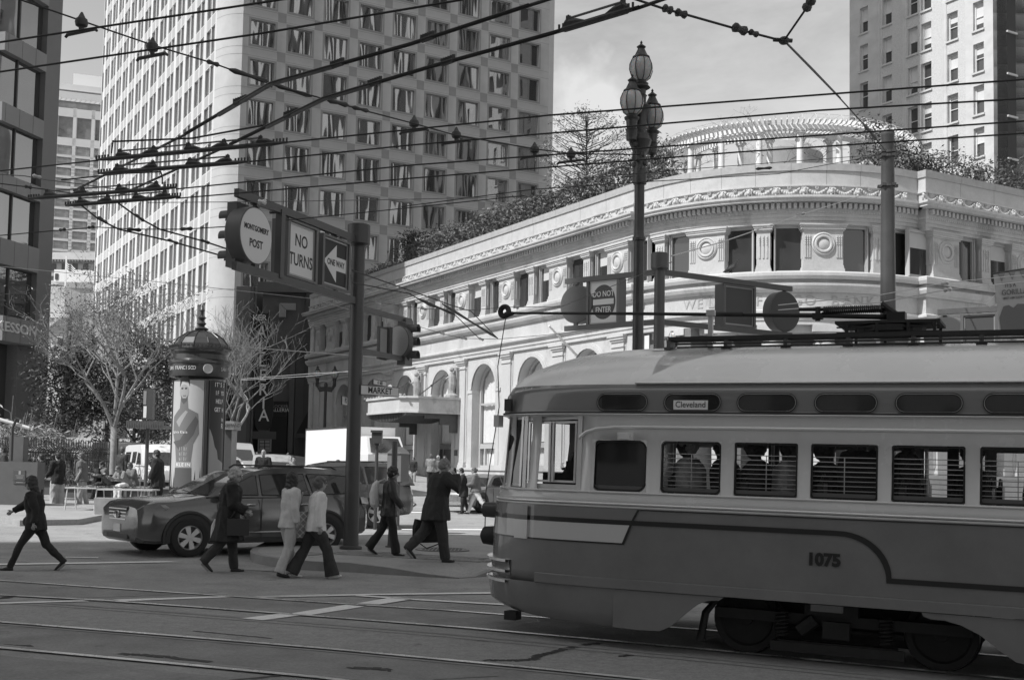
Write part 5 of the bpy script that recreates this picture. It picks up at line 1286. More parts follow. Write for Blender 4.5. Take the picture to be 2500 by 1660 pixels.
# --- right gantry: DO NOT ENTER to the left, blank backs to the right
b2=gr(1608,1330); b2.y=28; b2.x=(1608-CX)/F*28; b2.z=gz(b2.x,28)+.15
zt2=at(1608,664,28).z; zb2=at(1608,786,28).z
eL=at(1392,762,29.6); eR=at(1925,762,30.2)
dL=Vector((eL.x-b2.x,eL.y-b2.y)); dR=Vector((eR.x-b2.x,eR.y-b2.y))
fL=Vector((-dL.y,dL.x)); fL=fL if fL.y<0 else -fL; fR=Vector((-dR.y,dR.x)); fR=fR if fR.y<0 else -fR
DK=mat('sign_back_dark',.055,.5)
g2=build_gantry(b2,at(1610,618,28).z,'street pole behind the streetcar with a DO NOT ENTER sign on its arm',[
  dict(dir=dL,face=fL,zt=zt2,zb=zb2,len=dL.length+.15,signs=[dict(t='disc',at=dL.length*.93,r=.49,m=mat('sign_back_mid',.07,.5)),dict(t='box',at=dL.length*.62,r=.60,w=.84,noenter=1)]),
  dict(dir=dR,face=fR,zt=zt2,zb=zb2,len=dR.length+.1,signs=[dict(t='box',at=dR.length*.60,r=.55,w=.95,m=DK),dict(t='disc',at=dR.length*.97,r=.53,m=DK)])],paint=MG)
# --- far right gantry, partly behind the roof
b3=gr(2700,1330); b3.y=27; b3.x=(2620-CX)/F*27; b3.z=gz(b3.x,27)+.15
e3=at(2300,785,28.5); d3=Vector((e3.x-b3.x,e3.y-b3.y)); f3=Vector((-d3.y,d3.x)); f3=f3 if f3.y<0 else -f3
zt3=at(2420,752,27.7).z; 
g3=build_gantry(b3,zt3+.6,'sign pole at the right edge with a blank disc and blank square sign',[dict(dir=d3,face=f3,zt=zt3,zb=zt3-1.2,len=d3.length+.1,signs=[dict(t='disc',at=d3.length*.98,r=.50,m=DK),dict(t='box',at=d3.length*.70,r=.53,w=.72,m=DK)])],paint=MG)
# --- small signals: pedestrian head on a post, call box
q=gr(958,1335,.15); ps_=root('signal_post',q,0,'short post with a pedestrian signal head behind the woman with the backpack','signal post')
mb=MB(); mb.lathe([(.14,0),(.14,.02),(.10,.03),(.085,.35),(.06,.36),(.055,2.05)],seg=14); mb.build('post',MG,ps_,smooth=35)
tz=at(921,1065,q.y)-q
q2=gr(921,1260); y2=31.; tb=at(921,1067,y2)
pp=root('pedestrian_signal',(tb.x,y2,gz(tb.x,y2)),0,'dark pedestrian signal box on a thin post beside the box truck','pedestrian signal')
zc=tb.z-gz(tb.x,y2); mb=MB(); mb.lathe([(.045,0),(.045,zc-.2)],seg=10); mb.build('post',DGREY,pp); mb=MB(); mb.cbox((0,0,zc),(.27,.24,.33)); mb.cbox((0,0,zc-.19),(.12,.12,.05)); mb.box(-.16,.16,-.16,-.13,zc+.12,zc+.18); mb.build('signal_box',DGREY,pp)
qy=29.5; tb=at(972,1135,qy); bx=root('call_box',(tb.x,qy,gz(tb.x,qy)+.1),R(-25),'grey gabled cabinet on a post in front of the bank entrance','cabinet')
zc=tb.z-gz(tb.x,qy)-.1; mb=MB(); mb.box(-.20,.20,-.2,.2,zc-.42,zc+.28); mb.build('cabinet',mat('cabinet_grey',.13,.5,.1,3),bx); mb=MB(); mb.add([(-.23,-.23,zc+.28),(.23,-.23,zc+.28),(.23,.23,zc+.28),(-.23,.23,zc+.28),(0,-.23,zc+.46),(0,.23,zc+.46)],[(0,1,4),(2,3,5),(0,4,5,3),(1,2,5,4),(0,3,2,1)]); mb.build('cabinet_roof',mat('cabinet_grey',.13),bx); mb=MB(); mb.lathe([(.12,0),(.07,.1),(.06,zc-.42)],seg=12); mb.build('post',MG,bx)
# --- ornate triple lamp post
def globe(par,c,r,m_dark,m_gl):
    c=Vector(c); pr=[(.42,-1.02),(.80,-.70),(1.0,-.1),(.98,.35),(.80,.78),(.62,.98)]
    mb=MB(); mb.lathe([(a*r,b*r*1.02) for a,b in pr],c=c,seg=20,cap=False); gl=mb.build('lamp_globe',m_gl,par,smooth=1)
    mb=MB()
    for k in range(8):
        an=k*math.pi/4+.2; mb.tube([(c.x+a*r*1.03*math.cos(an),c.y+a*r*1.03*math.sin(an),c.z+b*r*1.02) for a,b in pr],r*.035,5)
    mb.build('globe_rib',m_dark,gl)
    mb=MB(); mb.lathe([(.66,.95),(.76,.98),(.74,1.08),(.56,1.2),(.42,1.5),(.30,1.85),(.36,1.88),(.40,1.96),(.18,2.12),(.07,2.25),(.12,2.33),(.02,2.5)] and [(a*r,b*r) for a,b in [(.60,.95),(.76,.98),(.74,1.08),(.56,1.2),(.42,1.5),(.26,1.85),(.36,1.88),(.40,1.96),(.18,2.12),(.07,2.25),(.12,2.33),(.02,2.5)]],c=c,seg=18); mb.build('lamp_cap',m_dark,par,smooth=35)
    mb=MB(); mb.lathe([(a*r,b*r) for a,b in [(.05,-3.6),(.22,-3.5),(.12,-3.35),(.45,-3.2),(.48,-2.4),(.55,-2.3),(.42,-2.2),(.50,-1.5),(.62,-1.4),(.66,-1.25),(.45,-1.15),(.50,-1.0)]],c=c,seg=16); mb.build('lamp_holder',m_dark,par,smooth=35)
LD=mat('lamp_bronze',.045,.4,.3,6); LG=mat('lamp_glass',.40,.25,.06,3)
LG.node_tree.nodes['Principled BSDF'].inputs['Subsurface Weight'].default_value=.3
ly=24.; tl_=at(1565,170,ly); lp=root('street_lamp',(tl_.x,ly,gz(tl_.x,ly)),0,'tall ornate bronze street lamp with three ribbed glass globes above the streetcar','street lamp')
z_=lambda py:at(1565,py,ly).z-lp.location.z
mb=MB(); mb.lathe([(.30,0),(.30,.4),(.16,.7),(.13,1.2),(.105,z_(590)),(.135,z_(588)),(.14,z_(582)),(.105,z_(575)),(.10,z_(452)),(.14,z_(450)),(.15,z_(415)),(.11,z_(405)),(.13,z_(380)),(.24,z_(345)),(.12,z_(320)),(.14,z_(280)),(.22,z_(262)),(.10,z_(250)),(.10,z_(222)),(.2,z_(215)),(.12,z_(205))],seg=18); mb.build('pole',LD,lp,smooth=35)
globe(lp,(0,0,z_(170)),.245,LD,LG)
for px,py,dy in ((1543,252,-.25),(1592,287,.3)):
    c=at(px,py,ly+dy); cc=(c.x-lp.location.x,dy,c.z-lp.location.z); globe(lp,cc,.245,LD,LG)
    mb=MB(); mb.tube([(0,0,z_(350)),(cc[0]*.5,dy*.5,cc[2]-.75),(cc[0],dy,cc[2]-.42)],.07,8); 
    for k in range(7): mb.ball((cc[0]*k/7,dy*k/7,z_(345)+.12*math.sin(k*2.1)),(.10,.08,.10),6,4)
    mb.build('scroll_bracket',LD,lp,smooth=35)
mb=MB()
for k in range(26): an=k*2.4; mb.ball((.12*math.cos(an),.12*math.sin(an),z_(420)+k*.035),(.06,.06,.07),6,4)
mb.build('ornament',LD,lp,smooth=35)
def small_lamp(px,py,Y,label,r=.24,zbase=None,pair=False):
    c=at(px,py,Y); gz0=gz(c.x,Y) if zbase is None else zbase; l=root('street_lamp',(c.x,Y,gz0),0,label,'street lamp','distant globe street lamps'); h=c.z-gz0
    offs=[(-.62,0),(.62,0)] if pair else [(0,0)]
    for ox,_ in offs: globe(l,(ox,0,h),r,LD,LG)
    mb=MB(); mb.lathe([(.25,0),(.18,.6),(.11,1.0),(.10,h-r*3.2),(.16,h-r*3.1),(.08,h-r*2.2)],seg=12)
    if pair:
        mb.tube([(-.62,0,h-.7),(-.4,0,h-1.2),(0,0,h-1.1),(.4,0,h-1.2),(.62,0,h-.7)],.10,8)
        for k in range(9): mb.ball((-.5+k*.125,0,h-1.0),(.1,.08,.14),6,4)
    mb.build('pole',LD,l,smooth=35)
small_lamp(796,914,84,'double globe bronze street lamp standing at the far left end of the bank',pair=True,r=.27)
small_lamp(1646,824,53,'single globe lamp just above the streetcar roof, left of a fainter one',r=.25)
small_lamp(1684,832,60,'fainter globe lamp half hidden behind the streetcar roof, right of a clearer one',r=.24)
# --- plain round trolley wire pole on the right
ty=28.5; tp0=at(2168,760,ty); tq=root('wire_pole',(tp0.x,ty,gz(tp0.x,ty)),0,'thick plain round steel pole holding the overhead wires in front of the bank corner','wire pole')
hz=lambda py:at(2170,py,ty).z-tq.location.z
mb=MB(); mb.lathe([(.24,0),(.195,1),(.185,hz(760)),(.155,hz(335)),(.165,hz(333)),(.168,hz(325)),(.15,hz(320)),(.02,hz(316))],seg=24); mb.build('pole',mat('galvanised_grey',.07,.45,.15,2),tq,smooth=35)
for py in (372,454,382):
    mb=MB(); mb.lathe([(.172,hz(py)-.04),(.20,hz(py)-.04),(.20,hz(py)+.02),(.172,hz(py)+.02)],seg=20,cap=False); 
    for k in range(5): mb.cbox((.2*math.cos(k*1.3),.2*math.sin(k*1.3),hz(py)),(.09,.09,.07))
    mb.build('pole_band',DGREY,tq)
# --- overhead wires: each traced between places a few metres above the street
WM=mat('wire_black',.02,.6); WL=mat('wire_bright',.55,.4,metal=.5); WF=mat('wire_fitting',.05,.6,.3,8); WG=mat('tube_weathered',.16,.6,.3,9)
def W3(p): 
    px,py,z=p
    d=ray(px,py); return Vector((0,0,H))+d*((z-H)/d.z)
def wire(pts,r,name,label,cat,m_=WM,group=None,parent=None,seg=6,sag=0):
    P3=[W3(p) for p in pts]
    full=[P3[0]]
    for a,b in zip(P3,P3[1:]):
        for k in range(1,7): t=k/6; q=a.lerp(b,t); q.z-=sag*4*t*(1-t); full.append(q)
    o=full[0].copy(); mb=MB(); mb.tube([q-o for q in full],r,seg,False)
    ob=mb.build(name,m_,parent,smooth=1)
    if parent is None: ob.location=o; tag(ob,label,cat,group)
    else: ob.location=o-rootloc(parent)
    return ob
WG_='trolley wires over the street'
tw=[([(-40,110,6.2),(700,-2,6.2)],'upper overhead wire crossing the top left corner of the sky'),
    ([(-40,182,6.1),(640,82,6.1),(1130,0,6.1)],'second overhead wire from the top, running from the left edge up past the tower corner'),
    ([(-40,422,6.0),(240,392,6.0)],'wire leading into the uppermost frog from the left edge'),
    ([(700,348,6.0),(1000,317,6.0),(1340,282,6.0),(2560,190,6.0)],'long overhead wire above the tree top and below the lamp globes'),
    ([(610,395,6.0),(1000,355,6.0),(2000,270,6.0),(2560,238,6.0)],'long overhead wire just below the topmost long one'),
    ([(430,462,6.0),(1000,404,6.0),(1800,345,6.0),(2560,292,6.0)],'third long overhead wire crossing the pergola'),
    ([(430,485,6.0),(1000,436,6.0),(1800,372,6.0),(2560,322,6.0)],'lowest long dark overhead wire crossing the pergola')]
for p,l in tw: wire(p,.011,'overhead_wire',l,'overhead wire',group=WG_)
# heavy twin feeder wires with cable clamps rising to the right
heavy=[([(180,466,6.2),(450,330,6.2),(660,206,6.2),(1000,110,6.2),(1290,15,6.2),(1400,-20,6.2)],'thick weathered overhead conductor climbing from the left frogs to the top centre'),
       ([(290,478,6.1),(560,355,6.1),(790,242,6.1),(1050,165,6.1),(1340,85,6.1),(1560,20,6.1),(1660,-15,6.1)],'lower thick weathered overhead conductor climbing past the tower corner')]
for p,l in heavy:
    h_=root('overhead_conductor',W3(p[0]),0,l,'overhead conductor')
    wire(p,.017,'conductor','','',WM,parent=h_); 
    q=[(x,y-4,z) for x,y,z in p]; wire(q[1:-1],.010,'messenger_wire','','',WM,parent=h_)
    s_=[(p[1][0]*.6+p[2][0]*.4,p[1][1]*.6+p[2][1]*.4,p[1][2]),p[2],(p[2][0]*.55+p[3][0]*.45,p[2][1]*.55+p[3][1]*.45,p[1][2])]
    wire(s_,.030,'conductor_sleeve','','',WG,parent=h_,seg=8)
    hl=rootloc(h_)
    for (x,y,z) in ((p[1][0]*.35+p[2][0]*.65,p[1][1]*.35+p[2][1]*.65,p[1][2]),(p[2][0]*.52+p[3][0]*.48,p[2][1]*.52+p[3][1]*.48,p[1][2]),(p[3][0]*.85+p[4][0]*.15,p[3][1]*.85+p[4][1]*.15,p[1][2])):
        a=W3((x-14,y+4,z))-hl; b=W3((x+14,y-6,z))-hl; mb=MB(); 
        for k in range(6): t=k/5; q=a.lerp(b,t); mb.cbox((q.x,q.y,q.z+.02),(.035,.035,.07)); 
        mb.tube([a,b],.028,6); mb.build('cable_clamp',WF,h_)
# section insulators / frogs (dark bars with lugs)
def frog(pts,label,n=3,rod=True):
    P3=[W3(p) for p in pts]; o=P3[0].copy(); g=root('wire_frog',o,0,label,'overhead frog','dark frogs where the overhead wires cross')
    a=P3[0]-o; b=P3[-1]-o; L_=(b-a).length; d=(b-a).normalized()
    mb=MB(); mb.tube([a,a.lerp(b,.08),a.lerp(b,.92),b],[.012,.032,.032,.012],6); mb.build('runner_bar',WF,g)
    for k in range(n):
        t=.13+.74*k/max(1,n-1); q=a.lerp(b,t); mb=MB(); sgn=1 if k%2 else -1
        mb.tube([q-d*.20*sgn+Vector((0,0,.02)),q-d*.10*sgn+Vector((0,0,.045)),q+d*.02*sgn+Vector((0,0,.055)),q+d*.06*sgn+Vector((0,0,.03))],[.015,.03,.035,.02],6); mb.cbox(tuple(q+Vector((0,0,.085))),(.05,.05,.06)); mb.tube([q+Vector((0,0,.06)),q+Vector((0,0,.13))],.012,5); mb.build('lug',WF,g)
    if rod:
        for k in range(n-1):
            t0=.13+.74*k/(n-1);t1=.13+.74*(k+1)/(n-1); mb=MB(); mb.tube([a.lerp(b,t0)+Vector((0,0,.095)),a.lerp(b,t1)+Vector((0,0,.095))],.012,6); mb.build('tie_rod',mat('tie_rod_grey',.14,.5),g)
    for e,s in ((a,1),(b,-1)):
        mb=MB()
        for k in range(5): q=e+d*s*.05*k; mb.cbox((q.x,q.y,q.z+.035),(.022,.022,.05))
        mb.tube([e,e+d*s*.2],.016,5)
        mb.build('clamp_bolts',WF,g)
    return g
frog([(235,391,6),(700,348,6)],'uppermost long dark frog bar with lugs on the left',5)
frog([(240,424,6),(605,395,6)],'second dark frog bar just below the uppermost one',4)
frog([(70,485,5.95),(430,458,5.95)],'third dark frog bar crossing the left tower edge',4)
frog([(160,502,5.9),(440,480,5.9)],'lowest dark frog bar of the left group',4)
frog([(1365,76,6.1),(1545,22,6.1)],'dark frog bar hanging against the sky at the top centre',2)
# loops and jumper cables
wire([(276,345,6.1),(279,346,6.2),(470,338,6.2),(640,307,6.2)],.014,'jumper_cable','thin jumper cable bent over the uppermost frog','cable')
wire([(276,345,6.15),(272,375,6.0)],.010,'jumper_cable','short drop of cable at the left end of the uppermost frog','cable')
wire([(150,440,6.0),(300,424,6.0),(393,420,6.0),(396,432,6.0),(396,450,5.9)],.011,'jumper_cable','jumper cable looping above the third frog bar','cable')
# span wires
def spanw(pts,label,m_=WM,r=.009,ins=(),cat='span wire'):
    o=wire(pts,r,'span_wire',label,cat,m_,'span wires between the poles'); ol=o.location
    for (x0,y0,x1,y1,z,rr) in ins:
        a=W3((x0,y0,z))-ol;b=W3((x1,y1,z))-ol; mb=MB(); mb.tube([a,a.lerp(b,.15),a.lerp(b,.5),a.lerp(b,.85),b],[rr*.4,rr,rr*.6,rr,rr*.4],8); mb.build('strain_insulator',WF if m_ is WM else WL,o,smooth=40)
    return o
def hanger(px,py,z,par,k=1.):
    ol=rootloc(par); c=W3((px,py,z))-ol; mb=MB(); mb.T=lambda x,y,zz:(c.x+x*k,c.y+y*k,c.z+zz*k)
    mb.lathe([(.01,.11),(.025,.08),(.04,.05),(.045,.045),(.06,.035),(.068,0),(.06,-.035),(.03,-.05),(.02,-.09)],seg=12); mb.build('bell_insulator',WF,par,smooth=40)
    mb=MB(); mb.T=lambda x,y,zz:(c.x+x*k,c.y+y*k,c.z+zz*k); d=Vector((S.x,S.y)); mb.tube([(d.x*.22,d.y*.22,-.125),(d.x*.19,d.y*.19,-.10),(-d.x*.19,-d.y*.19,-.095),(-d.x*.22,-d.y*.22,-.12)],[.015,.02,.02,.015],6); mb.build('wire_ear',WF,par)
sw=spanw([(20,-10,6.5),(200,52,6.45),(370,110,6.4),(520,155,6.4),(660,206,6.35),(790,242,6.3),(880,268,6.3),(1010,302,6.3),(1110,330,6.3),(1310,365,6.3),(1400,376,6.3),(1560,378,6.3)],'span wire with porcelain insulators crossing the tower face diagonally',ins=[(505,150,535,160,6.4,.03),(560,170,655,200,6.4,.035),(670,208,760,236,6.35,.03),(800,245,850,258,6.3,.035),(860,262,900,272,6.3,.03)])
for px,py in ((199,56),(372,116),(1011,302),(1114,330),(1305,366),(1394,378)): hanger(px,py,6.35,sw)
sw2=spanw([(1530,-8,7.0),(1620,22,7.0),(1680,38,7.0),(1800,72,7.0),(1912,101,7.0)],'heavy span wire running down to the junction ring in the right sky',r=.014,ins=[(1620,20,1640,27,7,.05),(1650,30,1676,38,7,.05),(1790,66,1822,78,7,.06),(1830,78,1850,86,7,.04)])
sw3=spanw([(1914,100,7.0),(1975,12,7.1),(1990,-20,7.1)],'short wire going up from the junction ring to the top edge',r=.014,ins=[(1968,22,1982,0,7.1,.06)])
mb=MB(); c=W3((1914,100,7.0)); mb.ball((0,0,0),(.07,.07,.05),8,5); mb.tube([(-.13,0,.01),(.1,0,.0)],.025,6); jr=mb.build('junction_ring',WF); jr.location=c; tag(jr,'small clamp where three heavy wires meet in the right hand sky','wire clamp')
spanw([(1914,100,7.0),(2050,240,8.2),(2130,328,8.9),(2165,372,9.3)],'wire running down from the junction ring to the top of the round pole',r=.013,ins=[(2110,306,2140,340,8.8,.04)])
spanw([(1916,101,7.02),(1985,170,7.6),(2052,240,8.2)],'parallel strand just beside the wire falling from the junction ring',r=.011)
spanw([(2150,378,8.9),(1900,425,7.6),(1565,445,6.6),(1300,463,6.2),(980,505,6)],'thin guy wire from the round pole past the lamp post',r=.008,ins=[(1845,413,1885,410,7.5,.03)])
spanw([(2150,378,8.9),(1700,412,7),(1400,438,6.3)],'second thin guy wire left of the round pole',r=.007)
spanw([(1640,625,5.2),(1760,592,5.8),(1960,523,7.0),(2140,466,8.2)],'bright wire slanting up across the rounded corner windows to the round pole',WL,.010,ins=[(1945,526,1965,520,7,.035),(2130,468,2145,463,8.2,.03)])
spanw([(1900,745,4.6),(2150,720,4.9),(2310,690,5.2),(2500,672,5.4),(2560,668,5.5)],'upper bright wire at the right running behind the banner',WL,.009,ins=[(2298,694,2316,690,5.2,.04)])
spanw([(1900,757,4.5),(2150,738,4.8),(2312,707,5.0),(2500,688,5.3),(2560,684,5.3)],'lower bright wire at the right running behind the banner',WL,.009,ins=[(2305,709,2323,705,5,.04)])
spanw([(-20,649,5.4),(110,661,5.4),(400,690,5.2),(760,729,5),(900,770,4.8)],'pale thin wire crossing in front of the left tower and the bare tree',WL,.006)
spanw([(560,845,4.2),(860,868,4.2),(920,872,4.2)],'bright taut wire passing behind the signal pole below the signs',WL,.010)
spanw([(590,925,4),(760,912,4),(900,905,4)],'pale wire meeting the galleria banner from the right',WL,.006); spanw([(590,928,4),(760,918,4),(900,899,4)],'second pale wire meeting the galleria banner',WL,.006)
spanw([(-20,577,5.6),(150,562,5.7),(240,555,5.7),(330,560,5.6),(450,560,5.6),(560,553,5.6)],'span wire with clamps below the left frogs',ins=[(145,562,160,560,5.7,.03),(215,556,230,554,5.7,.03),(310,560,345,562,5.6,.035),(440,560,470,558,5.6,.035)])
spanw([(200,503,5.85),(240,535,5.8),(290,560,5.7),(420,590,5.6),(560,630,5.5)],'dark curved conductor falling to the right from the lowest frog',r=.014,ins=[(240,530,262,545,5.8,.03),(410,585,435,595,5.6,.03)])
spanw([(290,497,5.85),(335,530,5.8),(390,560,5.7),(500,590,5.6),(560,610,5.5)],'second dark curved conductor falling to the right beside the first',r=.014,ins=[(330,524,352,540,5.8,.03),(490,586,512,594,5.6,.03)])
spanw([(-20,425,6.2),(60,430,6.2),(115,440,6.2),(200,450,6.15),(300,465,6.1)],'thin wire joining the third frog from the left edge',WG,.008,ins=[(80,428,100,434,6.2,.03)]); spanw([(-20,446,6.1),(75,458,6.1),(180,473,6.1)],'dark guy wire from the left edge to the third frog',ins=[(60,455,78,459,6.1,.03)])
spanw([(360,495,5.9),(500,494,5.9),(640,493,5.9),(1000,487,5.9),(1340,478,5.9)],'pale horizontal wire with a small white insulator near the sign arm',WG,.006,ins=[(630,494,650,493,5.9,.05)])
spanw([(700,538,5.8),(900,518,5.8),(1280,478,5.8)],'fine dark wire rising to the right from the top of the sign arm',r=.008)
for p,l in (([(860,690,4.6),(1000,717,4.7),(1048,746,4.7),(1080,755,4.7),(1110,768,4.7),(1172,828,4.7)],'left dark switch wire with a curved frog in front of the upper bank windows'),([(860,660,4.6),(1060,730,4.7),(1100,745,4.7),(1150,760,4.7),(1215,826,4.7)],'right dark switch wire with a curved frog in front of the upper bank windows')): spanw(p,l,r=.009,ins=[(p[1][0]+20,p[1][1]+12,p[4][0],p[4][1],4.7,.03)])
spanw([(900,735,4.8),(1035,754,4.8),(1150,757,4.8),(1240,750,4.8),(1370,749,4.8),(1640,640,5)],'pale wire with small insulators across the upper bank windows',WG,.006,ins=[(915,738,930,742,4.8,.03),(1030,752,1040,756,4.8,.03),(1255,748,1265,752,4.8,.03)])
spanw([(930,770,4.6),(1075,813,4.6),(1130,826,4.6),(1215,828,4.6),(1330,818,4.6),(1500,800,4.6)],'pale wire swinging across the arches',WG,.006,ins=[(1075,812,1085,816,4.6,.03),(1125,824,1140,828,4.6,.03),(1170,826,1180,830,4.6,.03)])
# ================================================================ trees, hedges, roof garden
BARK=mat('bark_pale',.24,.85,.25,7,.5,30); BARKD=mat('bark_dark',.06,.9,.3,6); TWIG=mat('twig_pale',.20,.8,.2,3)
def leafmat(name,v,tr=.0):
    m=mat(name,v,.55,.45,2.5); return m
LF1=leafmat('leaf_pale',.13); LF2=leafmat('leaf_dark',.045); LF3=leafmat('leaf_mid',.09); LF4=leafmat('grass_pale',.26)
def leaves(mb,c,n,sp,size,rr,elong=1.6):
    cx,cy,cz=c; sx,sy,sz=sp if hasattr(sp,'__len__') else (sp,sp,sp)
    for _ in range(n):
        a=rr.gauss(0,.5);b=rr.gauss(0,.5);d=rr.gauss(0,.5)
        p=Vector((cx+a*sx,cy+b*sy,cz+d*sz)); u=Vector((rr.gauss(0,1),rr.gauss(0,1),rr.gauss(0,.7))).normalized(); v=u.cross(Vector((rr.gauss(0,1),rr.gauss(0,1),rr.gauss(0,1)))).normalized()
        s=size*rr.uniform(.6,1.3); u*=s*elong; v*=s*.5
        mb.add([tuple(p-u*.5),tuple(p+v*.5),tuple(p+u*.5),tuple(p-v*.5)],[(0,1,2,3)])
def grow(mb,tips,p,d,L_,r,lev,rr,spread=.5,up=.12,split=3,mids=None,minr=.006):
    pts=[p];q=p;dd=d
    seg=4 if lev>1 else 3
    for i in range(seg):
        dd=(dd+Vector((rr.gauss(0,.13),rr.gauss(0,.13),rr.gauss(0,.09)+up*.35))).normalized(); q=q+dd*L_/seg; pts.append(q)
    r1=max(minr,r*.62); mb.tube(pts,[r+(r1-r)*i/seg for i in range(seg+1)],6 if lev>2 else 4,False)
    if mids is not None and lev<=2: mids.append(pts[2])
    if lev==0: tips.append(q); return
    for k in range(split if lev>1 else split):
        an=rr.uniform(0,6.283); base=pts[-1] if k<2 else pts[rr.randint(1,seg-1)]
        side=Vector((math.cos(an),math.sin(an),rr.uniform(-.1,.35))).normalized(); nd=(dd*(1-spread*.55)+side*spread+Vector((0,0,up))).normalized()
        grow(mb,tips,base,nd,L_*rr.uniform(.62,.85),r1*.9,lev-1,rr,spread,up,split,mids,minr)
def broad_tree(base,label,H_,stems,seed,leafn,leafm,leaf,lev=4,L0=None,bark=None,sp=.3,trunk_h=None,r0=.16,cat='tree',spread=.5,up=.12,split=3,group=None,size=None,name='street_tree'):
    rr=random.Random(seed); t=root(name,base,0,label,cat,group); bark=bark or BARK
    th=trunk_h or H_*.25; mb=MB(); mb.tube([(0,0,-.1),(0.02,0,.3),(rr.uniform(-.1,.1),0,th*.6),(0,0,th)],[r0*1.25,r0,r0*.9,r0*.85],10); mb.build('trunk',bark,t,smooth=1)
    br=MB(); tips=[];mids=[]
    for k,(dx,dy) in enumerate(stems):
        d=Vector((dx,dy,1)).normalized(); grow(br,tips,Vector((0,0,th*.96)),d,(L0 or H_*.3),r0*.58,lev,rr,spread,up,split,mids,.0045)
    br.build('branches',bark if bark is not BARK else TWIG,t,kind='stuff')
    if leafn:
        lf=MB()
        for q in tips: leaves(lf,q,leafn,sp,leaf,rr)
        lf.build('leaves',leafm,t,kind='stuff')
    return t
q=at(272,1190,44); t1=broad_tree((q.x,44,gz(q.x,44)+.14),'half bare street tree with pale forked trunk left of the advertising column',8.6,[(-.42,.1),(.38,-.15),(.05,.3),(-.1,-.2)],5,4,LF1,.08,lev=5,L0=2.1,trunk_h=2.6,r0=.13,sp=.30,spread=.7,split=3)
q=at(558,1190,49); broad_tree((q.x,49,gz(q.x,49)+.14),'bare street tree with bright twigs right of the advertising column',8.4,[(-.35,.1),(.45,-.1),(.1,.3),(.0,-.3)],9,0,LF1,.08,lev=5,L0=1.9,trunk_h=2.3,r0=.12,spread=.66,split=3)
def mass_tree(base,label,R3,H_,seed,m_,n,leaf,group=None,trunk=True,name='evergreen_tree',cat='tree',clumps=26,bark=None,z0=.35):
    rr=random.Random(seed); t=root(name,base,0,label,cat,group)
    mb=MB(); mb.tube([(0,0,-.1),(.05,0,H_*.3),(0,.05,H_*.75)],[.16,.13,.05],8); tips=[]
    for k in range(6): grow(mb,tips,Vector((0,0,H_*(.35+.07*k))),Vector((math.cos(k*2.3),math.sin(k*2.3),.6)).normalized(),R3*.5,.06,1,rr)
    mb.build('trunk',bark or BARKD,t)
    lf=MB()
    for k in range(clumps):
        an=rr.uniform(0,6.283); rad=R3*math.sqrt(rr.random())*.9; z=H_*(z0+(1-z0)*rr.random()); f_=1-abs((z/H_-.62))*.9; c=(rad*f_*math.cos(an),rad*f_*math.sin(an),z); leaves(lf,c,n//clumps,(R3*.34,R3*.34,R3*.26),leaf,rr)
    lf.build('leaves',m_,t,kind='stuff'); return t
for i,(px,D,h,r,l) in enumerate(((150,62,6.6,2.6,'dark evergreen tree at the left of the clump behind the fence'),(255,64,7.6,2.8,'dark evergreen tree behind the pale forked trunk'),(345,61,7.4,2.6,'dark evergreen tree just left of the advertising column'),(430,66,6.8,2.6,'dark evergreen tree half hidden behind the advertising column'))):
    q=at(px,1150,D); mass_tree((q.x,D,gz(q.x,D)),l,r,h,20+i,LF2,5200,.16,'evergreen trees behind the fence')
q=at(322,1150,57); mass_tree((q.x,57,gz(q.x,57)),'low dark evergreen directly behind the transit sign',1.9,4.2,29,LF2,3200,.15,z0=.05)
# shrubs behind the fence at the left
def bush(base,label,rx,ry,h,seed,m_,n,leaf,name='shrub',cat='shrub',elong=1.6,group=None):
    rr=random.Random(seed); t=root(name,base,0,label,cat,group); lf=MB()
    for _ in range(n//40):
        an=rr.uniform(0,6.283);rad=math.sqrt(rr.random()); leaves(lf,(rx*rad*math.cos(an),ry*rad*math.sin(an),h*(.15+.7*rr.random()*(1-.4*rad))),40,(rx*.25,ry*.25,h*.22),leaf,rr,elong)
    st=MB()
    for k in range(14):
        an=rr.uniform(0,6.283); st.tube([(rx*.3*math.cos(an),ry*.3*math.sin(an),0),(rx*.7*math.cos(an),ry*.7*math.sin(an),h*rr.uniform(.7,1.15))],.012,4)
    st.build('stems',BARK,t,kind='stuff'); lf.build('leaves',m_,t,kind='stuff'); return t
for i,(px,D,h,l) in enumerate(((10,50,3.4,'pale feathery shrub at the far left edge behind the railing'),(75,52,3.0,'pale feathery shrub second from the left behind the railing'),(140,53,2.5,'lower pale shrub behind the railing near the dark evergreens'))):
    q=at(px,1150,D); bush((q.x,D,gz(q.x,D)),l,1.5,1.2,h,40+i,LF4,2600,.12,elong=3.5,group='pale shrubs behind the railing')
q=at(172,1190,41); bush((q.x,41,gz(q.x,41)+.5),'small dark round bush in the raised bed behind the man with baggy trousers',.55,.5,.95,50,LF3,1500,.07)
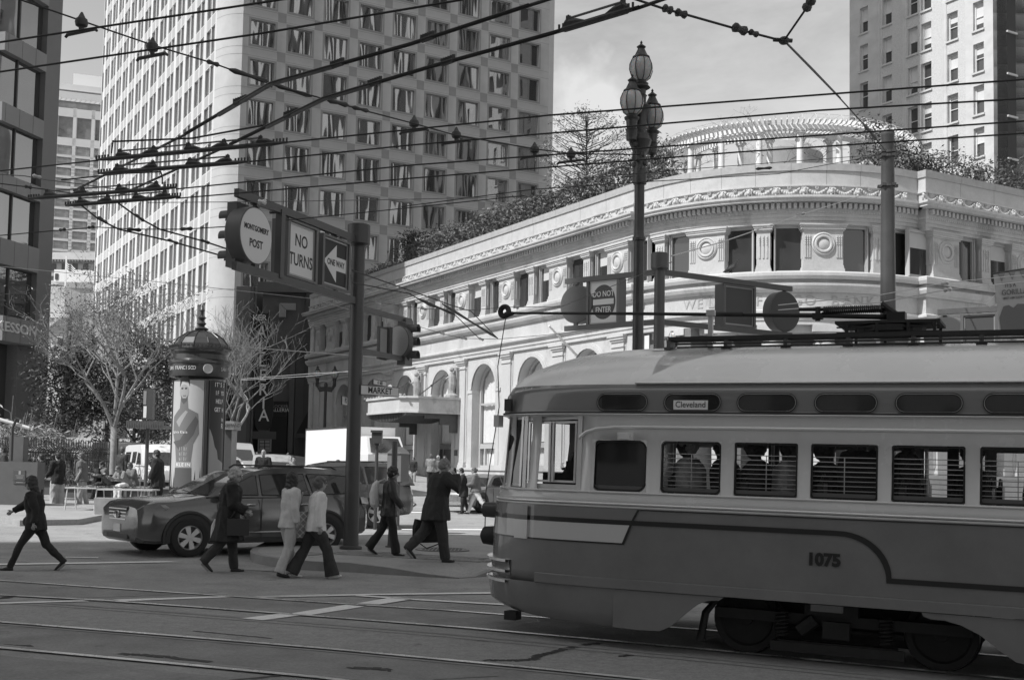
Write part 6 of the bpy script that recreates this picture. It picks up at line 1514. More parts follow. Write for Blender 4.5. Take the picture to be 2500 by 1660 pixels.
# hedge strips on the bank roof
E1=Vector((5.586,54.4)); Cc=E1+M*9.2; E2=Cc-P*9.2
def hedge(fn,s0,s1,z0,h0,h1,label,seed,m_,dens=900,leaf=.11,wd=.8):
    rr=random.Random(seed); c=fn((s0+s1)/2); t=root('roof_hedge',(c.x,c.y,z0),0,label,'hedge'); lf=MB(); n=int(abs(s1-s0)/.5)
    for i in range(n+1):
        s=s0+(s1-s0)*i/n; q=fn(s); hh=h0+(h1-h0)*i/n; hh*=.8+.35*noise.noise(Vector((s*.8,seed,0)))+.1*rr.random()
        for k in range(4): leaves(lf,(q.x-c.x+rr.gauss(0,.1),q.y-c.y,hh*(.15+.28*k)),dens//16,(wd*.9,wd*.9,hh*.26),leaf,rr)
    lf.build('leaves',m_,t,kind='stuff'); return t
LFG=leafmat('leaf_glossy',.11); LFG.node_tree.nodes['Principled BSDF'].inputs['Roughness'].default_value=.35
hedge(lambda s:E1+P*s+M*1.3,-.8,27,15.3,2.1,1.75,'sunlit glossy hedge along the roof edge of the long bank side',1,LFG,1500,.15)
hedge(lambda s:E1+P*s+M*1.3,27.2,42,15.3,1.0,.9,'shaded hedge at the far left end of the bank roof',2,LF3,520,.13)
hedge(lambda s:E2+M*s+P*1.6,-1.8,2.0,15.3,2.3,1.6,'taller dark bush beside the right end of the pergola',3,LF2,1200,.13)
hedge(lambda s:E2+M*s+P*1.4,2.0,13,15.25,1.75,1.5,'dark hedge along the roof edge at the far right',4,LF3,1000,.13)
hedge(lambda s:E1+M*(1+s*.6)+P*(1.2-s*.2),0,3.5,15.3,1.3,1.0,'dark low hedge below the left end of the pergola',6,LF2,800,.12)
# roof railing
rl_=MB(); pts=[E1+P*s+M*1.0 for s in (0,6,12,18,24,30)]; c=pts[2]; rg=root('roof_railing',(c.x,c.y,15.4),0,'thin metal handrail above the roof hedge','railing')
rl_.tube([(p.x-c.x,p.y-c.y,1.45) for p in pts],.025,6); rl_.build('handrail',DGREY,rg)
for i in range(0,16): 
    p=E1+P*(2*i)+M*1.0; mb=MB(); mb.tube([(p.x-c.x,p.y-c.y,0),(p.x-c.x,p.y-c.y,1.45)],.02,5); mb.build('post',DGREY,rg)
# conifer on the roof
q=at(1430,430,64); rr=random.Random(3); ct=root('roof_pine',(q.x,64,15.2),0,'loose conical pine tree standing on the bank roof left of the lamp','tree')
mb=MB(); hh=at(1430,278,64).z-15.2; mb.tube([(0,0,-.3),(.05,0,hh*.5),(0,0,hh*.97)],[.10,.06,.02],7); lf=MB()
for k in range(44):
    t_=k/43; z=hh*(.12+.86*t_); L_=2.5*(1-t_**2.4)**.6*(.45+.55*min(1,t_*3))+.2
    for j in range(3 if k<36 else 2):
        an=k*2.4+j*2.2+rr.uniform(-.3,.3); e=Vector((math.cos(an)*L_,math.sin(an)*L_,z+L_*rr.uniform(.35,.65))); s_=Vector((0,0,z)); mid=s_.lerp(e,.55)-Vector((0,0,.1)); mb.tube([s_,mid,e],[.03,.018,.008],4,False)
        if True:
            for u in (.72,.88,1.0): 
                c_=s_.lerp(e,u); leaves(lf,c_,9,(.42,.42,.26),.10,rr,2.2)
mb.build('trunk',BARKD,ct); lf.build('leaves',leafmat('needle_grey',.20),ct,kind='stuff')
q=at(1035,585,84); mass_tree((q.x,84,15.3),'small dark spreading pine on the roof against the office tower',2.4,3.2,77,LF2,3000,.16,name='roof_pine',z0=.45,clumps=16)
q=at(1210,500,76); mass_tree((q.x,76,15.3),'pale wispy shrub rising above the roof hedge in front of the office tower',2.2,2.1,78,LF4,1200,.12,name='roof_shrub',cat='shrub',z0=.4,clumps=12)
# pergola ring
WP=mat('pergola_white',.70,.7,.08,3); pg=root('pergola',(Cc.x,Cc.y,15.0),0,'curved white garden pergola with columns and closely set rafters on the bank roof','pergola')
zt=3.0; Ro,Ri=6.15,4.75
cm_=MB(); cm_.lathe([(.22,-.9),(.22,-.7),(.17,-.65),(.165,.5),(.14,zt-.55),(.2,zt-.5),(.21,zt-.42)],seg=14); cm_.box(-.22,.22,-.22,.22,zt-.42,zt-.33); cme=cm_.mesh('column',m=WP,smooth=35)
for R_ in (Ro,Ri):
    for k in range(14):
        a=R(162)+k*R(17.2) 
        if R_==Ri: a+=R(3)
        inst(cme,'column',pg,(R_*math.cos(a),R_*math.sin(a),0),a)
for R_,nm in ((Ro+.10,'beam'),(Ro-.16,'beam'),(Ri+.1,'beam')):
    mb=MB(); mb.sweep([(R_*math.cos(R(150)+k*R(4)),R_*math.sin(R(150)+k*R(4))) for k in range(62)],[(-.045,zt-.33),(.045,zt-.33),(.045,zt-.12),(-.045,zt-.12)]); mb.build(nm,WP,pg)
rf=MB(); rf.prism([(Ri-.35,zt-.12),(Ro+.35,zt-.12),(Ro+.62,zt-.02),(Ro+.62,zt+.05),(Ri-.35,zt+.05)],-.035,.035,axis='y') if False else None
rf.add([(x,y,z) for y in (-.035,.035) for x,z in ((Ri-.35,zt-.118),(Ro+.45,zt-.118),(Ro+.62,zt-.03),(Ro+.62,zt+.05),(Ri-.35,zt+.05))],[(0,1,2,3,4),(9,8,7,6,5)]+[(i,(i+1)%5,5+(i+1)%5,5+i) for i in range(5)])
rfm=rf.mesh('rafter',m=WP)
for k in range(112): inst(rfm,'rafter',pg,(0,0,0),R(152)+k*R(2.15))
hm=MB(); 
hm.tube([(Ro+.60,0,zt+.03),(Ro+.52,0,zt+.20),(Ro+.30,0,zt+.32),(Ri+.3,0,zt+.36)],.013,5,False); hmm=hm.mesh('hoop',m=mat('wire_pale',.5,.6))
for k in range(44): inst(hmm,'hoop',pg,(0,0,0),R(152)+k*R(5.4))
mb=MB(); 
for Rr_,z in ((Ri+.3,zt+.36),(Ro+.3,zt+.32)): mb.tube([(Rr_*math.cos(R(150)+k*R(4)),Rr_*math.sin(R(150)+k*R(4)),z) for k in range(62)],.012,4,False)
mb.build('guide_wire',mat('wire_pale',.5,.6),pg)
rr=random.Random(8); vb=MB(); vt=[]
for k in range(26):
    a=R(160)+k*R(9); R_=rr.choice((Ro,Ri)); b0=Vector((R_*math.cos(a),R_*math.sin(a),rr.choice((.3,1.5,zt)))); grow(vb,vt,b0,Vector((rr.gauss(0,.8),rr.gauss(0,.8),.6)).normalized(),.7,.018,3,rr,.8,.05,3,None,.004)
vn=tag(vb.build('climbing_vine',TWIG),'leafless vine twigs tangled over the roof pergola','vine'); vn.location=(Cc.x,Cc.y,15.0)
# small dome and spear finial behind the pergola
q=at(1905,370,72); dm=root('roof_pavilion',(q.x,72,15.0),0,'small domed roof pavilion with a pointed statue behind the pergola','pavilion')
z0=at(1905,378,72).z-15; mb=MB(); mb.lathe([(2.6,-1),(2.6,z0-.2),(2.0,z0+.35),(1.2,z0+.62),(.4,z0+.75),(.01,z0+.78)],seg=24); mb.build('dome',mat('dome_grey',.28,.6,.1),dm,smooth=35); mb=MB(); mb.box(-.45,.45,-.3,.3,z0+.3,z0+.9); mb.add([(-.45,-.3,z0+.9),(.45,-.3,z0+.9),(.45,.3,z0+.9),(-.45,.3,z0+.9),(0,0,z0+1.45)],[(0,1,4),(1,2,4),(2,3,4),(3,0,4)]); mb.build('pediment',WP,dm); mb=MB(); mb.tube([(-.55,0,z0+.5),(-.75,0,z0+1.5)],.05,6); mb.ball((-.78,0,z0+1.9),(.13,.1,.28),8,6); mb.build('spear_statue',mat('statue_grey',.2,.6),dm)
# ================================================================ plaza furniture and street level buildings
# advertising column
ky=32.5; kc=at(482,1100,ky); kz=gz(kc.x,ky)+.10
KD=mat('kiosk_green_dark',.035,.35,.1,3,coat=.3); KG=mat('kiosk_letters',.45,.5)
kq=root('advertising_column',(kc.x,ky,kz),0,'round advertising column with domed roof, SAN FRANCISCO band and large underwear posters','advertising column')
zz=lambda py:at(482,py,ky).z-kz
mb=MB(); mb.lathe([(.80,0),(.80,.35),(.70,.40),(.68,zz(930))],seg=32); mb.build('drum',KD,kq,smooth=35)
mb=MB(); mb.lathe([(.68,zz(925)),(.82,zz(922)),(.84,zz(915)),(.84,zz(893)),(.88,zz(890)),(.88,zz(886)),(.76,zz(880)),(.74,zz(868)),(.80,zz(862)),(.80,zz(858))],seg=32); mb.build('name_band',KD,kq,smooth=25)
mb=MB(); mb.lathe([(.84,zz(858)),(.86,zz(854)),(.76,zz(852)),(.74,zz(842)),(.62,zz(828)),(.40,zz(815)),(.16,zz(808)),(.15,zz(804))],seg=12); mb.build('dome',KD,kq)
mb=MB()
for k in range(12):
    an=k*math.pi/6; mb.tube([(r*math.cos(an),r*math.sin(an),z) for r,z in ((.755,zz(851)),(.745,zz(841)),(.625,zz(827)),(.405,zz(814)),(.16,zz(807)))],.014,5)
mb.build('dome_ribs',KD,kq)
for k in range(44): an=k*2*math.pi/44; mb=MB(); mb.cbox((.83*math.cos(an),.83*math.sin(an),zz(850)),(.06,.06,.06)); inst(mb.mesh('crenel',m=KD),'crenel',kq)
mb=MB(); mb.lathe([(.18,zz(806)),(.20,zz(803)),(.07,zz(797)),(.13,zz(790)),(.06,zz(783)),(.12,zz(776)),(.05,zz(770)),(.05,zz(762)),(.08,zz(758)),(.03,zz(752)),(.012,zz(744))],seg=14); mb.build('finial',KD,kq,smooth=35)
PW=mat('poster_white',.62,.5); PG=[mat('poster_grey_%s'%n,v,.5) for n,v in (('a',.30),('b',.15),('c',.08),('d',.03))]; PD=mat('poster_dark',.03,.5)
def curved(a0,a1,z0,z1,m_,nm,par,r=.695,n=14):
    mb=MB(); vs=[]; 
    for i in range(n+1): a=a0+(a1-a0)*i/n; vs+= [(r*math.cos(a),r*math.sin(a),z0),(r*math.cos(a),r*math.sin(a),z1)]
    mb.add(vs,[(2*i,2*i+2,2*i+3,2*i+1) for i in range(n)]); return mb.build(nm,m_,par,smooth=1)
vw=math.atan2(-ky,-kc.x)   # direction to the camera
za,zb_=.45,zz(932)
pa0,pa1=vw-R(78),vw+R(22)  # left poster spans (seen left = smaller? handled by sign)
poster=curved(vw-R(80),vw+R(10),za,zb_,mat('poster_backdrop',.42,.5),'poster',kq)
p2=curved(vw+R(26),vw+R(84),za,zb_,PD,'poster',kq)
for a in (vw-R(83),vw+R(13),vw+R(23),vw+R(87)): mb=MB(); mb.tube([(.71*math.cos(a),.71*math.sin(a),za-.05),(.71*math.cos(a),.71*math.sin(a),zb_)],.022,6); mb.build('poster_frame',KD,kq)
def pol(par,cen,pts,m_,nm='print',r=.6985):   # polygon in (u metres along arc, z) around angle cen, subdivided horizontally
    mb=MB(); import itertools
    us=[p[0] for p in pts]; lo,hi=min(us),max(us); n=max(1,int((hi-lo)/.06)); 
    bm=bmesh.new(); vs=[bm.verts.new((p[0],0,p[1])) for p in pts]; bm.faces.new(vs)
    for i in range(1,n): bmesh.ops.bisect_plane(bm,geom=bm.verts[:]+bm.edges[:]+bm.faces[:],plane_co=(lo+(hi-lo)*i/n,0,0),plane_no=(1,0,0))
    for v in bm.verts: a=cen+v.co.x/r; v.co=Vector((r*math.cos(a),r*math.sin(a),v.co.z))
    me=bpy.data.meshes.new(nm); bm.to_mesh(me); bm.free(); me.materials.append(m_); o=bpy.data.objects.new(nm,me); COL.objects.link(o); o.parent=par; return o
# generic torso figure of a model (flat print): screen-left is which sign of angle?
sgn=1 if (Vector((math.cos(vw+.1),math.sin(vw+.1),0)).x-math.cos(vw))>0 else -1
cen=vw-sgn*R(34) if sgn>0 else vw+R(34)
if sgn<0: pass
cen=vw-R(34)
uu=1 if math.cos(cen+.2)>math.cos(cen) else -1
zt=lambda py:zz(py)
def fp(pts): return [(uu*x,z) for x,z in pts]
k=20
pol(poster,cen,fp([(-.02+.15*math.cos(i*2*math.pi/k),zt(961)+.21*math.sin(i*2*math.pi/k)) for i in range(k)]),PG[0])
pol(poster,cen,fp([(-.17,zt(950)),(-.16,zt(928)),(-.06,zt(921)),(.08,zt(922)),(.14,zt(932)),(.15,zt(948)),(.10,zt(936)),(-.10,zt(935))]),PG[3],r=.6995)
pol(poster,cen,fp([(-.12,zt(968)),(-.10,zt(982)),(-.02,zt(990)),(.08,zt(982)),(.11,zt(968)),(.05,zt(976)),(-.06,zt(976))]),PG[2],r=.6995)
for x in (-.08,.04): pol(poster,cen,fp([(x-.035,zt(951)),(x+.035,zt(950)),(x+.03,zt(954)),(x-.03,zt(954.5))]),PG[3],r=.70)
pol(poster,cen,fp([(-.05,zt(969)),(.05,zt(969)),(.04,zt(971)),(-.04,zt(971))]),PG[3],r=.70)
pol(poster,cen,fp([(-.12,zt(975)),(.10,zt(975)),(.13,zt(1000)),(.40,zt(1012)),(.44,zt(1060)),(.30,zt(1085)),(.24,zt(1135)),(-.22,zt(1135)),(-.30,zt(1085)),(-.44,zt(1060)),(-.42,zt(1020)),(-.15,zt(1000))]),PG[1],r=.6975)
pol(poster,cen,fp([(-.28,zt(1032)),(.05,zt(1005)),(.12,zt(1008)),(-.15,zt(1045))]),PG[0],r=.699)
pol(poster,cen,fp([(-.40,zt(1080)),(-.1,zt(1075)),(.34,zt(1018)),(.42,zt(1030)),(.30,zt(1062)),(-.05,zt(1105))]),PG[2],r=.6988)
pol(poster,cen,fp([(-.16,zt(1100)),(.18,zt(1080)),(.22,zt(1130)),(-.18,zt(1132))]),PG[1],r=.6992)
for i in range(3):
    for j in (-1,1): pol(poster,cen,fp([(j*.03,zt(1092+i*12)),(j*.12,zt(1093+i*12)),(j*.11,zt(1101+i*12)),(j*.03,zt(1101+i*12))]),PG[0],r=.6996)
pol(poster,cen,fp([(-.26,zt(1128)),(.26,zt(1128)),(.26,zt(1142)),(-.26,zt(1142))]),mat('waistband_grey',.30,.5),r=.6998)
pol(poster,cen,fp([(-.27,zt(1142)),(.27,zt(1142)),(.30,zt(1215)),(-.30,zt(1215))]),PG[2],r=.699)
def ctext(body,size,m_,par,a,z,sx=1,r=.703): # text bent round the column, letter by letter
    o=None; adv=size*.62*sx; n=len(body)
    for i,ch in enumerate(body):
        if ch==' ': continue
        aa=a+uu*(i-(n-1)/2)*adv/r; o=text(ch,size,m_,'letter',par,(r*math.cos(aa),r*math.sin(aa),z),(-math.sin(aa)*uu,math.cos(aa)*uu,0),extr=.001,bold=.002,sx=sx)
ctext('Calvin Klein',.10,mat('print_white',.75,.5),poster,cen-uu*.14/.7,zt(1057),.72)
ctext('KLEIN',.13,mat('print_white',.75,.5),poster,cen+uu*.02,zt(1135),1.1)
cen2=vw+R(52)
for i,(tx_) in enumerate(("IT'S S","IF YO","HELP","GET H")): ctext(tx_,.17,mat('print_white',.75,.5),p2,cen2,zt(941+20*i),.72)
ctext('IN',.13,mat('print_white',.75,.5),p2,cen2+uu*.2,zt(1025),.8); ctext('R',.20,mat('print_white',.75,.5),p2,cen2+uu*.2,zt(1040),.9)
pol(p2,cen2,[(uu*x,z) for x,z in ((-.36,zt(1042)),(-.30,zt(1050)),(-.22,zt(1066)),(-.14,zt(1090)),(-.05,zt(1100)),(.0,zt(1120)),(.3,zt(1130)),(.3,zt(1215)),(-.36,zt(1215)))],PG[0],r=.6985)
band=[c for c in kq.children if c.name.startswith('name_band')][0]
ctext('SAN FRANCISCO',.145,KG,band,vw-R(40)*1.0,zt(904),.80,r=.845); ctext('SAN FRANCISCO',.145,KG,band,vw+R(72),zt(904),.80,r=.845)
mb=MB(); a=vw+R(14); ca,sa=math.cos(a),math.sin(a); mb.T=lambda x,y,z:(.85*ca-sa*x+ca*z,.85*sa+ca*x+sa*z,zt(905)+y); mb.lathe([(.001,.02),(.10,.02),(.105,.03),(.13,.03),(.135,.0)],seg=22); mb.build('medallion',KG,band)
# street level block of the office tower: galleria entrance, banners
T0=Vector((-26.2,113.5)); C_=Vector((-30.255,114.5))
def placebox(px0,px1,py0,py1,D,dep,nm,m_,label=None,cat=None,par=None,**k):
    a=at(px0,py1,D); b=at(px1,py0,D); mb=MB()
    if par is None:
        o=(a.x,D,a.z); mb.box(0,b.x-a.x,0,dep,0,b.z-a.z); ob=mb.build(nm,m_); ob.location=o; tag(ob,label,cat); return ob
    pl=rootloc(par); mb.box(a.x-pl.x,b.x-pl.x,D-pl.y,D+dep-pl.y,a.z-pl.z,b.z-pl.z); return mb.build(nm,m_,par,**k)
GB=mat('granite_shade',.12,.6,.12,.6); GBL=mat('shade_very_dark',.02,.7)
q=at(680,1130,100); gal=root('galleria_building',(q.x,100,0),0,'low dark stone building with a vertical GALLERIA banner beside the bank','building')
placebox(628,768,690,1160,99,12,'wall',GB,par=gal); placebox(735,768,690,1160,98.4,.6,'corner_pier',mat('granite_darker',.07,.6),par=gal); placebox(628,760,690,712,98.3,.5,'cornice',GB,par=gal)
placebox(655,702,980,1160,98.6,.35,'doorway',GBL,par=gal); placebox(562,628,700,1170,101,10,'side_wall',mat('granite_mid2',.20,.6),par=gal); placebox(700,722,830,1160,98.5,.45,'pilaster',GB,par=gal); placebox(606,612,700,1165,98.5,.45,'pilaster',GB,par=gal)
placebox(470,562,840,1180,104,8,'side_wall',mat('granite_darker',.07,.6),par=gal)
mb=MB(); gl_=rootloc(gal); a=at(722,1060,98); b=at(778,955,98); c=at(778,1060,98); mb.add([(p.x-gl_.x,p.y-gl_.y+dy,p.z) for dy in (0,.3) for p in (a,b,c)],[(0,1,2),(3,5,4),(0,3,4,1),(1,4,5,2),(2,5,3,0)]); mb.build('stair_canopy',GBL,gal)
placebox(722,756,1058,1068,97.5,.2,'sign_strip',mat('granite_darker',.07),par=gal)
lm=mat('print_white',.75,.5)
mb=MB(); 
for i in range(5):
    a=at(684+i*3.2,742+i*3.2,98.2); b=at(722,742+i*3.2,98.2); c=at(684+i*3.2,774,98.2); t_=.06
    mb.box(a.x-gl_.x,b.x-gl_.x,-1.9,-1.8,a.z-t_,a.z+t_); mb.box(a.x-gl_.x-t_,a.x-gl_.x+t_,-1.9,-1.8,c.z,a.z)
mb.build('wall_emblem',mat('emblem_grey',.30,.6),gal)
bn=root('vertical_banner',tuple(at(640,1060,92)),0,'long curved dark vertical banner reading GALLERIA in white letters','banner'); bl0=bn.location
mb=MB(); L_=[];R_=[]
for py,l,r_ in ((770,622,650),(860,614,658),(950,616,667),(1000,620,668),(1040,623,660),(1050,628,655)): L_.append(at(l,py,92));R_.append(at(r_,py,92))
vs=[(p.x-bl0.x,dy,p.z-bl0.z) for dy in (0,.08) for p in L_+R_[::-1]]; n=len(L_)*2; mb.add(vs,[tuple(range(n)),tuple(range(2*n-1,n-1,-1))]+[(i,(i+1)%n,n+(i+1)%n,n+i) for i in range(n)]); mb.build('cloth',GBL,bn)
for ch,py in (('A',812),('L',850),('L',882),('E',917),('R',952),('I',985),('A',1015)):
    p=at(640+(py-880)*.03,py,91.95); text(ch,1.35,lm,'letter',bn,(p.x-bl0.x,-.03,p.z-bl0.z),(1,0,0),sx=.9,bold=.01)
mb=MB(); p=at(645,1062,91.9); mb.box(p.x-bl0.x-.9,p.x-bl0.x+.9,-.05,.02,p.z-bl0.z-.3,p.z-bl0.z+.3); mb.build('banner_tail',mat('granite_darker',.07),bn)
kr=root('hanging_sign',tuple(at(633,776,90)),0,'small dark hanging sign ending in KER above the galleria banner','sign'); kl=kr.location
placebox(612,656,765,786,90,.2,'board',GBL,par=kr); p=at(634,776,89.95); text('KER',.62,lm,'lettering',kr,(p.x-kl.x,-.04,0),(1,0,0)); placebox(652,660,762,850,90.3,.15,'bracket',GBL,par=kr)
gs=root('shop_sign',tuple(at(680,1000,96)),0,'dark shop sign with GALLERIA in small white capitals over a doorway','sign'); sl=gs.location
placebox(661,700,983,1015,96,.15,'board',GBL,par=gs); text('CROCKER',.34,mat('print_grey',.3),'lettering',gs,(at(680,992,96).x-sl.x,-.02,at(680,992,96).z-sl.z),(1,0,0)); text('GALLERIA',.42,lm,'lettering',gs,(at(680,1001,96).x-sl.x,-.02,at(680,1001,96).z-sl.z),(1,0,0),sx=.95)
pn=root('notice_panel',tuple(at(647,1085,92)),0,'framed notice board between the galleria banner and the parked vehicles','notice board'); 
placebox(629,662,1070,1102,92,.15,'frame',mat('granite_mid2',.2),par=pn); placebox(632,659,1074,1097,91.97,.02,'panel',GBL,par=pn)
for i in range(3):
    for j in range(2): placebox(634+j*13,645+j*13,1075+i*8,1081+i*8,91.95,.015,'picture',mat('picture_grey',.25),par=pn)
# old pale buildings far left between tower and galleria
ow=root('old_office_building',tuple(at(180,900,200)),0,'ornate pale older building with a heavy cornice behind the bare trees','building')
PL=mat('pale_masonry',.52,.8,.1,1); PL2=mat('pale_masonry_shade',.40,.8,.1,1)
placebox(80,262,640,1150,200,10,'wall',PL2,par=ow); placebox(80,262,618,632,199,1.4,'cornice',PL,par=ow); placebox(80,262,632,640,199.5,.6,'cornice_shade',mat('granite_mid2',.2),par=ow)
for i in range(7):
    for j in range(2): placebox(98+i*26,111+i*26,644+j*30,660+j*30,199.9,.1,'window',mat('far_glass_dark',.05,.3),par=ow)
placebox(80,262,687,694,199.4,.6,'string_course',PL,par=ow)
for i in range(26): placebox(84+i*7,87+i*7,632,638,199.2,.5,'bracket',PL,par=ow)
wb_=root('rooftop_hut',tuple(at(180,680,180)),0,'plain white rooftop box with a flagpole in front of the old building','rooftop hut'); placebox(131,232,660,688,180,6,'wall',mat('white_plaster',.75,.7),par=wb_); placebox(134,142,668,682,179.9,.1,'window',mat('far_glass_dark',.05),par=wb_)
fgp=root('flagpole',tuple(at(159,760,178)),0,'thin flagpole with a striped flag above the rooftop','flagpole'); placebox(158.2,160,626,765,178,.12,'pole',mat('white_paint',.7),par=fgp)
fl0=fgp.location
mb=MB(); 
for s in range(7):
    vs=[]; 
    for i in range(9): 
        x=163+i*2.6; y=641+i*1.7+1.6*math.sin(i*1.1); 
        for dy in (0,2.6): p=at(x,y+s*2.6*1.0+dy,178-.1*math.sin(i)); vs.append((p.x-fl0.x,p.y-fl0.y,p.z-fl0.z))
    mb=MB(); mb.add(vs,[(2*i,2*i+2,2*i+3,2*i+1) for i in range(8)]); mb.build('flag_stripe',mat('print_white',.75) if s%2==0 else GBL,fgp)
md=root('bay_window_building',tuple(at(140,950,120)),0,'white painted building with projecting bay windows left of the bare tree','building')
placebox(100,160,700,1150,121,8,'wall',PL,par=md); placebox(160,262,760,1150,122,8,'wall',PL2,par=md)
ml=rootloc(md)
def slant(px0,py0,px1,py1,h,D,dep,m_,nm): # sloping band seen in perspective
    mb=MB(); a=at(px0,py0,D);b=at(px1,py1,D);a2=at(px0,py0+h,D);b2=at(px1,py1+h,D); mb.add([(p.x-ml.x,p.y-ml.y+d_,p.z-ml.z) for d_ in (0,dep) for p in (a,b,b2,a2)],[(0,1,2,3),(7,6,5,4),(0,4,5,1),(1,5,6,2),(2,6,7,3),(3,7,4,0)]); mb.build(nm,m_,md)
slant(98,790,128,765,10,120,.8,mat('white_paint',.7),'cornice'); slant(128,765,162,765,10,120,.8,mat('white_paint',.7),'cornice'); slant(98,868,122,852,8,120,.6,mat('white_paint',.7),'cornice'); slant(122,852,160,852,6,120,.6,mat('white_paint',.7),'cornice')
for x,y,w_,h_ in ((138,822,18,22),(110,830,8,24),(102,835,5,24),(136,880,20,24),(106,890,10,22),(96,1000,10,26),(108,1000,8,22),(150,1015,14,16)):
    placebox(x,x+w_,y,y+h_,119.8,.15,'window',mat('white_paint',.7),par=md); placebox(x+1.5,x+w_-1.5,y+2,y+h_-2,119.75,.04,'pane',mat('far_glass_dark',.05),par=md)
placebox(98,160,1022,1150,119,1,'base',mat('granite_mid2',.2),par=md)
placebox(222,236,825,885,112,.2,'banner_cloth',GBL,par=md)
# plaza railing with curved picket tops
RB=mat('railing_black',.035,.5); 
fa=at(10,1120,44); fb=at(283,1120,47); rz=gz(fa.x,44)+.55
rg=root('iron_railing',(fa.x,44,rz),0,'black iron railing with bent picket tops around the planted bed','railing'); d=Vector((fb.x-fa.x,3.0,0)); 
pk=MB(); pk.tube([(0,0,0),(0,0,1.15),(.06,0,1.22),(-.08,-.03,1.34),(-.08,-.03,1.62)],.016,6,False); pkm=pk.mesh('picket',m=RB,smooth=1)
n=46
for i in range(n): q=d*(i/(n-1)); inst(pkm,'picket',rg,(q.x,q.y,0))
for z in (.12,1.1): mb=MB(); mb.tube([(0,0,z),tuple(d+Vector((0,0,z)))],.022,6); mb.build('rail',RB,rg)
mb=MB(); mb.lathe([(.09,-.4),(.085,1.7),(.11,1.72),(.02,1.8)],c=(d.x,d.y,0),seg=12); mb.build('end_post',RB,rg)
bd=root('raised_bed',(fa.x,43.5,gz(fa.x,44)),0,'low dark wall of the raised planted bed below the railing','planter wall'); mb=MB(); mb.box(-3,d.x+6.2,-.3,.3,0,.62); mb.build('wall',mat('bed_wall',.09,.7,.15),bd)
mb=MB(); mb.box(-3,d.x+6.4,-.42,.42,.621,.70); mb.build('coping',mat('bed_coping',.20,.7,.15),bd)
# grey cabinet wall with access signs
q=at(48,1240,36); cw_=root('access_wall',(q.x,36,gz(q.x,36)+.14),0,'plain dark grey low wall at the left edge with two small access notices','wall')
wl_=at(-40,1130,36); wr_=at(92,1128,36); mb=MB(); hw=wr_.z-cw_.location.z; mb.box(wl_.x-q.x,wr_.x-q.x,0,.6,-.1,hw); mb.build('wall',mat('cabinet_wall',.10,.6,.1),cw_)
a=at(30,1147,35.9)-cw_.location; b=at(58,1172,35.9)-cw_.location; mb=MB(); mb.box(a.x,b.x,-.02,0,b.z,a.z); s_=mb.build('sign_plate',mat('sign_edge',.08,.5),cw_)
for (y0,y1,x0,x1) in ((1149,1158,42,47),(1160,1161.2,34,55),(1163,1164.2,36,53),(1166,1167.2,37,52),(1147.6,1148.4,31,57),(1171,1171.8,31,57)): a2=at(x0,y0,35.87)-cw_.location; b2=at(x1,y1,35.87)-cw_.location; mb=MB(); mb.box(a2.x,b2.x,-.021-.003,-.0201,b2.z,a2.z); mb.build('print',mat('print_grey',.3),s_)
a=at(30,1174,35.9)-cw_.location; b=at(58,1181,35.9)-cw_.location; mb=MB(); mb.box(a.x,b.x,-.02,0,b.z,a.z); s2=mb.build('sign_plate',mat('sign_edge',.08,.5),cw_)
a2=at(36,1176.8,35.87)-cw_.location; b2=at(52,1178.2,35.87)-cw_.location; mb=MB(); mb.box(a2.x,b2.x,-.024,-.0201,b2.z,a2.z); mb.build('print',mat('print_grey',.3),s2)
gp=at(28,1125,36.4); gpr=root('gate_pillar',(gp.x,36.9,gz(gp.x,37)),0,'square dark pillar behind the low wall at the left edge','pillar'); mb=MB(); mb.box(-.22,.22,-.2,.2,0,at(28,1065,36.9).z-gz(gp.x,37)); mb.build('shaft',mat('cabinet_wall',.10),gpr)
sb_=root('street_bar',tuple(at(30,1030,34)),0,'pale sloping metal arm with a dark post at the far left edge','barrier arm'); s0_=sb_.location; mb=MB(); mb.tube([at(-20,1018,34)-s0_,at(72,1045,34)-s0_],.05,8); mb.build('arm',mat('steel_letter',.5),sb_); mb=MB(); mb.tube([at(40,1022,33.9)-s0_,at(31,1045,33.9)-s0_,at(28,1125,33.9)-s0_],.04,6); mb.build('post',RB,sb_)
# seating wall, concrete planter, folding tables, hand truck, bench
q=at(300,1200,42); sw_=root('seating_wall',(q.x,42.2,gz(q.x,42)+.14),0,'long low dark stone seat with people sitting on it','seat wall'); mb=MB(); mb.box(-2.2,1.9,-.3,.5,0,.42); mb.build('seat_block',mat('bed_wall',.09),sw_); mb=MB(); mb.box(-2.3,2.0,-.38,.55,.421,.50); mb.build('seat_slab',mat('bed_coping',.20),sw_)
q=gr(262,1256,.14); pl_=root('concrete_planter',q,R(8),0 or 'tapered pale concrete block bench in front of the folding table','concrete bench','bench') if False else root('concrete_planter',q,R(8),'tapered pale concrete block on the pavement in front of the folding table','concrete block')
w_=33/F*q.y; mb=MB(); mb.add([(-w_*.9,0,0),(w_*1.0,0,0),(w_*1.0,.5,0),(-w_*.9,.5,0),(-w_*1.0,0,.45),(w_*1.1,0,.45),(w_*1.1,.5,.45),(-w_*1.0,.5,.45)],[(0,1,5,4),(1,2,6,5),(2,3,7,6),(3,0,4,7),(4,5,6,7)]); mb.build('block',mat('cast_concrete',.30,.8,.2,4),pl_)
tbq=gr(160,1250,.14); tb=root('folding_table',(tbq.x,tbq.y+1.2,tbq.z+.0),0,'long white folding table spread with small dark jewellery beside the hand truck','folding table'); ty=tb.location.y
x0=at(158,1190,ty).x-tb.location.x; x1=at(372,1190,ty).x-tb.location.x; tz=at(250,1192,ty).z-tb.location.z
TW=mat('table_top_pale',.45,.6,.1,5)
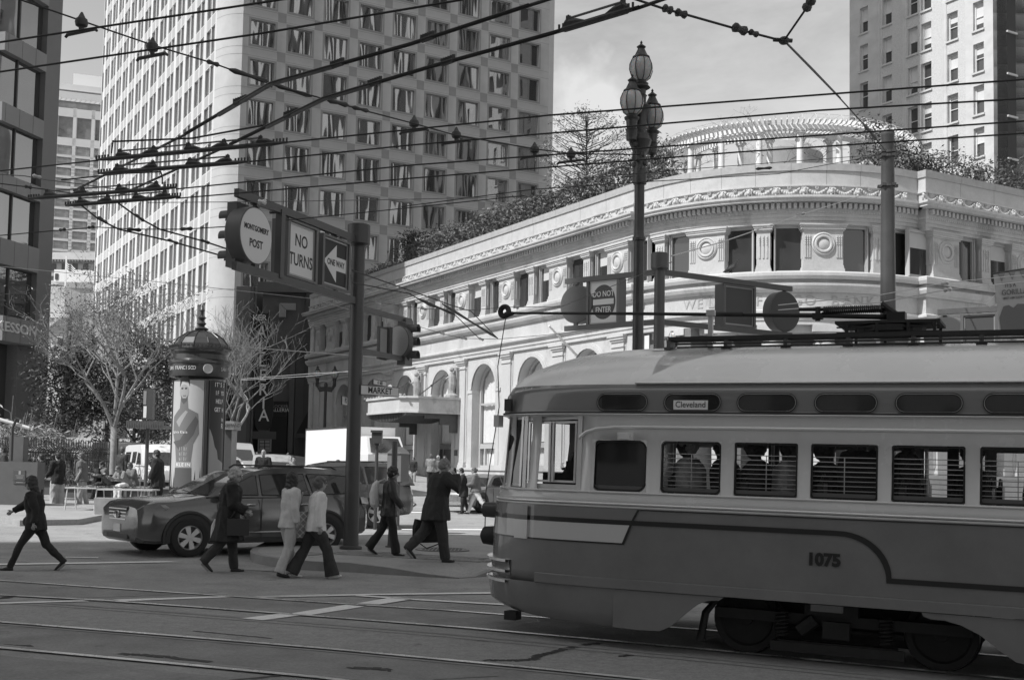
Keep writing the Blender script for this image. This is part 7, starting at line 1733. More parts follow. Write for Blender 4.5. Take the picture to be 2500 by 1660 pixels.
for a,b,zz_ in ((x0,x0+(x1-x0)*.36,0),(x0+(x1-x0)*.37,x1,-.03)):
    mb=MB(); mb.box(a,b,0,.75,tz-.02+zz_,tz+.02+zz_); mb.build('table_top',TW,tb)
rr=random.Random(2)
for i in range(60):
    mb=MB(); x=x0+.1+(x1-x0-.2)*rr.random(); mb.ball((x,.1+.5*rr.random(),tz+.035),(.05,.04,.025),6,4); mb.build('trinket',rr.choice([BLKP,PG[2],PG[1]]),tb)
for x in (x0+.05,x0+.9,x0+1.9,x0+2.2,x1-.1): mb=MB(); mb.tube([(x,.08,tz-.02),(x-.04,.04,0)],.018,6); mb.tube([(x,.65,tz-.02),(x+.04,.7,0)],.018,6); mb.build('leg',mat('steel_letter',.5),tb)
q=gr(329,1219,.14); ht=root('hand_truck',q,0,'pale steel hand truck standing upright behind the folding table','hand truck'); s=1/F*q.y
mb=MB(); h=at(329,1136,q.y).z-q.z; mb.tube([(-12*s,0,0),(-12*s,0,h*.78),(-9*s,0,h*.94),(0,0,h),(9*s,0,h*.94),(12*s,0,h*.78),(12*s,0,0)],.022,6)
for z in (.28,.48,.68): mb.tube([(-12*s,0,h*z),(12*s,0,h*z)],.016,6)
mb.build('frame',mat('steel_pale',.55,.4,metal=.4),ht,smooth=1); mb=MB(); mb.box(-12*s,12*s,-.25,0,.01,.03); mb.build('toe_plate',mat('steel_pale',.55),ht)
for x in (-13*s,13*s): mb=MB(); mb.T=lambda X,Y_,Z,x=x:(x+Z,Y_,.1+X); mb.lathe([(.001,-.03),(.1,-.03),(.1,.03),(.001,.03)],seg=14); mb.build('wheel',mat('black_rubber',.012,.6),ht)
# transit shelter sign and roof
sy=38.; q=at(357,1150,sy); sh=root('shelter_sign',(q.x,sy,gz(q.x,sy)+.14),0,'transit stop pole with a tall map sign left of the advertising column','transit sign'); L0=sh.location
mb=MB(); mb.tube([(0,0,0),(0,0,at(357,1045,sy).z-L0.z)],.06,10); mb.build('pole',MG,sh)
def rel(px,py,D,o): p=at(px,py,D); return p-o
a=rel(352,1022,sy,L0); b=rel(377,950,sy,L0); mb=MB(); mb.box(a.x,b.x,-.12,.12,a.z,b.z); s_=mb.build('sign_case',mat('case_dark',.07,.4),sh)
a=rel(352.5,1020,sy,L0); b=rel(361,992,sy,L0); mb=MB(); mb.box(a.x,b.x,-.13,-.121,a.z,b.z); mb.build('map_panel',lm,s_); a=rel(352.5,988,sy,L0); b=rel(361,955,sy,L0); mb=MB(); mb.box(a.x,b.x,-.13,-.121,a.z,b.z); mb.build('map_panel',mat('picture_grey',.25),s_)
a=rel(325,1045,sy,L0); b=rel(412,1036,sy,L0); mb=MB(); mb.box(a.x,b.x,-.6,.6,a.z,b.z-.05); mb.build('canopy',mat('case_dark',.07),sh)
for k in range(22): mb=MB(); x=a.x+(b.x-a.x)*k/21; mb.box(x-.02,x+.02,-.64,-.6,a.z-.02,b.z+.08); mb.build('canopy_slat',MG,sh)
sh2=root('news_stand',tuple(at(560,1040,40)),0,'newsstand fascia with small NEWSSTAND lettering right of the advertising column','newsstand'); n0=sh2.location
placebox(540,572,1028,1048,40,1.,'fascia',mat('granite_mid2',.2),par=sh2); text('NEWSSTAND',.16,BLKP,'lettering',sh2,(0,-.02,0.02),(1,0,0),sx=.8); placebox(542,566,1048,1150,40.3,.8,'kiosk_wall',mat('case_dark',.07),par=sh2)
# hanging street banner at the far right
by=24.; bn2=root('street_banner',tuple(at(2460,760,by)),0,'pale street banner at the right edge printed ITS A GORILLA','banner'); B0=bn2.location
def bq(pts,m_,nm,dy=0,par=None): mb=MB(); v=[rel(x,y,by,B0) for x,y in pts]; n=len(v); mb.add([(p.x,p.y+dy,p.z) for p in v]+[(p.x,p.y+dy+.02,p.z) for p in v],[tuple(range(n)),tuple(range(2*n-1,n-1,-1))]+[(i,(i+1)%n,n+(i+1)%n,n+i) for i in range(n)]); return mb.build(nm,m_,par or bn2)
cl=bq([(2426,669),(2560,648),(2560,820),(2442,820),(2434,740)],mat('banner_cloth',.42,.8,.05,2),'cloth')
for i in range(5): x=2436+i*26; y=667-i*4.2; bq([(x,y),(x+18,y-3),(x+10,y+20)],mat('pennant_grey',.25,.8),'pennant',-.012,cl)
def btx(s,px,py,sz,m_=mat('print_grey_dark',.13,.6)): p=rel(px,py,by,B0); text(s,sz,m_,'lettering',cl,(p.x,-.02,p.z),(1,0,.10),(0-.10,0,1),extr=.001,bold=.002,sx=.85)
btx("IT'S A",2466,697,.11); btx('GORILLA!',2478,713,.155); btx("MEET HIM TODAY",2474,727,.062)
bq([(2440,775),(2450,748),(2462,745),(2474,752),(2484,742),(2500,742),(2510,752),(2522,746),(2560,750),(2560,820),(2446,820)],mat('print_grey_dark',.13,.6),'silhouette',-.012,cl)
mb=MB(); a=rel(2425,668,by,B0); b=rel(2580,645,by,B0); mb.tube([a,b],.02,6); mb.build('banner_rod',DGREY,bn2)
bq([(2409,742),(2433,717),(2436,740),(2420,748)],mat('white_paint',.7),'folded_corner',.05)
# pigeon on the sign arm
pgx=at(1785,662,28.9); pg_=root('pigeon',pgx,R(180),'grey pigeon perched on the dark sign arm in front of the bank','pigeon')
mb=MB(); mb.tube([(.20,0,-.03),(.12,0,.0),(.03,0,.07),(-.07,0,.14),(-.12,0,.20),(-.135,0,.255),(-.165,0,.262),(-.19,0,.255)],[.012,.04,.065,.065,.04,.03,.018,.004],10); mb.tube([(-.02,.02,.03),(-.02,.02,-.05)],.008,5); mb.tube([(-.02,-.02,.03),(-.02,-.02,-.05)],.008,5); mb.build('body',mat('feather_grey',.13,.6,.4,30),pg_,smooth=1)
mb=MB()
for s in (-1,1): mb.tube([(-.06,.055*s,.13),(.02,.06*s,.08),(.15,.03*s,.0)],[.02,.035,.01],6)
mb.build('wing',mat('feather_pale',.28,.6,.3,30),pg_,smooth=1)
# ================================================================ vehicles
CARD=mat('car_paint_grey',.11,.16,.04,2,metal=.4,coat=.8); CARB=mat('car_paint_black',.07,.22,coat=.8); CARW=mat('car_paint_white',.72,.35,coat=.4); CARS=mat('car_paint_silver',.33,.3,coat=.5); CGL=mat('car_glass',.03,.04,spec=1); TYRE=mat('tyre_rubber',.02,.8,.2,20); ALLOY=mat('alloy_wheel',.55,.3,metal=.5); CPL=mat('black_plastic',.025,.55); LENS=mat('headlight_lens',.45,.12,spec=1); CHR=mat('chrome',.6,.15,metal=.9)
def wheel(par,x,y,r,side,spokes=6):
    o=root('wheel',(0,0,0)); bpy.data.objects.remove(o)
    mb=MB(); T=lambda X,Y_,Z:(x+X,y+side*Z,r+Y_); mb.T=T
    mb.lathe([(r*.62,.0),(r*.66,.035),(r*.80,.045),(r*.96,.03),(r,-.01),(r,-.17),(r*.93,-.20),(r*.6,-.20)],seg=36,cap=False); w_=mb.build('wheel',TYRE,par,smooth=35)
    mb=MB(T); mb.lathe([(r*.64,.02),(r*.60,.03),(r*.57,-.005),(r*.56,-.12)],seg=32,cap=False); mb.lathe([(.001,.012),(r*.13,.010),(r*.16,-.01)],seg=16,cap=False); mb.build('rim',ALLOY,w_,smooth=35)
    mb=MB(T); mb.lathe([(.001,-.09),(r*.58,-.09)],seg=20,cap=False); mb.build('brake_disc',mat('brake_grey',.08,.5),w_)
    for k in range(spokes):
        an=k*2*math.pi/spokes+.3; mb=MB(); u=Vector((math.cos(an),math.sin(an))); n_=Vector((-u.y,u.x)); pts=[]
        for rr_,wd in ((r*.08,r*.085),(r*.58,r*.14)):
            for s in (-1,1): q=u*rr_+n_*wd*s; pts.append((q.x,q.y))
        mb.T=T; mb.add([(p[0],p[1],z) for z in (.012,-.04) for p in (pts[0],pts[1],pts[3],pts[2])],[(0,1,2,3),(7,6,5,4),(0,4,5,1),(1,5,6,2),(2,6,7,3),(3,7,4,0)]); mb.build('spoke',ALLOY,w_)
    return w_
def car(name,label,cat,loc,rz,sp,paint,group=None):
    c=root(name,loc,rz,label,cat,group); W=sp['w']/2; st=sp['st']; gh=sp['gh']
    # lower body loft: stations (x, width factor, z bottom, z top)
    vs=[];fs=[]; K=9
    for (x,wf,zb,zt) in st:
        w=W*wf; sec=[(w*.86,zb),(w*.97,zb+.06),(w,zb+(zt-zb)*.35),(w*.995,zb+(zt-zb)*.62),(w*.965,zt-.13),(w*.93,zt-.035),(w*.84,zt-.0),(w*.45,zt+.035*sp.get('crown',1)),(0,zt+.045*sp.get('crown',1))]
        for y,z in sec: vs.append((x,y,z))
        for y,z in sec[-2::-1]: vs.append((x,-y,z))
    n=2*K-1
    for i in range(len(st)-1):
        for j in range(n-1): fs.append((i*n+j,i*n+j+1,(i+1)*n+j+1,(i+1)*n+j))
        fs.append((i*n,(i+1)*n,(i+1)*n+n-1,i*n+n-1))
    fs.append(tuple(range(n))); fs.append(tuple((len(st)-1)*n+j for j in range(n))[::-1])
    mb=MB(); mb.add(vs,fs); body=mb.build('body',paint,c,smooth=28)
    # greenhouse: profile points base -> roof, with y from z
    zb=gh['zb']; zr=max(z for x,z in gh['prof']); wy=lambda z:W*(gh['w0']+(gh['w1']-gh['w0'])*max(0,min(1.02,(z-zb)/(zr-zb))))
    pr=gh['prof']; n=len(pr); vs=[]
    for s in (1,-1):
        for x,z in pr: vs.append((x,s*(wy(z)-(.04 if z>zr-.06 else 0)),z))
    mid=[(x,0,z+(.035 if z>zr-.3 else .0)) for x,z in pr]
    fs=[tuple(range(n)),tuple(range(2*n-1,n-1,-1))]; vs+=mid
    for i in range(n-1): fs+=[(i,i+1,2*n+i+1,2*n+i),(n+i+1,n+i,2*n+i,2*n+i+1)]
    mb=MB(); mb.add(vs,fs); mb.build('cabin',paint,c,smooth=35)
    for s in (1,-1):
        for poly in gh['win']:
            mb=MB(); mb.add([(x,s*(wy(z)+.006),z) for x,z in poly],[tuple(range(len(poly)))]); mb.build('side_window',CGL,c)
        if gh.get('trim'):
            for poly in gh['win']:
                mb=MB(); mb.tube([(x,s*(wy(z)+.008),z) for x,z in poly+[poly[0]]],.009,4); mb.build('window_trim',CPL,c)
    for k,(a,b) in enumerate(gh['glass']):
        (x0,z0),(x1,z1)=a,b; d=Vector((x1-x0,z1-z0)).normalized(); nn=Vector((-d.y,d.x)) ; nn=nn if nn.x*(1 if k==0 else -1)>0 else -nn; e=.012+ .03
        w0=wy(z0)*.90;w1=wy(z1)*.86; p0=(x0+d.x*.06+nn.x*e,z0+d.y*.06+nn.y*e); p1=(x1-d.x*.06+nn.x*e,z1-d.y*.06+nn.y*e)
        mb=MB(); mb.add([(p0[0]-nn.x*.03,w0,p0[1]-nn.y*.03),(p0[0],0,p0[1]),(p0[0]-nn.x*.03,-w0,p0[1]-nn.y*.03),(p1[0]-nn.x*.03,-w1,p1[1]-nn.y*.03),(p1[0],0,p1[1]),(p1[0]-nn.x*.03,w1,p1[1]-nn.y*.03)],[(0,1,4,5),(1,2,3,4)]); mb.build('windscreen' if k==0 else 'rear_window',CGL,c)
    for ax in sp['axles']:
        for s in (1,-1):
            mb=MB(); mb.T=lambda X,Y_,Z:(ax+X,s*(W-.02+Z),sp['r']+Y_); R_=sp['r']*1.19; mb.lathe([(.001,.026),(R_,.026),(R_+.03,.04),(R_+.07,.032),(R_+.075,.0)],seg=28,a0=-.25,a1=math.pi+.25,cap=False); a_=mb.build('wheel_arch',CPL,c)
            wheel(c,ax,s*(W+.012),sp['r'],s,sp.get('spokes',6))
    for x in sp.get('seams',()):
        for s in (1,-1): mb=MB(); mb.box(x-.006,x+.006,s*(W*.998)-.004,s*(W*.998)+.006,sp['seamz'][0],sp['seamz'][1]); mb.build('door_seam',CPL,c)
    for x in sp.get('handles',()):
        for s in (1,-1): mb=MB(); mb.tube([(x-.10,s*(W+.0),sp['hz']),(x-.05,s*(W+.025),sp['hz']+.01),(x+.05,s*(W+.025),sp['hz']+.01),(x+.10,s*W,sp['hz'])],.014,6); mb.build('door_handle',sp.get('hm',paint),c)
    return c
suvspec=dict(w=1.91,r=.365,axles=(1.395,-1.395),st=[(2.34,.76,.42,.76),(2.31,.88,.33,.92),(2.20,.95,.27,1.01),(2.0,.98,.25,1.06),(1.5,1.0,.26,1.09),(.95,1.0,.26,1.15),(.4,.985,.26,1.14),(-.6,.985,.26,1.15),(-1.4,1.0,.27,1.17),(-2.1,.985,.33,1.17),(-2.36,.93,.36,1.12),(-2.46,.82,.42,.95)],
 gh=dict(zb=1.12,w0=.93,w1=.70,prof=[(1.05,1.13),(.62,1.40),(.15,1.62),(-.25,1.69),(-.9,1.72),(-1.6,1.71),(-2.14,1.66),(-2.36,1.36),(-2.46,1.12)],win=[[(.80,1.17),(.42,1.40),(.12,1.545),(.02,1.56),(.02,1.17)],[(-.06,1.17),(-.06,1.57),(-.55,1.60),(-1.0,1.60),(-1.08,1.17)],[(-1.16,1.17),(-1.08,1.60),(-1.65,1.59),(-2.0,1.56),(-2.12,1.35),(-2.08,1.22)]],glass=[((1.05,1.13),(.15,1.62)),((-2.46,1.12),(-2.14,1.66))],trim=1),seams=(.85,-.02,-1.12),seamz=(.34,1.12),handles=(.18,-.95),hz=.98,hm=CHR)
b=R(40); q=gr(420,1358); rz=math.pi+b; hd=Vector((-math.cos(b),-math.sin(b))); lf_=Vector((-hd.y,hd.x)); loc=Vector((q.x,q.y))-hd*1.395-lf_*.80+Vector((.22,.05))
suv=car('suv','dark grey suv crossing the street in front of the advertising column','suv',(loc.x,loc.y,gz(loc.x,loc.y)),rz,suvspec,CARD)
def add(par,nm,m_,fn,**k): mb=MB(); fn(mb); return mb.build(nm,m_,par,**k)
add(suv,'grille',CPL,lambda m:m.add([(2.335,y,z) for y,z in ((.42,.93),(-.42,.93),(-.36,.66),(.36,.66))]+[(2.28,y,z) for y,z in ((.42,.93),(-.42,.93),(-.36,.66),(.36,.66))],[(0,1,2,3),(0,4,5,1),(1,5,6,2),(2,6,7,3),(3,7,4,0)]))
for k in range(4): add(suv,'grille_bar',CHR,lambda m:m.box(2.335,2.35,-.40+.012*k,.40-.012*k,.885-.065*k,.905-.065*k))
add(suv,'emblem',CHR,lambda m:(m.tube([(2.36,.11*math.cos(t*.524),.79+.07*math.sin(t*.524)) for t in range(13)],.011,5),m.tube([(2.36,.05*math.cos(t*.524),.79+.065*math.sin(t*.524)) for t in range(13)],.010,5)))
for s in (1,-1):
    hl=add(suv,'headlight',LENS,lambda m:m.add([(2.30,s*.50,.91),(2.26,s*.50,.74),(2.14,s*.84,.76),(1.78,s*.965,.93),(1.86,s*.93,.99),(2.2,s*.72,.965)],[(0,1,2,3,4,5)]))
    add(suv,'fog_lamp',CPL,lambda m:m.add([(2.33,s*.45,.52),(2.325,s*.45,.40),(2.18,s*.82,.40),(2.16,s*.86,.55),(2.28,s*.66,.57)],[(0,1,2,3,4)]))
    add(suv,'tail_light',LENS,lambda m:m.add([(-2.20,s*.93,1.13),(-2.42,s*.84,1.13),(-2.46,s*.82,.98),(-2.22,s*.955,1.0)],[(0,1,2,3)]))
    m_=add(suv,'mirror',CARD,lambda m:(m.ball((.80,s*1.06,1.20),(.10,.13,.09),10,7),m.tube([(.78,s*.92,1.14),(.8,s*1.0,1.17)],.03,6)),smooth=1)
    add(suv,'roof_rail',CPL,lambda m:m.tube([(-.1,s*.60,1.70),(-.2,s*.60,1.765),(-1.7,s*.60,1.75),(-1.85,s*.58,1.68)],.018,6),smooth=1)
    add(suv,'side_trim',CHR,lambda m:m.box(-.95,.75,s*.955-.01,s*.955+.014,.44,.46))
    add(suv,'sill',CPL,lambda m:m.box(-1.0,1.0,s*.93-.05,s*.93+.01,.24,.34))
add(suv,'licence_plate',mat('plate_white',.6,.5),lambda m:m.box(2.34,2.355,-.15,.15,.46,.61)); add(suv,'lower_grille',CPL,lambda m:m.box(2.30,2.345,-.48,.48,.34,.42))
add(suv,'wiper',CPL,lambda m:m.tube([(1.08,.5,1.17),(.98,-.3,1.24)],.012,5))
suv.scale=(1,1,.94)
# second large suv behind the pole
sp2=dict(suvspec); sp2['w']=1.94; sp2['r']=.39; sp2['spokes']=5
q=gr(915,1290); b2_=R(22); hd=Vector((-math.cos(b2_),-math.sin(b2_))); lf_=Vector((-hd.y,hd.x)); loc=Vector((q.x,q.y))+hd*1.395-lf_*.82
s2=car('suv','dark square backed suv half hidden behind the signal pole','suv',(loc.x,loc.y,gz(loc.x,loc.y)),math.pi+b2_,sp2,CARB)
s2.scale=(1.0,1.0,1.02)
add(s2,'roof_rail',CPL,lambda m:m.tube([(-.1,.6,1.72),(-1.8,.6,1.74)],.02,6))
# sedan facing the camera behind the pair of walkers
sed=dict(w=1.82,r=.32,axles=(1.4,-1.35),st=[(2.3,.80,.35,.62),(2.25,.93,.26,.70),(2.0,.98,.22,.80),(1.2,1.0,.22,.90),(.8,1.0,.22,.94),(-.5,1.0,.22,.95),(-1.3,1.0,.22,.97),(-2.1,.96,.26,.98),(-2.35,.85,.36,.85)],
 gh=dict(zb=.92,w0=.9,w1=.68,prof=[(.95,.93),(.3,1.30),(-.1,1.40),(-.8,1.40),(-1.2,1.30),(-1.75,.97)],win=[[(.62,.97),(.15,1.27),(-.3,1.33),(-.35,.97)],[(-.42,.97),(-.42,1.33),(-.95,1.28),(-1.35,.99)]],glass=[((.95,.93),(.3,1.30)),((-1.75,.97),(-1.2,1.30))]),seams=(.6,-.38,-1.3),seamz=(.3,.9),handles=(-.2,-1.1),hz=.82)
q=gr(1128,1252); ang=math.atan2(-.86,.5)
s3=car('sedan','old dark sedan with a slatted grille behind the two women walking together','car',(q.x+.6,q.y+2.0,gz(q.x,q.y)),R(-118),sed,mat('car_paint_mid',.16,.35,coat=.4))
for k in range(8): add(s3,'grille_bar',CHR,lambda m:m.box(2.29,2.31,-.36,.36,.44+k*.03,.453+k*.03))
for s in (1,-1): add(s3,'headlight',LENS,lambda m:m.box(2.27,2.30,s*.62-.2,s*.62+.2,.50,.64))
add(s3,'bumper',CHR,lambda m:m.box(2.26,2.38,-.86,.86,.30,.40))
# parked and waiting vehicles in the side street
van=dict(w=1.95,r=.34,axles=(1.6,-1.6),crown=.3,st=[(2.55,.75,.40,.75),(2.5,.92,.30,.95),(2.2,.98,.26,1.10),(1.7,1.0,.26,1.16),(1.5,1.0,.26,1.18),(-2.4,1.0,.26,1.18),(-2.6,.96,.3,1.15),(-2.66,.9,.4,1.1)],
 gh=dict(zb=1.14,w0=.97,w1=.86,prof=[(1.95,1.14),(1.25,1.72),(1.0,1.95),(.6,2.02),(-2.2,2.02),(-2.5,1.95),(-2.62,1.14)],win=[[(1.55,1.2),(1.12,1.66),(.55,1.70),(.5,1.2)],[(.3,1.25),(.3,1.72),(-.6,1.72),(-.6,1.25)],[(-1.0,1.25),(-1.0,1.72),(-2.2,1.72),(-2.3,1.25)]],glass=[((1.95,1.14),(1.25,1.72)),((-2.62,1.14),(-2.5,1.95))]),seams=(.4,-.8),seamz=(.35,1.15),handles=(.55,),hz=1.05,spokes=5)
def park(nm,label,cat,px,pybase_D,rzdeg,spec,paint,dz=.0,**k):
    D=pybase_D; x=(px-CX)/F*D; z=gz(x,D); return car(nm,label,cat,(x,D,z+dz),R(rzdeg),spec,paint,**k)
park('van','white van with dark side windows between the shelter pole and the advertising column','van',388,49,-62,van,CARW)
park('van','grey panel van parked right of the advertising column','van',570,58,-70,van,CARS)
v3=park('pickup','silver pickup cab seen from the front above the dark suv roof','pickup',668,54,-78,van,CARS,dz=-.35)
park('sedan','white car nose just right of the advertising column','car',548,46,-70,sed,CARW,dz=.35)
park('van','dark van roof visible above the seated people left of the white van','van',300,54,-60,van,CARB,dz=-.1)
rck=add(v3,'roof_rack',CHR,lambda m:[m.tube([(-2,y,2.1),(.5,y,2.1)],.03,6) for y in (-.7,.7)] and None)
# box truck
bt=at(800,1140,58); tr=root('box_truck',(bt.x,58,gz(bt.x,58)),0,'white box truck with a bright blank side panel beside the signal pole','truck'); t0_=tr.location
dP=-P; sd_=-M   # long side faces the sun, nose points back along the street towards the camera
A=at(751,1140,60); 
def tl3(s,o,z): return (dP.x*s+sd_.x*o,dP.y*s+sd_.y*o,z)
Zt=at(800,1044,58).z-t0_.z
mb=MB(tl3); mb.box(-3.2,2.9,-2.3,0,.95,Zt); mb.build('box_body',mat('truck_white',.80,.5),tr)
for (a,b_,c_,d_) in ((-3.22,2.92,Zt-.06,Zt+.02),(-3.22,2.92,.93,1.0)): mb=MB(tl3); mb.box(a,b_,-.02,.03,c_,d_); mb.build('edge_rail',CHR,tr)
for a in (-3.22,2.86): mb=MB(tl3); mb.box(a,a+.06,-.02,.03,1.0,Zt-.06); mb.build('corner_post',CHR,tr)
mb=MB(tl3); mb.box(3.0,4.7,-2.15,-.15,.6,1.7); mb.add([tl3.__call__ and (3.0,-2.1,1.7),(3.0,-.2,1.7),(4.6,-.2,1.7),(4.6,-2.1,1.7),(3.05,-2.0,2.55),(3.05,-.3,2.55),(4.1,-.3,2.55),(4.1,-2.0,2.55)],[(0,1,2,3),(4,5,6,7),(0,1,5,4),(1,2,6,5),(2,3,7,6),(3,0,4,7)]); mb.build('cab',CARW,tr)
mb=MB(tl3); mb.add([(4.62,-.32,1.78),(4.62,-1.98,1.78),(4.16,-1.88,2.47),(4.16,-.42,2.47)],[(0,1,2,3)]); mb.build('windscreen',CGL,tr); mb=MB(tl3); mb.tube([(4.66,-.6,1.8),(4.5,-1.1,2.05)],.015,4); mb.tube([(4.66,-1.3,1.8),(4.5,-1.7,2.05)],.015,4); mb.build('wiper',CPL,tr)
for s_,o in ((4.1,-.2),(-2.0,-.1),(4.1,-2.0)): mb=MB(); cx0,cy0,_=tl3(s_,o,0); mb.T=lambda X,Y_,Z:(cx0+dP.x*X+sd_.x*Z,cy0+dP.y*X+sd_.y*Z,.45+Y_); mb.lathe([(.001,.1),(.25,.1),(.45,.06),(.45,-.15)],seg=20); mb.build('wheel',TYRE,tr)
mb=MB(tl3); mb.box(-3.1,3.6,-1.6,-.7,.6,.93); mb.build('chassis',CPL,tr)
# ================================================================ people
SKIN=mat('skin',.30,.6,.06,8); HAIRD=mat('hair_dark',.025,.5,.3,30,.6,60); HAIRL=mat('hair_pale',.38,.6,.3,25,.8,50); HAIRM=mat('hair_brown',.09,.5,.3,30,.6,60)
def cloth(n,v): return mat('cloth_'+n,v,.85,.14,5,.9,14)
CL={k:cloth(k,v) for k,v in dict(black=.018,charcoal=.04,dark=.028,grey=.13,mid=.20,pale=.52,white=.66,denim_dark=.035,denim_pale=.42,stone=.32).items()}; SHOE=mat('shoe_black',.02,.4); SHOEW=mat('shoe_white',.6,.6)
POST=[]   # (object, voxel)
FOLD={}
def remesh(ob,vox,it=4):
    FOLD[ob.name]=vox
    m1=ob.modifiers.new('r','REMESH'); m1.mode='VOXEL'; m1.voxel_size=vox; m1.use_smooth_shade=True
    m2=ob.modifiers.new('s','SMOOTH'); m2.factor=.5; m2.iterations=it; POST.append(ob)
def person(base,hdg,h,pose,top,bottom,hair,label,near=True,shoes=None,extras=None,name='person',seat=None,group=None,skin=None):
    g=lambda k,d=0:pose.get(k,d); k=h/1.72; up=Vector((0,0,1))
    hipz=.92*k; lean=R(g('lean',4)); ls=R(g('side',0)); 
    tdir=Vector((math.sin(lean),math.sin(ls),math.cos(lean))).normalized()
    hip=Vector((0,0,hipz)); J={'hip':hip}
    chest=hip+tdir*.36*k; sh=hip+tdir*.50*k; neck=hip+tdir*.56*k; hl=R(g('head',0)); hd=Vector((math.sin(lean*.5+hl),0,math.cos(lean*.5+hl))).normalized()
    headc=neck+hd*.135*k+Vector((.02*k,0,0)); hy=R(g('yaw',0)); hf=Vector((math.cos(hy)*math.cos(hl),math.sin(hy),-math.sin(hl))).normalized()
    tw=R(g('twist',0)); side=Vector((-math.sin(tw),math.cos(tw),0))
    legs={};arms={}
    for s,n in ((1,'L'),(-1,'R')):
        t=R(g('th'+n,0)); kn=R(g('kn'+n,5)); ab=R(g('ab'+n,2)); p0=hip+Vector((0,s*.09*k,-.03*k)); 
        d1=Vector((math.sin(t),s*math.sin(ab),-math.cos(t))).normalized(); p1=p0+d1*.43*k
        d2=Vector((math.sin(t-kn),s*math.sin(ab)*.3,-math.cos(t-kn))).normalized(); p2=p1+d2*.42*k
        fa=R(g('ft'+n,0)); fd=Vector((math.cos(fa),s*.12,math.sin(fa))).normalized(); legs[n]=(p0,p1,p2,fd)
        a=R(g('sh'+n,0)); o=R(g('sa'+n,8)); e=R(g('el'+n,15)); q0=sh+side*s*.185*k
        e1=(Vector((math.sin(a)*math.cos(o),s*math.sin(o),-math.cos(a)*math.cos(o)))).normalized(); q1=q0+e1*.29*k
        inn=R(g('in'+n,0)); e2=Vector((math.sin(a+e)*math.cos(o),s*math.sin(o)*.6-s*math.sin(inn),-math.cos(a+e)*math.cos(o))).normalized(); q2=q1+e2*.25*k
        arms[n]=(q0,q1,q2,e2)
    zmin=min(min(l[2].z-.075*k, (l[2]+l[3]*.17*k).z-.04*k) for l in legs.values()); dz=-zmin if seat is None else seat-(hip.z-.10*k)
    o=Vector((0,0,dz)); vb=.0075 if near else .014; vc=.011 if near else .018
    O=lambda p:p+o
    def tube(mb,pts,r): mb.tube([O(p) for p in pts],r,10)
    b=MB()
    # head with jaw, nose, brow, ears, neck
    rt_=hf.cross(up).normalized(); uz=rt_.cross(hf).normalized()
    def hp(x,y,z): return O(headc+hf*x*k+rt_*(-y)*k+uz*z*k)
    T0=b.T; b.T=lambda x,y,z:tuple(hp(x,y,z)); b.ball((-.008,0,.03),(.094,.073,.090),14,10); b.ball((.022,0,-.045),(.062,.054,.068),12,8); b.ball((.05,0,-.078),(.030,.034,.026),8,6); b.tube([(.086,0,.02),(.110,0,-.015),(.090,0,-.028)],[.010,.015,.010],8); b.ball((.075,0,.042),(.022,.055,.012),8,5)
    for s in (1,-1): b.ball((-.005,s*.075,-.005),(.022,.012,.032),8,6)
    b.ball((.082,0,-.05),(.012,.026,.010),8,5); b.T=T0
    tube(b,[neck-tdir*.05*k,O(headc)-o-uz*.06*k-hf*.015*k],[.055*k,.052*k])
    tube(b,[hip-tdir*.04*k,hip+tdir*.12*k,chest,sh,neck],[(.13*k,.09*k),(.115*k,.08*k),(.135*k,.095*k),(.12*k,.08*k),(.05*k,.05*k)])
    for n,(q0,q1,q2,e2) in arms.items():
        tube(b,[sh+(q0-sh)*.5,q0,q1,q1+(q2-q1)*.3,q2],[.05*k,.046*k,.037*k,.036*k,.024*k])
        s=1 if n=='L' else -1; cu=R(g('curl'+n,35)); fw2=e2; pal=q2+fw2*.075*k; sd=Vector((math.sin(R(20)),0,0)); ax=fw2.cross(Vector((0,s,0.15))).normalized() if abs(fw2.y)<.9 else Vector((1,0,0)); nrm_=fw2.cross(ax).normalized()*(1)
        if nrm_.dot(Vector((0,-s,0)))<0: nrm_=-nrm_
        b.tube([tuple(O(q2)),tuple(O(q2+fw2*.045*k)),tuple(O(pal))],[(.022*k,.022*k),(.036*k,.02*k),(.036*k,.018*k)],8)
        for i,(off,ln) in enumerate(((-.027,.062),(-.009,.072),(.009,.068),(.027,.052))):
            p0=pal+ax*off*k-fw2*.012*k; dA=(fw2*math.cos(cu*.5)+nrm_*math.sin(cu*.5)); dB=(fw2*math.cos(cu*1.4)+nrm_*math.sin(cu*1.4)); tube(b,[p0,p0+dA*ln*.5*k,p0+dA*ln*.5*k+dB*ln*.5*k],[.0105*k,.0095*k,.008*k])
        p0=q2+fw2*.03*k-ax*.03*k*(1); tube(b,[p0,p0+(fw2*.7-ax*.6+nrm_*.3).normalized()*.035*k,p0+(fw2*.85-ax*.45+nrm_*.45).normalized()*.065*k],[.013*k,.011*k,.009*k])
    for n,(p0,p1,p2,fd) in legs.items():
        tube(b,[p0+Vector((0,0,.04*k)),p0,p1,p1+(p2-p1)*.3,p2,p2+Vector((0,0,-.035*k))],[.075*k,.078*k,.052*k,.054*k,.033*k,.035*k]); tube(b,[p2-fd*.03*k+Vector((0,0,-.045*k)),p2+fd*.14*k+Vector((0,0,-.05*k))],[.034*k,.03*k])
    body=b.build(name,skin or SKIN,None,smooth=1); body.location=base; body.rotation_euler=(0,0,hdg); tag(body,label,'person',group); remesh(body,vb,2 if near else 2)
    # eyes
    if near and hair.get('eyes',1):
        e=MB(); e.T=lambda x,y,z:tuple(hp(x,y,z))
        for s in (1,-1): e.ball((.083,s*.030,.012),(.010,.013,.008),6,4)
        e.build('eyes',mat('eye_dark',.02,.2),body)
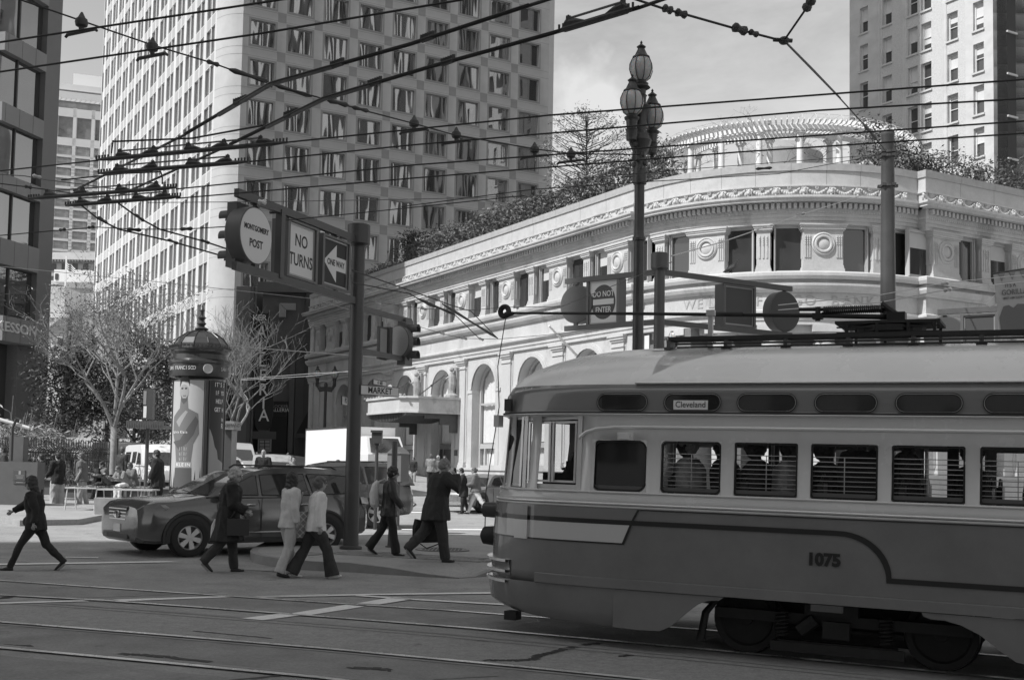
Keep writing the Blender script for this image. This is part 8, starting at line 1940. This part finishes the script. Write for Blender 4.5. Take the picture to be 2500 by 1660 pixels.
    # trousers / skirt
    if bottom:
        m_=MB(); lo=bottom.get('loose',.014)*k; fl=bottom.get('flare',0)*k; ln=bottom.get('len',1.)
        tube(m_,[hip+tdir*.10*k,hip,hip-Vector((0,0,.06*k))],[(.145*k,.115*k),(.178*k,.138*k),(.155*k,.12*k)])
        for n,(p0,p1,p2,fd) in legs.items():
            pe=p1+(p2-p1)*(ln*1.06 if ln>=1 else ln); 
            if ln<.05: pe=p0+(p1-p0)*.8
            tube(m_,[p0+Vector((0,0,.03*k)),p0-Vector((0,0,.05*k)),p0.lerp(p1,.5),p1,p1.lerp(pe,.5),pe],[.098*k+lo*.4,.104*k+lo*.5,.088*k+lo,.068*k+lo,.058*k+lo+fl*.5,.050*k+lo+fl])
        t_=m_.build('trousers' if ln>=.9 else 'shorts',bottom['m'],body,smooth=1); remesh(t_,vc)
    # top
    if top:
        m_=MB(); lo=top.get('loose',.018)*k; L_=top.get('len',.10)*k; 
        fw_=top.get('fat',1.14); rings=[(hip-Vector((0,0,L_)),(.156*k*fw_+lo*1.6+top.get('flare',0)*k,.125*k*fw_+lo*1.6+top.get('flare',0)*k)),(hip,(.164*k*fw_+lo*1.1,.130*k*fw_+lo*1.1)),(hip+tdir*.17*k,(.138*k*fw_+lo,.108*k*fw_+lo)),(hip+tdir*.30*k,(.152*k*fw_+lo,.122*k*fw_+lo)),(sh-tdir*.03*k,(.168*k*fw_+lo,.108*k*fw_+lo)),(sh+tdir*.03*k,(.10*k*fw_+lo,.075*k*fw_+lo)),(neck+tdir*.0*k,(.066*k,.066*k))]
        if L_>.3*k: rings.insert(1,(hip-Vector((0,0,L_*.5)),(.16*k+lo*1.4+top.get('flare',0)*.5*k,.125*k+lo*1.4+top.get('flare',0)*.5*k)))
        tube(m_,[r[0] for r in rings],[r[1] for r in rings])
        sl=top.get('sleeve',1)
        if sl>0:
            for n,(q0,q1,q2,e2) in arms.items():
                e_=q1+(q2-q1)*(sl*.98) if sl>.4 else q0.lerp(q1,.55)
                P_=[sh+(q0-sh)*.55,q0,q0.lerp(q1,.5),q1,q1.lerp(e_,.5),e_] if sl>.4 else [sh+(q0-sh)*.55,q0,e_]
                tube(m_,P_,[.066*k+lo*.7,.066*k+lo*.8,.057*k+lo*.9,.050*k+lo*.9,.045*k+lo*.8,.038*k+lo*.8] if sl>.4 else [.06*k+lo*.6,.058*k+lo*.7,.054*k+lo*.8])
        if top.get('collar'): tube(m_,[neck-tdir*.03*k,neck+tdir*.045*k],[(.085*k,.085*k),(.075*k,.078*k)])
        t_=m_.build(top.get('n','jacket'),top['m'],body,smooth=1); remesh(t_,vc)
    if top and top.get('scarf'):
        m_=MB(); 
        for i in range(3): m_.tube([tuple(O(neck+Vector((.075*math.cos(a_)*k,.08*math.sin(a_)*k,(.03-.035*i)*k)))) for a_ in [j*math.pi/4 for j in range(9)]],.030*k,8)
        tube(m_,[neck+Vector((.08*k,.03*k,-.03*k)),chest+Vector((.13*k,.05*k,.0))],[.035*k,.03*k]); remesh(m_.build('scarf',top['scarf'],body,smooth=1),vc)
    # shoes
    sm=shoes or SHOE; m_=MB()
    for n,(p0,p1,p2,fd) in legs.items():
        dn=Vector((-fd.z*.9,0,-abs(fd.x)-.1)).normalized(); a_=p2+dn*.048*k
        mb=MB(); mb.tube([tuple(O(a_-fd*.055*k)),tuple(O(a_+fd*.02*k)),tuple(O(a_+fd*.11*k+dn*.006*k)),tuple(O(a_+fd*.175*k+dn*.012*k))],[(.034*k,.036*k),(.038*k,.042*k),(.043*k,.028*k),(.022*k,.018*k)],10); tube(mb,[p2+Vector((0,0,.01*k)),a_],[.040*k,.036*k]); s_=mb.build('shoe',sm,body,smooth=1); remesh(s_,.008 if near else .014,2)
    # hair
    if hair and hair.get('m'):
        m_=MB(); m_.T=lambda x,y,z:tuple(hp(x,y,z)); f_=hair.get('vol',1.)
        m_.ball((-.024,0,.048),(.102*f_,.090*f_,.096*f_),14,9); m_.ball((-.048,0,-.005),(.078*f_,.088*f_,.086*f_),12,8)
        if hair.get('fringe'): m_.ball((.06,0,.085),(.04,.06,.03),8,5)
        if hair.get('long'):
            L2=hair['long']; m_.tube([(-.05,0,.03),(-.075,0,-.10),(-.085,0,-.10-L2)],[(.085,.05),(.095,.05),(.06,.03)],10)
            for s in (1,-1): m_.tube([(-.0,s*.078,.03),(-.02,s*.085,-.09),(-.04,s*.08,-.08-L2*.8)],[.03,.032,.018],8)
        if hair.get('bun'): m_.ball((-.115,0,.02),(.05,.055,.055),10,7)
        if hair.get('curly'):
            rr=random.Random(4)
            for i in range(60): a_=rr.uniform(0,6.28); z=rr.uniform(-.07,.13); rd=.10*math.sqrt(max(0,1-((z-.03)/.11)**2)); m_.ball((-.025+rd*math.cos(a_) if math.cos(a_)<.5 else .0,rd*math.sin(a_),z),.026,6,4)
        if hair.get('hat'): m_.ball((-.0,0,.085),(.105,.10,.05),12,7)
        hh=m_.build('hair' if not hair.get('hat') else 'hat',hair['m'],body,smooth=1); remesh(hh,.010 if near else .014,1)
    if hair and hair.get('shades'):
        m_=MB(); m_.T=lambda x,y,z:tuple(hp(x,y,z)); 
        for s in (1,-1): m_.ball((.088,s*.032,.010),(.010,.026,.018),8,5); m_.tube([(.08,s*.06,.014),(.0,s*.078,.012)],.004,5)
        m_.build('sunglasses',BLKP,body)
    return body,O,dict(hip=hip,neck=neck,sh=sh,head=headc,arms=arms,legs=legs,k=k)
def held(body,nm,label,cat,pts_local,fn,m_,group=None):
    mb=MB(); fn(mb); ob=mb.build(nm,m_,None,smooth=35); ob.rotation_euler=body.rotation_euler; rot=Matrix.Rotation(body.rotation_euler.z,3,'Z'); ob.location=Vector(body.location)+rot@Vector(pts_local); tag(ob,label,cat,group); return ob
def stand(px,head,D,hdg,**kw):
    c=at(px,head,D); z=gz(c.x,D)+kw.pop('dz',0); return dict(base=Vector((c.x,D,z)),hdg=R(hdg),h=(c.z-z)/1.005)
def fromfeet(px,feet,head,dz=0):
    q=gr(px,feet,dz); c=at(px,head,q.y); return q,q.y,(c.z-q.z)
# 1 walker at the left edge
q,D,h=fromfeet(83,1392,1158)
b1_,O1,J1=person(q,R(184),h,dict(thL=31,knL=8,ftL=0,thR=-24,knR=22,ftR=-42,shR=48,elR=12,shL=-25,elL=30,lean=7,head=12),dict(m=CL['black'],loose=.03,len=.14),dict(m=CL['black'],loose=.006),dict(m=HAIRD,long=.10,vol=1.06),'woman in black hoodie striding left at the left edge with long dark hair')
held(b1_,'shoulder_bag','small dark bag swinging at the hip of the woman striding left','bag',(.12,-.2,h*.50),lambda m:(m.ball((0,0,0),(.15,.06,.11),12,8),m.tube([(-.1,0,.06),(-.16,.1,.5)],.012,6)),CL['charcoal'])
# 2 woman in the long dark coat
q,D,h=fromfeet(553,1396,1149)
b2_,O2,J2=person(q,R(12),h,dict(thL=10,knL=4,ftL=0,thR=-14,knR=28,ftR=-45,shL=-8,elL=35,shR=6,elR=55,lean=6,yaw=-15,head=10),dict(m=CL['black'],loose=.055,len=.42,flare=.075,scarf=CL['grey'],n='coat'),dict(m=CL['charcoal'],loose=.028),dict(m=HAIRL,vol=1.12,curly=1),'woman in long black coat with curly pale hair walking past the suv')
held(b2_,'handbag','dark shiny handbag carried by the woman in the long coat','handbag',(.16,-.26,h*.46),lambda m:(m.box(-.17,.17,-.06,.06,-.14,.12),m.tube([(-.12,0,.12),(0,0,.32),(.12,0,.12)],.012,6)),mat('leather_black',.015,.3))
held(b2_,'plastic_bag','thin pale bag hanging behind the woman in the long coat','bag',(-.20,.22,h*.40),lambda m:(m.tube([(0,0,.18),(0,0,.08),(.01,0,-.12),(0,0,-.17)],[.02,.07,.09,.05],10)),CL['pale'])
# 3 pale dressed woman, 4 white sweater
q,D,h=fromfeet(703,1408,1160)
b3_,O3,J3=person(q,R(38),h,dict(thL=8,knL=4,thR=-8,knR=14,ftR=-14,shL=6,elL=18,shR=-8,elR=16,lean=2,yaw=20),dict(m=CL['pale'],loose=.022,len=.12,flare=.015),dict(m=CL['denim_pale'],loose=.018,flare=.018),dict(m=HAIRD,long=.24,vol=1.08),'woman in pale jacket and light jeans with long dark hair, seen from behind')
q,D,h=fromfeet(767,1411,1163)
b4_,O4,J4=person(q,R(22),h,dict(thL=-22,knL=6,ftL=-8,thR=25,knR=12,ftR=10,shL=6,elL=12,shR=-10,elR=14,lean=5,yaw=18,abL=3,abR=3),dict(m=CL['white'],loose=.022,len=.11,n='sweater'),dict(m=CL['denim_dark'],loose=.022,flare=.055),dict(m=HAIRM,bun=1,vol=1.04),'woman in white sweater and wide dark trousers stepping right beside the pale dressed woman',shoes=SHOEW)
PLD=bpy.data.materials.new('plaid_fabric'); PLD.use_nodes=True; nt_=PLD.node_tree; bb=nt_.nodes['Principled BSDF']; bb.inputs['Roughness'].default_value=.9
tcx=nt_.nodes.new('ShaderNodeTexCoord'); acc=None
for ang,scl in ((R(45),9.),(R(-45),9.)):
    mpn=nt_.nodes.new('ShaderNodeMapping'); mpn.inputs['Rotation'].default_value=(0,ang,0); nt_.links.new(tcx.outputs['Object'],mpn.inputs[0]); wv=nt_.nodes.new('ShaderNodeTexWave'); wv.inputs['Scale'].default_value=scl/2; nt_.links.new(mpn.outputs[0],wv.inputs['Vector']); r_=nt_.nodes.new('ShaderNodeMapRange'); r_.inputs['From Min'].default_value=.75; r_.inputs['To Max'].default_value=.28; r_.inputs['To Min'].default_value=0; nt_.links.new(wv.outputs['Fac'],r_.inputs['Value'])
    if acc is None: acc=r_.outputs[0]
    else: a_=nt_.nodes.new('ShaderNodeMath'); nt_.links.new(acc,a_.inputs[0]); nt_.links.new(r_.outputs[0],a_.inputs[1]); a2=nt_.nodes.new('ShaderNodeMath'); a2.inputs[1].default_value=.30; nt_.links.new(a_.outputs[0],a2.inputs[0]); nt_.links.new(a2.outputs[0],bb.inputs['Base Color'])
k=h/1.72
held(b4_,'tote_bag','plaid tote bag on the shoulder of the woman in the white sweater','tote bag',(-.10,.24,.98*k),lambda m:(m.add([(-.24,-.05,-.28),(.24,-.05,-.28),(.24,.06,-.28),(-.24,.06,-.28),(-.20,-.03,.12),(.20,-.03,.12),(.20,.04,.12),(-.20,.04,.12)],[(0,3,2,1),(0,1,5,4),(1,2,6,5),(2,3,7,6),(3,0,4,7),(4,5,6,7)]),m.tube([(-.14,.05,.12),(-.06,-.02,.42),(.04,-.06,.44),(.14,.05,.12)],.014,6)),PLD)
# 5 woman with backpack on the island, 6 man in suit
q,D,h=fromfeet(948,1356,1145,.15)
b5_,O5,J5=person(q,R(8),h,dict(thL=-19,knL=16,ftL=-34,thR=11,knR=2,ftR=0,shL=-14,elL=14,shR=14,elR=24,lean=3,head=8),dict(m=mat('leather_jacket',.03,.4,.2,6,.8,14),loose=.028,len=.16,collar=1),dict(m=CL['black'],loose=.014,flare=.03),dict(m=HAIRD,vol=1.1,shades=1),'woman in dark leather jacket and sunglasses walking right past the signal pole')
k=h/1.72
held(b5_,'backpack','pale grey backpack worn by the woman in the leather jacket','backpack',(-.23,.02,1.22*k),lambda m:(m.tube([(0,0,-.24),(-.03,0,-.18),(-.05,0,.0),(-.02,0,.17),(.02,0,.23)],[(.08,.05),(.13,.08),(.135,.085),(.11,.06),(.05,.03)],14),m.tube([(.0,.1,.2),(.14,.11,.26),(.24,.10,.12)],.022,6)),CL['pale'])
q,D,h=fromfeet(1062,1371,1124,.15)
b6_,O6,J6=person(q,R(28),h,dict(thR=10,knR=2,ftR=0,thL=-22,knL=24,ftL=-45,shR=40,saR=34,elR=138,inR=48,shL=-10,saL=9,elL=10,lean=9,head=14,curlR=80,curlL=90),dict(m=CL['dark'],loose=.055,len=.24,flare=.02,collar=0,n='suit_jacket',fat=1.22),dict(m=CL['charcoal'],loose=.034),dict(m=mat('hair_grey',.20,.6,.3,25,.8,50),vol=.97),'grey haired man in dark suit holding a phone to his ear')
k=h/1.72; rot=Matrix.Rotation(b6_.rotation_euler.z,3,'Z'); hn=J6['arms']['L'][2]+J6['arms']['L'][3]*.1*k
hnd=O6(hn)
held(b6_,'briefcase','soft black briefcase hanging from the hand of the man in the suit','briefcase',tuple(hnd+Vector((0,.02,-.25))),lambda m:(m.tube([(-.23,0,-.18),(-.235,0,0),(-.2,0,.14)],[(.09,.1)]*3,8) and None,m.box(-.22,.22,-.07,.07,-.24,.13),m.box(-.18,.18,-.10,-.07,-.20,.03),m.tube([(-.09,0,.13),(-.06,0,.22),(.06,0,.22),(.09,0,.13)],.014,6),m.tube([(-.2,0,.1),(-.27,.02,-.2),(-.05,.03,-.34),(.2,.02,-.26)],.010,5)),CL['black'])
hr=O6(J6['arms']['R'][2]+J6['arms']['R'][3]*.07*k); held(b6_,'mobile_phone','dark phone held to the ear by the man in the suit','phone',tuple(hr),lambda m:m.box(-.012,.012,-.03,.03,-.06,.06),BLKP)
# middle distance and background people
def P_(px,head,D,hdg,pose,top,bottom,hair,label,**k):
    s=stand(px,head,D,hdg,dz=k.pop('dz',0)); return person(s['base'],s['hdg'],k.pop('h',s['h']),pose,top,bottom,hair,label,near=False,**k)
WK=dict(thL=20,knL=6,thR=-18,knR=20,ftR=-25,shL=-18,shR=18,lean=4); WK2=dict(thL=-20,knL=20,ftL=-25,thR=20,knR=6,shL=16,shR=-16,lean=4); ST=dict(thL=3,thR=-3,lean=1,elL=12,elR=12)
def tp(m,**k): return dict(m=CL[m],**k)
P_(1133,1145,42,188,dict(thL=6,knL=4,thR=-8,knR=12,shL=20,elL=60,shR=22,elR=60,lean=6,head=14),tp('black',len=.3,loose=.03,scarf=CL['stone']),tp('black'),dict(m=HAIRD),'woman in dark coat and patterned scarf in front of the old sedan')
P_(1163,1141,42,176,dict(thL=-28,knL=14,ftL=-20,thR=22,knR=4,shL=12,elL=70,inL=30,shR=10,elR=60,lean=4,head=12),tp('grey',loose=.05,scarf=CL['stone'],len=.08),tp('white',loose=.012,flare=.01),dict(m=HAIRM,bun=1),'woman in padded jacket and white trousers in front of the old sedan')
P_(982,1145,43,196,dict(thL=-30,knL=30,ftL=-30,thR=20,knR=6,shL=12,elL=30,shR=-12,lean=5),tp('charcoal',len=.30,loose=.035,flare=.04,n='coat'),None,dict(m=HAIRD,long=.14),'woman in short dark coat with bare legs crossing behind the suited man')
P_(990,1114,66,-60,WK,tp('mid'),tp('denim_pale'),dict(m=HAIRD,long=.2),'long haired woman in light jeans by the grey cabinet, far pavement')
P_(1010,1118,65,-110,ST,tp('black'),tp('stone'),dict(m=HAIRD),'dark jacketed person standing behind the woman crossing')
P_(1052,1110,62,80,dict(thL=3,thR=-3,elL=40,elR=40,shL=10,shR=10),tp('mid',loose=.03),tp('dark'),dict(m=HAIRM),'man in light grey blazer with his back turned near the bank door')
P_(1070,1114,63,-120,ST,tp('grey'),tp('dark'),dict(m=HAIRL),'pale haired person half hidden behind the man in the light blazer')
P_(1086,1114,64,-100,ST,tp('pale'),tp('dark'),dict(m=HAIRD),'man in pale shirt facing the camera beside the bank door')
P_(12,1093,41,-150,dict(thL=8,thR=-10,knR=14,shL=-5,elL=10),tp('charcoal',loose=.03,len=.15),tp('dark'),dict(m=HAIRD),'man in dark jacket and glasses standing at the very left edge')
P_(100,1112,40,-165,dict(thL=2,thR=-4,shL=80,saL=20,elL=70,shR=60,saR=15,elR=110,lean=-2),tp('dark',loose=.03,len=.2),tp('dark'),dict(m=HAIRD,vol=1.08),'dark clothed person raising both arms near the access notices')
P_(143,1108,38,150,dict(thL=4,thR=-4,shL=10,elL=30,lean=2),tp('black',loose=.035,len=.2),tp('denim_pale',loose=.055),dict(m=HAIRD,vol=1.02),'man in dark jacket and baggy pale jeans with his back turned')
P_(203,1108,38,186,dict(thL=4,thR=-6,knR=10,shL=-8,elL=35,shR=8,elR=20,lean=4),tp('grey',sleeve=.2,loose=.045,len=.1,n='top'),tp('stone',loose=.03,len=.92),dict(m=HAIRM,bun=1,shades=1),'woman in sleeveless grey top and sunglasses facing left by the folding table')
SIT=dict(thL=84,knL=84,thR=80,knR=78,lean=22,shL=30,elL=70,shR=34,elR=75,head=16)
def sit(px,head,D,hdg,pose,top,bottom,hair,label,seat=.50,h=1.62,**k):
    c=at(px,head,D); z=gz(c.x,D)+.14; return person(Vector((c.x,D,z)),R(hdg),h,pose,top,bottom,hair,label,near=False,seat=seat,**k)
sit(240,1114,42.1,-30,SIT,tp('black',loose=.03),tp('dark'),dict(m=HAIRL,long=.1),'blonde person in black sitting on the low wall left of the tree trunk')
sit(262,1110,42.0,-140,dict(SIT,lean=12),tp('grey',loose=.03),tp('dark'),dict(m=HAIRD,hat=1),'seated man in dark cap beside the tree trunk')
sit(312,1118,42.0,-120,dict(SIT,lean=38,head=30),tp('mid',loose=.035),tp('white',loose=.02),dict(m=HAIRM),'hunched seated person in white trousers right of the tree trunk',shoes=SHOEW)
sit(330,1108,42.3,-130,dict(SIT,lean=14),tp('grey',loose=.035),tp('denim_pale'),dict(m=HAIRM,vol=1.06),'seated woman with thick hair behind the hand truck')
P_(299,1094,46,60,ST,tp('charcoal'),tp('grey'),dict(m=HAIRM),'man in dark shirt standing with his back turned behind the seated people')
P_(388,1103,37,176,dict(thL=3,thR=-3,shR=40,elR=120,inR=15,shL=5,elL=20,lean=3,head=10),tp('black',loose=.045,len=.25,collar=1),tp('black',loose=.02),dict(m=HAIRD,vol=1.02),'man in bulky black jacket with his hand at his mouth left of the advertising column')
P_(644,1100,46,-92,ST,tp('black',loose=.03),tp('dark'),None,'bald man in black seen above the roof of the grey suv')
P_(716,1117,44,-70,ST,tp('grey'),tp('dark'),dict(m=HAIRD),'dark haired man whose head shows above the rear of the grey suv')
P_(826,1126,42,180,ST,tp('grey'),tp('dark'),dict(m=HAIRD),'dark haired person looking left between the two suvs')
# passengers inside the streetcar (local positions along the car)
tl0=tram.matrix_world if False else (Matrix.Translation(tram.location)@tram.rotation_euler.to_matrix().to_4x4())
SEATP=dict(thL=84,knL=84,thR=84,knR=84,lean=3,elL=40,elR=40)
syy=1 if Vector((-S.y,S.x)).dot(Vector(V2(SN)))>0 else -1
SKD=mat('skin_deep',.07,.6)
for i,(s,y,hdg,tm,hm,lab,kw) in enumerate(((.33,.55,0,'charcoal',HAIRD,'passenger silhouette in the second barred window of the streetcar',{}),(.60,.95,0,'stone',HAIRL,'pale haired passenger low in the leftmost barred window of the streetcar',{}),(-.06,.80,0,'dark',HAIRD,'dark passenger at the left of the second barred window',{}),(-.36,.92,180,'stone',HAIRD,'passenger in pale shirt and dark cap seen from behind through the streetcar window',dict(hat=1)),(-.72,.7,0,'black',HAIRD,'dark passenger at the left of the third barred window',{}),(-1.08,.92,90,'black',HAIRD,'large passenger in a printed black sweatshirt filling the streetcar window',{}),(-1.48,.85,0,'black',HAIRD,'long haired dark passenger in the fourth barred window',dict(long=.2)),(-1.98,.35,180,'black',HAIRD,'passenger in profile at the right of the fourth barred window',{}),(-2.62,.6,180,'dark',HAIRD,'passenger in dark cap at the right edge of the picture',dict(hat=1)))):
    p=tl0@Vector((s,syy*y,.85)); seat=.42 if i not in (5,6) else None
    ps=SEATP if seat else ST; hh=1.70 if seat else 1.35
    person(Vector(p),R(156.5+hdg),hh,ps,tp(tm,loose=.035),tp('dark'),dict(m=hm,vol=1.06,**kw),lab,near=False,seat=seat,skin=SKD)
# driver of the grey suv
rq=Matrix.Rotation(suv.rotation_euler.z,3,'Z'); p=Vector(suv.location)+rq@Vector((-.05,.40,.28)); person(p,suv.rotation_euler.z,1.65,SEATP,tp('charcoal'),tp('dark'),dict(m=HAIRD),'driver of the grey suv behind the side window',near=False,seat=.35)
# apply the remesh results
bpy.context.view_layer.update(); dg=bpy.context.evaluated_depsgraph_get()
for ob in POST:
    me=bpy.data.meshes.new_from_object(ob.evaluated_get(dg)); me.name=ob.name
    mt=ob.data.materials[0]; ob.modifiers.clear(); ob.data=me
    if not me.materials: me.materials.append(mt)
    nm=ob.name.split('.')[0]; amp={'jacket':.011,'coat':.014,'sweater':.010,'suit_jacket':.012,'trousers':.011,'scarf':.012,'hair':.010,'top':.009,'shorts':.006,'hat':.004}.get(nm,0)
    if amp and me.vertices:
        n=len(me.vertices); co=np.empty(n*3,np.float32); no=np.empty(n*3,np.float32); me.vertices.foreach_get('co',co); me.vertex_normals.foreach_get('vector',no)
        co=co.reshape(-1,3); no=no.reshape(-1,3); f1=(26.,26.,9.) if nm!='hair' else (48.,48.,40.); ks=(hash(ob.data.name)%97)*.37
        x=co[:,0]*f1[0]+ks; y=co[:,1]*f1[1]+ks*1.3; z=co[:,2]*f1[2]+ks*.7
        d=np.sin(x+1.9*np.sin(z*.7+y*.3))*np.cos(y*.9+1.5*np.sin(z*1.1+x*.4))+.55*np.sin(z*2.3+2*np.sin(x*.8)+1.4*np.cos(y*.7))+.3*np.sin(x*2.7+z*1.9)*np.sin(y*2.2-z)
        co=co+no*(amp*.62*d)[:,None]; me.vertices.foreach_set('co',co.astype(np.float32).ravel())
    me.shade_smooth()
